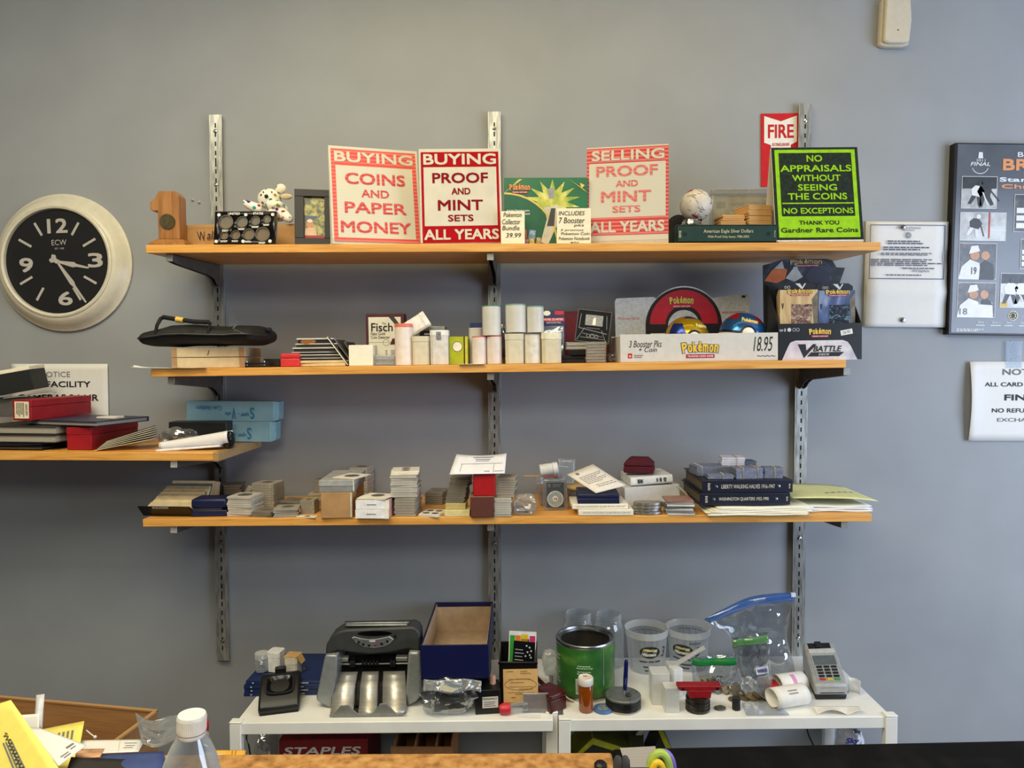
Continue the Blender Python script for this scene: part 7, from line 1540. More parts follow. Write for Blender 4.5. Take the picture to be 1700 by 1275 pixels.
MB().box(-.004, -r * 1.0, .006, .012, -r * .955, hp - .006).build('tape_slot', BLACK, t)
Pp = W(1037, 1161, Pk.y - .006); Pp.z = Pk.z + hp + .0022; q0 = W(1040, 1095, Pk.y - .006); h = q0.z - Pp.z
t = thing('pen', 'dark blue ballpoint pen standing upright on the tape puck', 'pen', Pp, rot=(0, R(3.5), 0)); MB().lathe([(.0012, 0), (.0026, .006), (.0045, .012), (.0048, .0125)], 16).build('tip', M((200, 200, 204), .25, .8), t); MB().lathe([(.0048, .0125), (.0054, h * .5), (.0052, h * .62), (.0052, h * .93), (.003, h * .99), (0, h)], 16).build('barrel', M((16, 24, 92), .3), t); MB().box(-.0015, -.0072, h * .62, .0015, -.0056, h * .97).build('clip', M((16, 24, 92), .3), t, .0005)
m = MB(); m.text('the pen', -.0015, h * .25, .0015, h * .5, -.0056) if False else m.lines(-.0012, h * .3, .0012, h * .5, 8, -.0056); m.build('print', M((120, 130, 180), .5), t)

# mixing cups
CUPM = clear('mixing_cup_plastic', base=.10, edge=.6, rough=.25, film=(236, 238, 238)); CUPR = clear('cup_rim_plastic', base=.42, edge=.85, rough=.3, film=(240, 242, 242))
for label, px, py, wt, yt, num, ang in (('translucent mixing cup with oval label, left one', 1079, 1121, 72, 1043, '3', 270), ('translucent mixing cup with oval label and marker words, right one', 1150, 1117, 74, 1042, '5', 240)):
    P = TB.hit(px, py); k = (D + P.y) / F; rt = wt / 2 * k; rb = rt * .83; Pm = P + Vector((0, rb, .0006)); h = W(px, yt - 2, Pm.y).z - P.z
    t = thing('mixing_cup', label, 'cup', Pm, group=None)
    if Pm.y + rt > -.004: t.location.y = -.004 - rt
    MB().lathe([(0, .001), (rb, .001), (rt * .965, h * .84)], 52).build('cup', CUPM, t); MB().lathe([(rt * .965, h * .84), (rt, h * .84), (rt * 1.02, h * .97), (rt * 1.035, h), (rt * .99, h)], 52).build('rim', CUPR, t)
    rr = lambda z: rb + (rt * .965 - rb) * z / (h * .84) + .0008
    def on(m, a0, a1, z0, z1, n=4, mi=0, e=0): m.grid(lambda u, v: ((rr(z0 + (z1 - z0) * v) + e) * math.cos(R(a0 + (a1 - a0) * u)), (rr(z0 + (z1 - z0) * v) + e) * math.sin(R(a0 + (a1 - a0) * u)), z0 + (z1 - z0) * v), n, 1, mi)
    def curl(s_, a0, a1, z0, z1, nm, mt, e=.0, **kw):
        m = MB(); m.text(s_, 0, 0, 1, 1, 0, 0, **kw); m.v = [Vector(((rr(z0 + p.z * (z1 - z0)) + e) * math.cos(R(a0 + (a1 - a0) * p.x)), (rr(z0 + p.z * (z1 - z0)) + e) * math.sin(R(a0 + (a1 - a0) * p.x)), z0 + p.z * (z1 - z0))) for p in m.v]; return m.build(nm, mt, t)
    m = MB(); pts = []; ca, cz = ang, h * .55
    m.add([(rr(cz) + .0004) * 0 or 0 for _ in ()] or [((rr(cz + .016 * math.sin(R(i * 12))) + .0004) * math.cos(R(ca + 30 * math.cos(R(i * 12)))), (rr(cz + .016 * math.sin(R(i * 12))) + .0004) * math.sin(R(ca + 30 * math.cos(R(i * 12)))), cz + .016 * math.sin(R(i * 12))) for i in range(30)] + [((rr(cz) + .0004) * math.cos(R(ca)), (rr(cz) + .0004) * math.sin(R(ca)), cz)], [(i, (i + 1) % 30, 30) for i in range(30)]); m.build('oval_label', M((40, 40, 42), .5), t)
    curl('Mixing', ca - 20, ca + 22, cz + .001, cz + .010, 'lettering', M((222, 210, 140), .5), .001, bold=.06, shear=.2); curl('Matters', ca - 24, ca + 18, cz - .010, cz - .001, 'lettering', M((222, 222, 210), .5), .001, bold=.06, shear=.2)
    m = MB()
    for z in [h * .1 + i * h * .055 for i in range(12)]: on(m, ca - 66, ca - 60, z, z + .001, 2)
    for a0, a1, z in ((ca - 32, ca - 8, .3), (ca - 4, ca + 12, .3), (ca + 15, ca + 34, .3), (ca - 20, ca + 26, .17), (ca - 16, ca + 20, .08)): on(m, a0, a1, h * z, h * z + .004, 5)
    for j in range(6): 
        a = ca + 120 + j * 18; on(m, a, a + 1.2, h * .2, h * .78, 1); on(m, a, a + 14, h * .74, h * .76, 4); on(m, a, a + 14, h * .5, h * .51, 4)
    m.build('scale_print', M((66, 66, 68), .6, var=0), t)
    curl(num, ca + 36, ca + 50, h * .42, h * .66, 'marker_number', INK, .001, bold=.0, shear=.2)
    if num == '5': curl('mint', ca + 20, ca + 50, h * .72, h * .79, 'marker_word', INK, .001, shear=.2)

# clear square tubes
TUBEC = clear('tube_clear', base=.5, edge=.85, rough=.3, film=(246, 244, 236))
def sq(label, x0, x1, yt, yb, mat, lid, yaw=0, lidf=.28):
    P, w, h, k = FT(x0, x1, yt, yb); t = thing('coin_tube', label, 'coin tube', P + Vector((0, w / 2, 0)), yaw=yaw, group='clear square tubes on the right table'); b, c = tube_geo(w, h, True, None, h * lidf, None, .12); b.build('tube', mat, t, .0008); c.build('lid', lid, t, .0008); return P
sq('larger clear square coin tube left of the red clamp', 1082, 1113, 1119, 1171, TUBEC, TUBEC, 0)
sq('smaller clear square coin tube in front of the red clamp', 1104, 1129, 1143, 1184, TUBEC, TUBEC, 0, .02)
sq('milky white tube behind the smaller clear tube', 1115, 1133, 1112, 1158, M((222, 222, 218), .4), M((228, 228, 226), .4), 20, .2)
P = W(1122, 1106, -.24); 
sq('short milky tube behind the larger clear tube', 1109, 1126, 1104, 1150, HAZE, HAZE, 5, .2)
P = W(1128, 1104, -.235); Q_ = W(1172, 1079, -.235); L = (Q_ - P).length
t = thing('plastic_stick', 'slanted clear plastic strip resting on the milky tubes', 'strip', P, rot=(0, -math.atan2(Q_.z - P.z, Q_.x - P.x), 0)); MB().box(-.006, 0, 0, L, .012, .007).build('strip', HAZE, t, .001)
# red clamp on dark coins
P, w, h, k = FT(1143, 1183, 1162, 1187); DC = M((74, 70, 64), .38, .7, var=.15, scale=120)
for i in range(9): tag(MB().lathe([(0, 0), (w / 2, 0), (w / 2, h / 9 * .85), (w / 2 * .92, h / 9 * .8), (0, h / 9 * .8)], 28).build('coin', DC, None, loc=P + Vector((rnd.uniform(-.0012, .0012), w / 2 + rnd.uniform(-.0012, .0012), i * h / 9))), 'large dark coin in the stack under the red clamp', 'coin', 'dark coins under the red clamp')
zc = P.z + h + .0006; kk = k
RC = M((150, 22, 30), .45, var=.08, scale=60)
t = thing('red_clamp', 'red plastic clamp with side lugs sitting on dark coins', 'clamp', (P.x, P.y + .004, zc)); h2 = 14 * kk
MB().prism([(-18 * kk, 0), (18 * kk, 0), (20 * kk, h2), (-20 * kk, h2)], 0, .03).build('body', RC, t, .002)
MB().prism([(-37 * kk, h2 + 2 * kk), (-32 * kk, h2 - 1 * kk), (30 * kk, h2 - 1 * kk), (36 * kk, h2 + 2 * kk), (37 * kk, h2 + 7 * kk), (-37 * kk, h2 + 8 * kk)], .0, .026).build('flange', RC, t, .002)
for sx in (-1, 1): MB().lathe([(.0035, 0), (.003, .0008), (0, .0006)], 14, T=TR(sx * 29 * kk, -.0004, h2 + 3 * kk) @ RX(90)).build('lug_hole', BLACK, t)
# loose coins
CO = [M((120, 112, 100), .4, .6, var=.15, scale=100), M((150, 146, 138), .35, .7, var=.1, scale=100), M((128, 110, 78), .45, .6, var=.15, scale=100)]
def coin(px, py, r_px, label, c=0, tilt=0, dz=0.0):
    P = TB.hit(px, py); k = (D + P.y) / F; r = r_px * k
    o = MB().lathe([(0, 0), (r, 0), (r, .0018), (r * .9, .0021), (r * .88, .0017), (0, .0017)], 24).build('coin', CO[c], None, loc=P + Vector((0, 0, .0005 + dz + r * abs(math.sin(R(tilt))))), rot=(R(tilt), 0, R(rnd.uniform(0, 90)))); return tag(o, label, 'coin', 'loose coins on the right table')
coin(1193, 1177, 8, 'dark coin lying flat right of the red clamp', 0); coin(1197, 1177.5, 8, 'dark coin overlapping another right of the red clamp', 0, 0, .0024); coin(1219, 1162, 10, 'large worn coin lying flat behind the black film can', 2)
for i, (a, b, r_, c, tl) in enumerate(((1205, 1152, 7.5, 2, 60), (1217, 1152, 8, 1, 35), (1224, 1157, 8, 2, 20), (1232, 1155, 8, 0, 40), (1236, 1161, 9, 2, 10), (1212, 1150, 7, 1, 70), (1222, 1148, 8, 0, 50), (1192, 1152, 7, 1, 75))): coin(a, b, r_, 'coin in the loose heap behind the black film can', c, tl, .0)
for i, (a, b, tl) in enumerate(((1262, 1164, 12), (1270, 1163, 25), (1257, 1161, 30), (1275, 1162, 8), (1266, 1158, 40), (1248, 1163, 15), (1279, 1160, 20))): coin(a, b, 9, 'tarnished coin at the bottom of the tall green zip bag', i % 3, tl, .001 * i)
P, w, h, k = FT(1217.5, 1231, 1161, 1181); t = thing('film_can', 'small black cylinder standing in front of the coin heap', 'canister', P + Vector((0, w / 2, 0))); MB().lathe([(0, 0), (w / 2, 0), (w / 2, h * .74)], 24).build('body', M((26, 27, 29), .5), t); MB().lathe([(w / 2 * 1.03, h * .74), (w / 2 * 1.03, h), (0, h * 1.0)], 24).build('cap', M((32, 33, 35), .5), t)
# acrylic sheet
A = [TB.hit(1239, 1189), TB.hit(1310, 1189), TB.hit(1286, 1167), TB.hit(1231, 1168)]; c0 = A[0]
t = thing('acrylic_sheet', 'clear acrylic sheet lying flat at the front of the right table', 'sheet', c0 + Vector((0, 0, .0006))); m = MB(); m.add([a - c0 for a in A] + [a - c0 + Vector((0, 0, .003)) for a in A], [(0, 3, 2, 1), (4, 5, 6, 7), (0, 1, 5, 4), (1, 2, 6, 5), (2, 3, 7, 6), (3, 0, 4, 7)]); m.build('sheet', clear('acrylic_flat', base=.25, edge=.5, rough=.05, film=(206, 208, 216)), t)

# zip bags
def zipbag(label, rows, Y, bulge, mat, stripmat, seed, strip=(0.9, 1.0), nu=20, nv=22, creases=.004):
    """rows: (v, left px, left py, right px, right py) from bottom to top"""
    P = W((rows[0][1] + rows[0][3]) / 2, rows[0][2], Y); P.z = TB.z(P.x, Y) + .0008
    t = thing('zip_bag', label, 'bag', P); q = loc(P)
    def at(u, v, sgn):
        for a, b in zip(rows, rows[1:]):
            if a[0] <= v <= b[0] + 1e-6:
                f = (v - a[0]) / (b[0] - a[0]); L_ = (a[1] + (b[1] - a[1]) * f, a[2] + (b[2] - a[2]) * f); R_ = (a[3] + (b[3] - a[3]) * f, a[4] + (b[4] - a[4]) * f); sag = (a[5] if len(a) > 5 else 0) * (1 - f) + (b[5] if len(b) > 5 else 0) * f; break
        px = L_[0] + (R_[0] - L_[0]) * u; py = L_[1] + (R_[1] - L_[1]) * u - sag * math.sin(math.pi * u)
        p = q(px, py); n_ = noise.noise(Vector((u * 5 + seed, v * 4, sgn))) ; e = (4 * u * (1 - u)) ** .5 * (1 - v) ** .6 * min(1, v * 6 + .5)
        p.y += sgn * bulge * e + n_ * creases * (1 + sgn) / 1 + .006 * noise.noise(Vector((u * 3, v * 3, seed))); p.z = max(.0008, p.z); return tuple(p)
    m = MB(); m.grid(lambda u, v: at(u, v, -1), nu, nv); m.build('front_film', mat, t, sharp=60)
    m = MB(); m.grid(lambda u, v: at(u, v, 1), nu, nv); m.build('back_film', mat, t, sharp=60)
    m = MB(); m.grid(lambda u, v: tuple(Vector(at(u, strip[0] + (strip[1] - strip[0]) * v, -1)) + Vector((0, -.0008, 0))), nu, 2); m.build('zip_strip', stripmat, t, solid=.0008)
    return t, at
ZF = clear('zip_film', base=.03, edge=.4, rough=.08, bump=1.0, bscale=26, gloss=.3, film=(240, 242, 244))
t, at = zipbag('large clear zip bag with blue seal standing behind the coins', [(0, 1213, 1156, 1326, 1158), (.4, 1219, 1080, 1318, 1100), (.62, 1214, 1056, 1306, 1060), (.86, 1190, 1038, 1316, 1012, 6), (1, 1170, 1027, 1325, 985, 14)], -.17, .035, ZF, clear('blue_seal', base=.5, edge=.8, film=(70, 120, 200)), 3, (.93, 1))
m = MB(); m.box(-.006, -.004, -.006, .006, .003, .005, 0, TR(*at(.965, .985, -1))); m.build('slider', M((214, 224, 240), .3), t, .001)
t, at = zipbag('small clear zip bag with dark green seal full of coins', [(0, 1152, 1153, 1226, 1155), (.6, 1149, 1115, 1226, 1115), (1, 1148, 1089, 1229, 1088)], -.2, .026, ZF, M((30, 138, 66), .4), 11, (.78, .95))
m = MB()
for s_, u0, u1 in (('KGT', .38, .62),): 
    m.text(s_, 0, 0, 1, 1, 0, 0, shear=.2); m.v = [Vector(at(u0 + (u1 - u0) * p.x, .42 + .14 * p.z, -1)) + Vector((0, -.001, 0)) for p in m.v]
m.build('handwriting', INK, t)
for i in range(8): coin(1166 + 8 * (i % 5), 1150 - 2 * (i // 5), 7, 'pale coin inside the small green sealed zip bag', 1 + i % 2, 30 + 8 * i, .002 * i)
P = W(1170, 1150, -.2); P.z = TB.z(P.x, -.2); t = thing('cream_roll', 'cream paper coin roll inside the small green sealed zip bag', 'coin roll', P + Vector((0, .0, .014)), rot=(0, R(90), R(20))); MB().lathe([(0, -.016), (.0125, -.015), (.013, 0), (.013, .016), (.0105, .018), (0, .018)], 20).build('paper', M((228, 214, 178), .6), t)
t, at = zipbag('tall clear zip bag with light green seal standing over the coins', [(0, 1238, 1165, 1283, 1164), (.35, 1230, 1130, 1282, 1128), (.8, 1218, 1076, 1278, 1068), (1, 1216, 1058, 1276, 1050)], -.255, .012, ZF, clear('green_seal', base=.6, edge=.85, film=(104, 164, 96)), 17, (.82, .96))
m = MB(); m.tube([tuple(Vector(at(.35 + .5 * i / 30, .7 + .05 * math.sin(i * 1.9) + .02 * math.sin(i * .7), -1)) + Vector((0, -.002, 0))) for i in range(31)], .0006, 4); m.build('handwriting', M((60, 60, 70), .5), t)
m = MB(); m.add([Vector(at(u, v, -1)) + Vector((0, -.001, 0)) for u, v in ((.5, .44), (.9, .44), (.9, .53), (.5, .53))], [(0, 1, 2, 3)]); m.build('label_patch', M((206, 206, 214), .5), t)
m = MB(); m.tube([tuple(Vector(at(.55 + .3 * i / 20, .485 + .03 * math.sin(i * 2.1), -1)) + Vector((0, -.002, 0))) for i in range(21)], .0007, 4); m.build('label_scribble', M((60, 70, 150), .5), t)

# red folded box, receipts, terminal
P, w, h, k = FT(1279, 1296, 1140, 1160); boxy('red_packet', 'small red packet between the zip bag and receipts', 'packet', P, w, h, .04, M((196, 30, 44), .5), 0, .001)
RP = M((240, 236, 228), .65, var=.02)
def receipt(label, x0, x1, yt, yb, yaw, mark):
    P, w, h, k = FT(x0, x1, yt, yb); t = thing('receipt', label, 'receipt', P + Vector((0, 0, .0008)), yaw=yaw); r = h / 2
    def f(u, a, e=0): q_ = r * (1 - .14 * max(0, a - 120) / 130) + e; return ((u - .5) * w, r * 1.2 - 1.2 * q_ * math.cos(R(a)), max(.0004, r + q_ * math.sin(R(a))))
    MB().grid(lambda u, v: f(u, -85 + 390 * v), 6, 48).build('paper', RP, t, solid=.0004)
    m = MB()
    if mark == 'pink': m.grid(lambda u, v: f(.44 + .14 * u, 10 + 70 * v, .0008), 2, 8); m.build('pink_band', M((228, 150, 200), .5), t)
    else:
        for a in (38, 54): m.grid(lambda u, v: f(.38 + .28 * u, a + 8 * v, .0008), 4, 2)
        m.build('print', M((160, 156, 152), .6, var=0), t)
    return t
receipt('curled receipt with pink band behind the white receipt', 1297, 1347, 1127, 1157, 14, 'pink')
receipt('curled white receipt in front of the card terminal', 1288, 1352, 1149, 1181, 16, 'grey')
P = TB.hit(1394, 1187); k = (D + P.y) / F
t = thing('receipt', 'flattened twisted receipt lying at the right end of the table', 'receipt', P + Vector((0, 0, .001)), yaw=-8)
MB().grid(lambda u, v: ((u - .5) * 78 * k, .03 * (v - .3) + .012 * u, max(.0006, .012 * abs(math.sin(math.pi * u * 1.5)) * (1 - v) + .006 * v)), 30, 8).build('paper', RP, t, solid=.0004)
P, w, h, k = FT(1353, 1408, 1138, 1163); q = loc(P); TG = M((172, 172, 170), .4, .15, var=.04)
t = thing('card_terminal', 'grey card payment terminal with keypad at the right end of the table', 'card terminal', P)
d = .15
fl, fr_, bl_, br = q(1353, 1137, 0), q(1408, 1137, 0), q(1333, 1067, d), q(1385, 1066, d)
m = MB(); z0 = .012
m.add([(fl.x, 0, z0), (fr_.x, 0, z0), (br.x + .004, d, z0), (bl_.x, d, z0), fl, fr_, (br.x, d, br.z), (bl_.x, d, bl_.z)], [(0, 3, 2, 1), (4, 5, 6, 7), (0, 1, 5, 4), (1, 2, 6, 5), (2, 3, 7, 6), (3, 0, 4, 7)]); m.build('housing', TG, t, .005)
m = MB(); m.add([(fl.x + .003, .003, 0), (fr_.x - .003, .003, 0), (br.x, d, 0), (bl_.x + .003, d, 0), (fl.x + .001, .001, z0), (fr_.x - .001, .001, z0), (br.x + .003, d, z0), (bl_.x + .001, d, z0)], [(0, 3, 2, 1), (4, 5, 6, 7), (0, 1, 5, 4), (1, 2, 6, 5), (2, 3, 7, 6), (3, 0, 4, 7)]); m.build('base', BLACK, t, .003)
top = lambda u, v, e=.0: Vector(fl).lerp(Vector(fr_), u).lerp(Vector((bl_.x, d, bl_.z)).lerp(Vector((br.x, d, br.z)), u), v) + Vector((0, -.6 * e, .8 * e))
def pad(m, u0, u1, v0, v1, e0, e1, mi=0): m.add([top(u0, v0, e0), top(u1, v0, e0), top(u1, v1, e0), top(u0, v1, e0), top(u0, v0, e1), top(u1, v0, e1), top(u1, v1, e1), top(u0, v1, e1)], [(4, 5, 6, 7), (0, 1, 5, 4), (1, 2, 6, 5), (2, 3, 7, 6), (3, 0, 4, 7)], mi)
m = MB(); pad(m, .12, .88, .06, .72, 0, .0012); m.build('face_plate', M((176, 176, 172), .4, .2), t)
m = MB(); pad(m, .17, .86, .44, .66, .0012, .0018); m.build('screen', M((96, 104, 104), .15), t)
m = MB(); pad(m, .1, .92, .72, .82, 0, .004); m.build('top_bar', M((196, 194, 188), .4), t, .001); m = MB(); pad(m, .14, .84, .84, .97, 0, .001); m.build('paper_bay', BLACK, t); m = MB(); pad(m, .36, .56, .86, 1.0, .001, .004); m.build('paper_latch', M((30, 30, 30), .4), t, .001)
for r_ in range(5):
    for c in range(3):
        m = MB(); u0 = .2 + .225 * c; v0 = .09 + .07 * r_; pad(m, u0, u0 + .17, v0, v0 + .045, .0012, .0035); m.build('key', M([(196, 50, 56), (214, 190, 60), (60, 160, 80)][c], .4) if r_ == 0 else M((26, 27, 29), .4), t, .0005)
m = MB(); m.box(fl.x + .013, -.0006, h * .36 + .004, fr_.x - .008, .001, h * .36 + .006); m.build('card_slot', BLACK, t); m = MB(); m.lines(fl.x + .016, h * .8, fr_.x - .02, h * .86, 1, -.0003); m.build('print', GREYINK, t)
m = MB(); m.tube([(fr_.x + .004, .06, .03), (fr_.x + .012, .055, .012), (fr_.x + .014, .03, .004)], .0014, 6); m.build('cable', BLACK, t)
P = TB.hit(1418, 1152); t = thing('receipt', 'pale curled receipt standing right of the card terminal', 'receipt', P + Vector((0, 0, .0008)), yaw=-50); MB().grid(lambda u, v: ((u - .5) * .03, .008 * math.sin(u * 3), v * .035), 8, 4).build('paper', M((222, 226, 230), .65), t, solid=.0004)
settle(TB, BEFORE)
# ================================================================ UNDER THE TABLES
YU = -.2
def under(px, yt, Y, wpx, zb=.4256):
    A = W(px, yt, Y); k = (D + Y) / F; return Vector((A.x, Y, zb)), wpx * k, A.z - zb, k
P, w, h, k = under(537, 1228, -.25, 150)
t = thing('office_carton', 'red office supply carton with white lettering under the left table', 'box', P, rot=(0, 0, R(2)))
MB().box(-w / 2, 0, 0, w / 2, .2, h).build('carton', M((120, 20, 26), .6), t, .002)
MB().text('STAPLES', -w * .45, h - 26 * k, w * .42, h - 12 * k, -.0008, bold=.04, shear=.15).build('lettering', M((214, 206, 196), .5), t)
P, w, h, k = under(700, 1226, -.29, 105)
t = thing('divider_box', 'brown divided cardboard box under the left table', 'box', P)
KB = M((150, 104, 66), .8, var=.06); m = MB()
m.box(-w / 2, .0, 0, w / 2, .003, h * .9); m.box(-w / 2, .18, 0, w / 2, .183, h * .9); m.box(-w / 2, .003, 0, w / 2, .18, .003); m.build('carton', KB, t)
for x in (-.46, -.12, .22, .47): MB().prof([(.004, .004), (.179, .004), (.179, h), (.004, h * .93)], x * w, x * w + .003).build('divider', KB, t)
def tri_box(label, pts, Y, d, name='display_carton'):
    P = W(pts[0][0], pts[0][1], Y); t = thing(name, label, 'box', (P.x, Y, .4256)); q = [(W(a, b, Y).x - P.x, max(.0, W(a, b, Y).z - .4256)) for a, b in pts]
    return t, q
YB = M((150, 150, 30), .5, var=.1)
t, q = tri_box('yellow edged black carton standing open under the right table', [(945, 1262), (984, 1225), (1050, 1246), (1050, 1262)], -.2, .1)
q = [(q[0][0], 0), q[0], q[1], q[2], q[3], (q[3][0], 0)]
MB().prism(q, 0, .1).build('carton', M((34, 34, 26), .5), t, .001); m = MB(); m.prism([q[1], q[2], q[3], (q[3][0], q[3][1] - .014), (q[2][0], q[2][1] - .016), (q[1][0] + .012, q[1][1])], -.002, .102); m.build('yellow_edge', YB, t)
t, q = tri_box('black carton with yellow edge leaning under the right table', [(1078, 1262), (1100, 1212), (1118, 1250), (1122, 1262)], -.22, .1)
q = [(q[0][0], 0), q[0], q[1], q[2], q[3], (q[3][0], 0)]
MB().prism(q, 0, .08).build('carton', M((24, 24, 22), .5), t); MB().prism([q[2], (q[2][0] - .012, q[2][1]), (q[3][0] - .014, q[3][1]), (q[5][0] - .014, 0), q[5], q[3]], -.002, 0).build('yellow_edge', YB, t)
P = W(1061, 1238, -.21); t = thing('white_clip', 'small white and black clip lying between the yellow cartons', 'clip', (P.x, -.16, .4256)); MB().box(-.02, 0, 0, .02, .03, P.z - .4256).build('stack', M((52, 56, 30), .6), t); MB().prism([(.0, P.z - .4252), (.016, P.z - .4252), (.02, P.z - .412), (.012, P.z - .41)], 0, .004).build('clip', WHITE, t)
P, w, h, k = under(1427, 1219, -.16, 62)
t = thing('shopping_bag', 'crumpled white plastic shopping bag with blue print under the right table', 'bag', P)
m = MB(); m.grid(lambda u, v: (lambda a, z, n_: ((.5 * w * math.cos(a) * (1 - .75 * z ** 2) + n_ * .012), .05 + .05 * math.sin(a) + n_ * .01, z * h * (1 + .02 * n_)))(2 * math.pi * u, v, noise.noise(Vector((math.cos(u * 6.28) * 3, math.sin(u * 6.28) * 3, v * 14)))), 36, 30); m.build('film', M((226, 228, 234), .4, var=.04), t)
MB().text('Sky', -w * .4, h - 17 * k, -w * .02, h - 5 * k, -.004, bold=.04, shear=.3).build('blue_print', M((40, 44, 130), .5), t)
for lb, pts in (('thin black cable hanging under the left table corner', [(410, 1214, -.12), (409, 1226, -.1), (413, 1238, -.1), (416, 1256, -.11), (418, 1300, -.11)]), ('thin black cable hanging behind the right table', [(1338, 1205, -.02), (1343, 1222, -.04), (1352, 1240, -.06), (1360, 1262, -.06)])):
    tag(MB().tube([W(*p) for p in pts], .0022, 8).build('cable', BLACK, None), lb, 'cable')
P, w, h, k = under(432, 1228, -.2, 42)
crumple('plastic_bag', 'crumpled clear plastic bags stuffed under the left table', 'bag', P + Vector((0, .02, 0)), w, h, .1, FILM, 51, .2)

# ================================================================ NEAR COUNTER
ZC = .98
def counter(name, label, pxa, pya, pxb, pyb, x0, x1, mat, z=ZC):
    A, B = G(pxa, pya, z), G(pxb, pyb, z); s_ = (B.y - A.y) / (B.x - A.x)
    t = thing(name, label, 'counter', (x0, 0, 0))
    ya, yb = A.y + s_ * (x0 - A.x), A.y + s_ * (x1 - A.x); L = x1 - x0
    m = MB(); m.add([(0, -1.75, z - .03), (L, -1.75, z - .03), (L, yb, z - .03), (0, ya, z - .03), (0, -1.75, z), (L, -1.75, z), (L, yb, z), (0, ya, z)], [(0, 3, 2, 1), (4, 5, 6, 7), (0, 1, 5, 4), (1, 2, 6, 5), (2, 3, 7, 6), (3, 0, 4, 7)]); m.build('counter_top', mat, t, .004)
    MB().box(.02, -1.72, 0, L - .02, min(ya, yb) - .02, z - .031).build('cabinet', M((70, 60, 52), .6), t); return t
CHIP = ramp_mat('particle_board', 'noise', [(0.3, (128, 86, 42)), (0.5, (178, 128, 70)), (0.7, (200, 154, 96))], (1, 1, 1), .6, nscale=55, bump=.3)
xg = G(1017, 1255, ZC).x
counter('chipboard_counter', 'worn brown chipboard counter end in front of the tables', 400, 1251, 1000, 1248, G(395, 1255, ZC).x - .16, xg, CHIP)
BLC = ramp_mat('scuffed_black_laminate', 'noise', [(0.45, (12, 12, 13)), (0.72, (24, 23, 22)), (0.8, (70, 60, 44))], (1, 1, 1), .7, nscale=26)
BLC.node_tree.nodes['Principled BSDF'].inputs['Specular IOR Level'].default_value = .1
counter('black_counter', 'scuffed black counter at the right front of the tables', 1120, 1240, 1700, 1228, xg + .002, 1.5, BLC)
m = MB(); a = [G(1029, 1243, ZC), G(1088, 1240, ZC), G(1094, 1275, ZC), G(1040, 1275, ZC)]; 
P = a[0] + Vector((0, 0, .0006)); 
tag(MB().add([p - a[0] for p in a] + [p - a[0] + Vector((0, 0, .0006)) for p in a], [(0, 1, 2, 3)[::-1], (4, 5, 6, 7), (0, 1, 5, 4), (1, 2, 6, 5), (2, 3, 7, 6), (3, 0, 4, 7)]).build('duct_tape', ramp_mat('duct_tape_weave', 'wave', [(0.3, (146, 142, 138)), (0.7, (172, 168, 164))], (1, 1, 1), .4, nscale=160, band='Y'), None, loc=P), 'grey duct tape patch stuck on the black counter', 'tape')
def handle(cx, cy, rx, ry, z, rot=0, n=26): return [G(cx + rx * math.cos(2 * math.pi * i / n) * math.cos(rot) - ry * math.sin(2 * math.pi * i / n) * math.sin(rot), cy + rx * math.cos(2 * math.pi * i / n) * math.sin(rot) + ry * math.sin(2 * math.pi * i / n) * math.cos(rot), z) for i in range(n)]
# scissors standing with handles up in a holder out of view: lie propped, handles toward the wall
Yh = -.985
def uv_ring(cx, cy, rx, ry, Y, n=30, tilt=0): return [W(cx + rx * math.cos(2 * math.pi * i / n), cy + ry * math.sin(2 * math.pi * i / n), Y) for i in range(n)]
YS = -1.06
t = thing('scissors', 'scissors with lime and purple handles standing at the counter edge', 'scissors', W(1097, 1300, YS))
o = t.location; sh = lambda pts: [tuple(p - o) for p in pts]
MB().tube(sh(uv_ring(1095, 1277, 16, 27, YS)), .0055, 10, closed=True).build('handle', M((164, 190, 84), .45), t); MB().tube(sh(uv_ring(1101, 1276, 15.5, 26, YS + .014)), .0055, 10, closed=True).build('handle', M((130, 108, 190), .45), t)
MB().tube(sh(uv_ring(1092, 1290, 10, 24, YS - .012)), .0045, 10, closed=True).build('inner_grip', M((226, 190, 40), .45), t)
zf = W(1097, 1300, YS).z; MB().prism([(-.008, ZC + .001 - o.z), (.008, ZC + .001 - o.z), (.006, W(1097, 1303, YS).z - o.z), (-.006, W(1097, 1303, YS).z - o.z)], -.002, .002).build('blade', STEEL, t)
t = thing('pliers', 'dark grey plier handles standing at the counter edge beside the duct tape', 'pliers', W(1032, 1300, YS)); o = t.location
for cx in (1026, 1038): MB().tube(sh([W(cx - (4 if cx < 1030 else -2) * 0, py, YS) for py in (1256, 1262, 1275, 1300, 1320)]), [.0035, .006, .0066, .006, .004], 12).build('handle', M((62, 62, 66), .5), t)
zz = ZC + .001 - o.z; MB().prism([(-.009, zz), (.009, zz), (.012, W(1032, 1322, YS).z - o.z), (-.012, W(1032, 1322, YS).z - o.z)], -.004, .004).build('jaw', STEEL, t)
P = G(997, 1276, ZC); tag(MB().lathe([(.009, 0), (.009, .006), (.006, .009), (0, .009)], 16).build('rubber_stopper', BLACK, None, loc=P + Vector((0, 0, .0006))), 'small black rubber knob on the chipboard counter', 'knob')

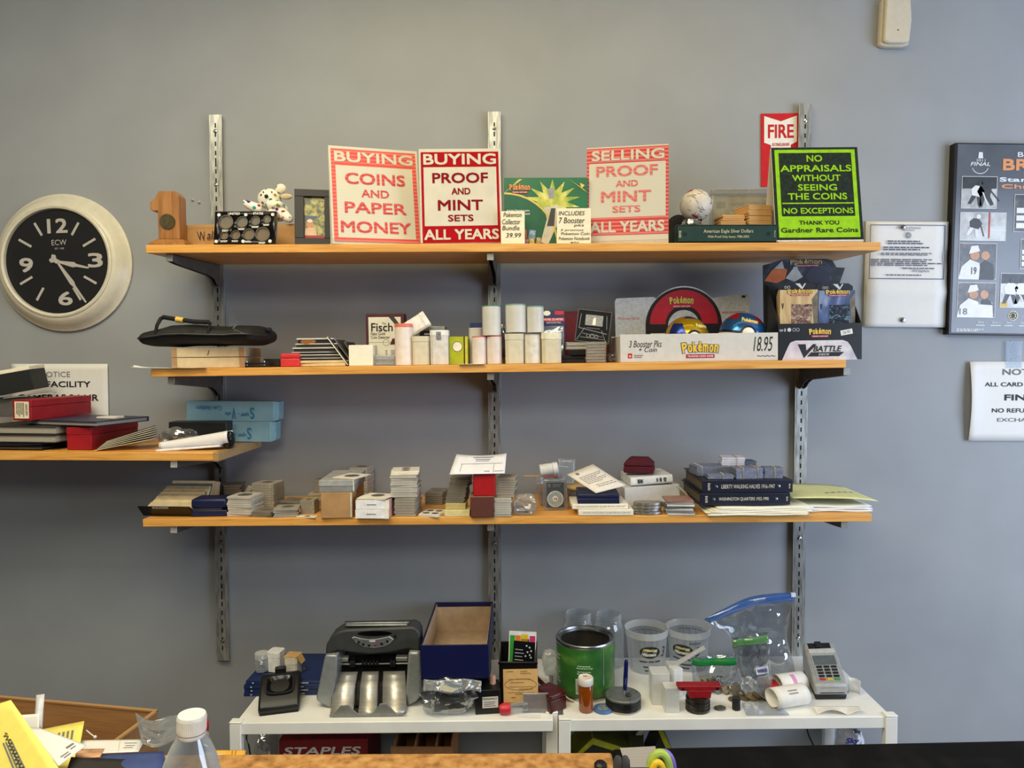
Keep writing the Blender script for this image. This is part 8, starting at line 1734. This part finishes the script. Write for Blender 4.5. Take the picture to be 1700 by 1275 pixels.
# bottle
P = W(308, 1186, -1.25); t = thing('water_bottle', 'empty clear plastic bottle with white cap nearest the camera', 'bottle', (P.x, -1.25, ZC + .0006), rot=(0, R(2), 0)); H = P.z - ZC
PET = clear('pet_plastic', base=.05, edge=.6, rough=.04, bump=.12, bscale=40)
MB().lathe([(0, .002), (.026, .0), (.031, .006), (.031, H - .085), (.0318, H - .078), (.031, H - .07), (.027, H - .052), (.020, H - .034), (.0142, H - .024), (.0128, H - .02), (.0128, H - .016)], 44).build('bottle', PET, t, solid=.0008)
m = MB(); m.lathe([(.0134, H - .024), (.0145, H - .022), (.0145, H - .019)], 36); m.lathe([(.0146, H - .018), (.0146, H - .002), (.0138, H), (0, H)], 40); 
for i in range(48): a = R(i * 7.5); m.box(.0145, -.0004, H - .017, .0149, .0004, H - .003, 0, Matrix.Rotation(a, 4, 'Z'))
m.build('cap', M((222, 222, 218), .45), t)
MB().lathe([(.0314, .05), (.0314, .07)], 44).build('label_band', clear('bottle_label', base=.4, edge=.6), t)

# cardboard box with papers, on a stand
YBX = -.73
A = W(262, 1181, YBX); ang = -9
t = thing('paper_box', 'open brown cardboard box full of papers at the lower left corner', 'box', (A.x, YBX, .78), yaw=ang)
hB = A.z - .78; L = .75; m = MB(); CB = ramp_mat('corrugated_card', 'noise', [(0.3, (142, 102, 58)), (0.7, (166, 122, 74))], (2, 2, 30), .8, nscale=6)
m.box(-L, -.004, 0, 0, 0, hB); m.box(-.004, -.34, 0, 0, -.004, hB); m.box(-L, -.34, 0, -.004, -.004, .004); m.box(-L, -.344, 0, 0, -.34, hB * .4); m.build('carton', CB, t, .0006)
m = MB(); m.box(-L, -.0052, hB, 0, .0012, hB + .003); m.box(-.0052, -.34, hB, .0012, -.006, hB + .003); m.build('rim', ramp_mat('corrugated_edge', 'wave', [(0.3, (120, 84, 46)), (0.7, (196, 152, 100))], (1, 1, 1), .8, nscale=110, band='X'), t)
t = thing('side_stand', 'low brown stand carrying the cardboard box of papers', 'stand', (A.x, YBX, 0), yaw=ang); MB().box(-L, -.3, .74, 0, .02, .779).build('top', M((96, 70, 46), .6), t, .002)
for x, y in ((-L + .03, -.27), (-.03, -.27), (-L + .03, -.01), (-.03, -.01)): MB().box(x - .02, y - .02, 0, x + .02, y + .02, .7395).build('leg', M((96, 70, 46), .6), t)
def sheet4(name, label, cat, pts, mat, mark=None, bend=.0, group=None):
    """a sheet through four corners: (px, py, distance from the camera)"""
    c = [W(a, b, d - D) for a, b, d in pts]; o = (c[0] + c[2]) / 2; t = thing(name, label, cat, o, group=group)
    nrm = (c[1] - c[0]).cross(c[3] - c[0]).normalized()
    if nrm.dot(CPOS - o) < 0: nrm = -nrm
    f = lambda u, v, e=0: c[0].lerp(c[1], u).lerp(c[3].lerp(c[2], u), v) - o + nrm * (e + bend * math.sin(math.pi * u) * math.sin(math.pi * v))
    MB().grid(lambda u, v: f(u, v), 8, 8).build('sheet', mat, t, solid=.0004)
    if mark: mark(t, f)
    return t
def marks(rows, mt=GREYINK, nm='print'):
    def fn(t, f):
        m = MB()
        for u0, u1, v0, v1 in rows: m.add([f(a, b, .0009) for a, b in ((u0, v0), (u1, v0), (u1, v1), (u0, v1))], [(0, 1, 2, 3)])
        m.build(nm, mt, t)
    return fn
def scribble(u0, u1, v0, s_): 
    def fn(t, f): m = MB(); m.tube([f(u0 + .04 * math.sin(i * 2.3), v0 + (s_ - v0) * i / 40 + .0, .001) for i in range(41)], .0007, 4); m.build('handwriting', M((70, 64, 40), .6), t)
    return fn
YP = M((238, 222, 112), .65, var=.02)
def both(*fs): return lambda t, f: [q(t, f) for q in fs]
sheet4('yellow_sheet', 'big yellow paper with handwriting at the left picture edge above the box', 'paper', [(-60, 1186, .98), (18, 1162, .98), (108, 1290, .9), (-40, 1340, .9)], YP, both(marks([(.52 + .02 * i, .545 + .02 * i, .45, .95) for i in range(0, 8, 2)]), scribble(.62, .7, .35, .95)))
sheet4('white_sheet', 'small white paper standing behind the big yellow paper', 'paper', [(34, 1187, 1.1), (65, 1185, 1.1), (65, 1226, 1.08), (30, 1230, 1.08)], PAPER)
sheet4('plastic_strip', 'grey white plastic strip sticking up from the box', 'strip', [(60, 1154, 1.16), (74, 1152, 1.16), (70, 1212, 1.13), (56, 1206, 1.13)], M((206, 206, 210), .4), bend=.004)
sheet4('yellow_sheet', 'smaller yellow paper with typed lines leaning inside the box', 'paper', [(64, 1212, 1.1), (140, 1197, 1.1), (126, 1275, 1.0), (60, 1280, 1.0)], YP, marks([(.45 + .1 * i, .5 + .1 * i, .18, .42) for i in range(4)]))
sheet4('white_envelope', 'white paper with small dark logo lying across the yellow sheets', 'paper', [(44, 1207, 1.0), (64, 1208, 1.01), (144, 1237, .98), (97, 1272, .93)], PAPER, marks([(.55, .85, .78, .82), (.6, .8, .86, .88), (.2, .5, .88, .9), (.25, .5, .93, .95)]))
sheet4('navy_card', 'navy card wedged under the white paper in the box', 'card', [(72, 1236, .99), (104, 1254, .985), (100, 1268, .95), (84, 1262, .95)], M((32, 48, 90), .4))
sheet4('white_papers', 'flat white envelope with faint writing lying in the box', 'envelope', [(132, 1229, 1.08), (241, 1227.5, 1.08), (230, 1248, 1.03), (140, 1252, 1.03)], PAPER, marks([(.62, .623, .0, 1), (.7, .9, .3, .33), (.72, .88, .5, .53), (.7, .86, .66, .69)]))
sheet4('picture_card', 'brown picture card in front of the white envelope', 'card', [(128, 1244, 1.02), (174, 1243, 1.02), (166, 1257, .98), (124, 1258, .98)], M((196, 150, 116), .5, var=.2, scale=60))
sheet4('navy_folder', 'slate blue folder at the front of the paper box', 'folder', [(170, 1253, .99), (272, 1247, .99), (280, 1300, .93), (150, 1300, .93)], M((62, 76, 124), .45), bend=.006)
sheet4('black_folder', 'black folder lying in front of the slate blue folder', 'folder', [(118, 1257, .97), (216, 1261, .97), (222, 1310, .91), (100, 1310, .91)], M((44, 42, 40), .5))
sheet4('cream_sheet', 'pale cream paper on the chipboard counter behind the bottle', 'paper', [(340, 1247, 1.052), (427, 1262, 1.026), (395, 1279, 1.0), (330, 1279, 1.0)], M((244, 232, 200), .65, var=.02))
sheet4('orange_envelope', 'orange envelope under the cream paper on the counter edge', 'envelope', [(352, 1245.5, 1.061), (408, 1245.5, 1.061), (406, 1258, 1.038), (350, 1258, 1.038)], M((228, 170, 66), .6), marks([(.6, .62, .1, .8), (.7, .72, .1, .8)], M((150, 100, 40), .6)))
# clear wrap between box and table
o = W(285, 1215, -.86); t = thing('plastic_wrap', 'crumpled clear plastic wrap between the paper box and the bottle', 'wrap', o)
MB().grid(lambda u, v: tuple(W(225 + 120 * u + 10 * v, 1183 + 50 * v + 22 * u * (1 - v) + 8 * math.sin(u * 8), -.86 - .12 * v + .02 * noise.noise(Vector((u * 5, v * 5, 3)))) - o), 24, 16).build('film', ZF, t, solid=.0004)
P = W(340, 1194, -.62); t = thing('reacher_stick', 'red tipped stick standing on the floor behind the bottle cap', 'stick', (P.x, -.62, 0)); MB().cyl(.004, 0, P.z - .03, 12).build('shaft', STEEL, t); MB().lathe([(.005, P.z - .03), (.0075, P.z - .02), (.0075, P.z - .003), (.004, P.z), (0, P.z)], 16).build('grip', M((190, 24, 34), .4), t)
a = [W(143, 1212, -.88), W(150, 1218, -.88), W(158, 1224, -.89)]; t = thing('cotton_swab', 'white tipped stick poking out of the paper box', 'stick', a[0]); MB().tube([p - a[0] for p in a], .0009, 6).build('stick', WHITE, t); MB().ball(a[2] - a[0], (.0026, .0026, .003), 10, 8).build('tip', WHITE, t)
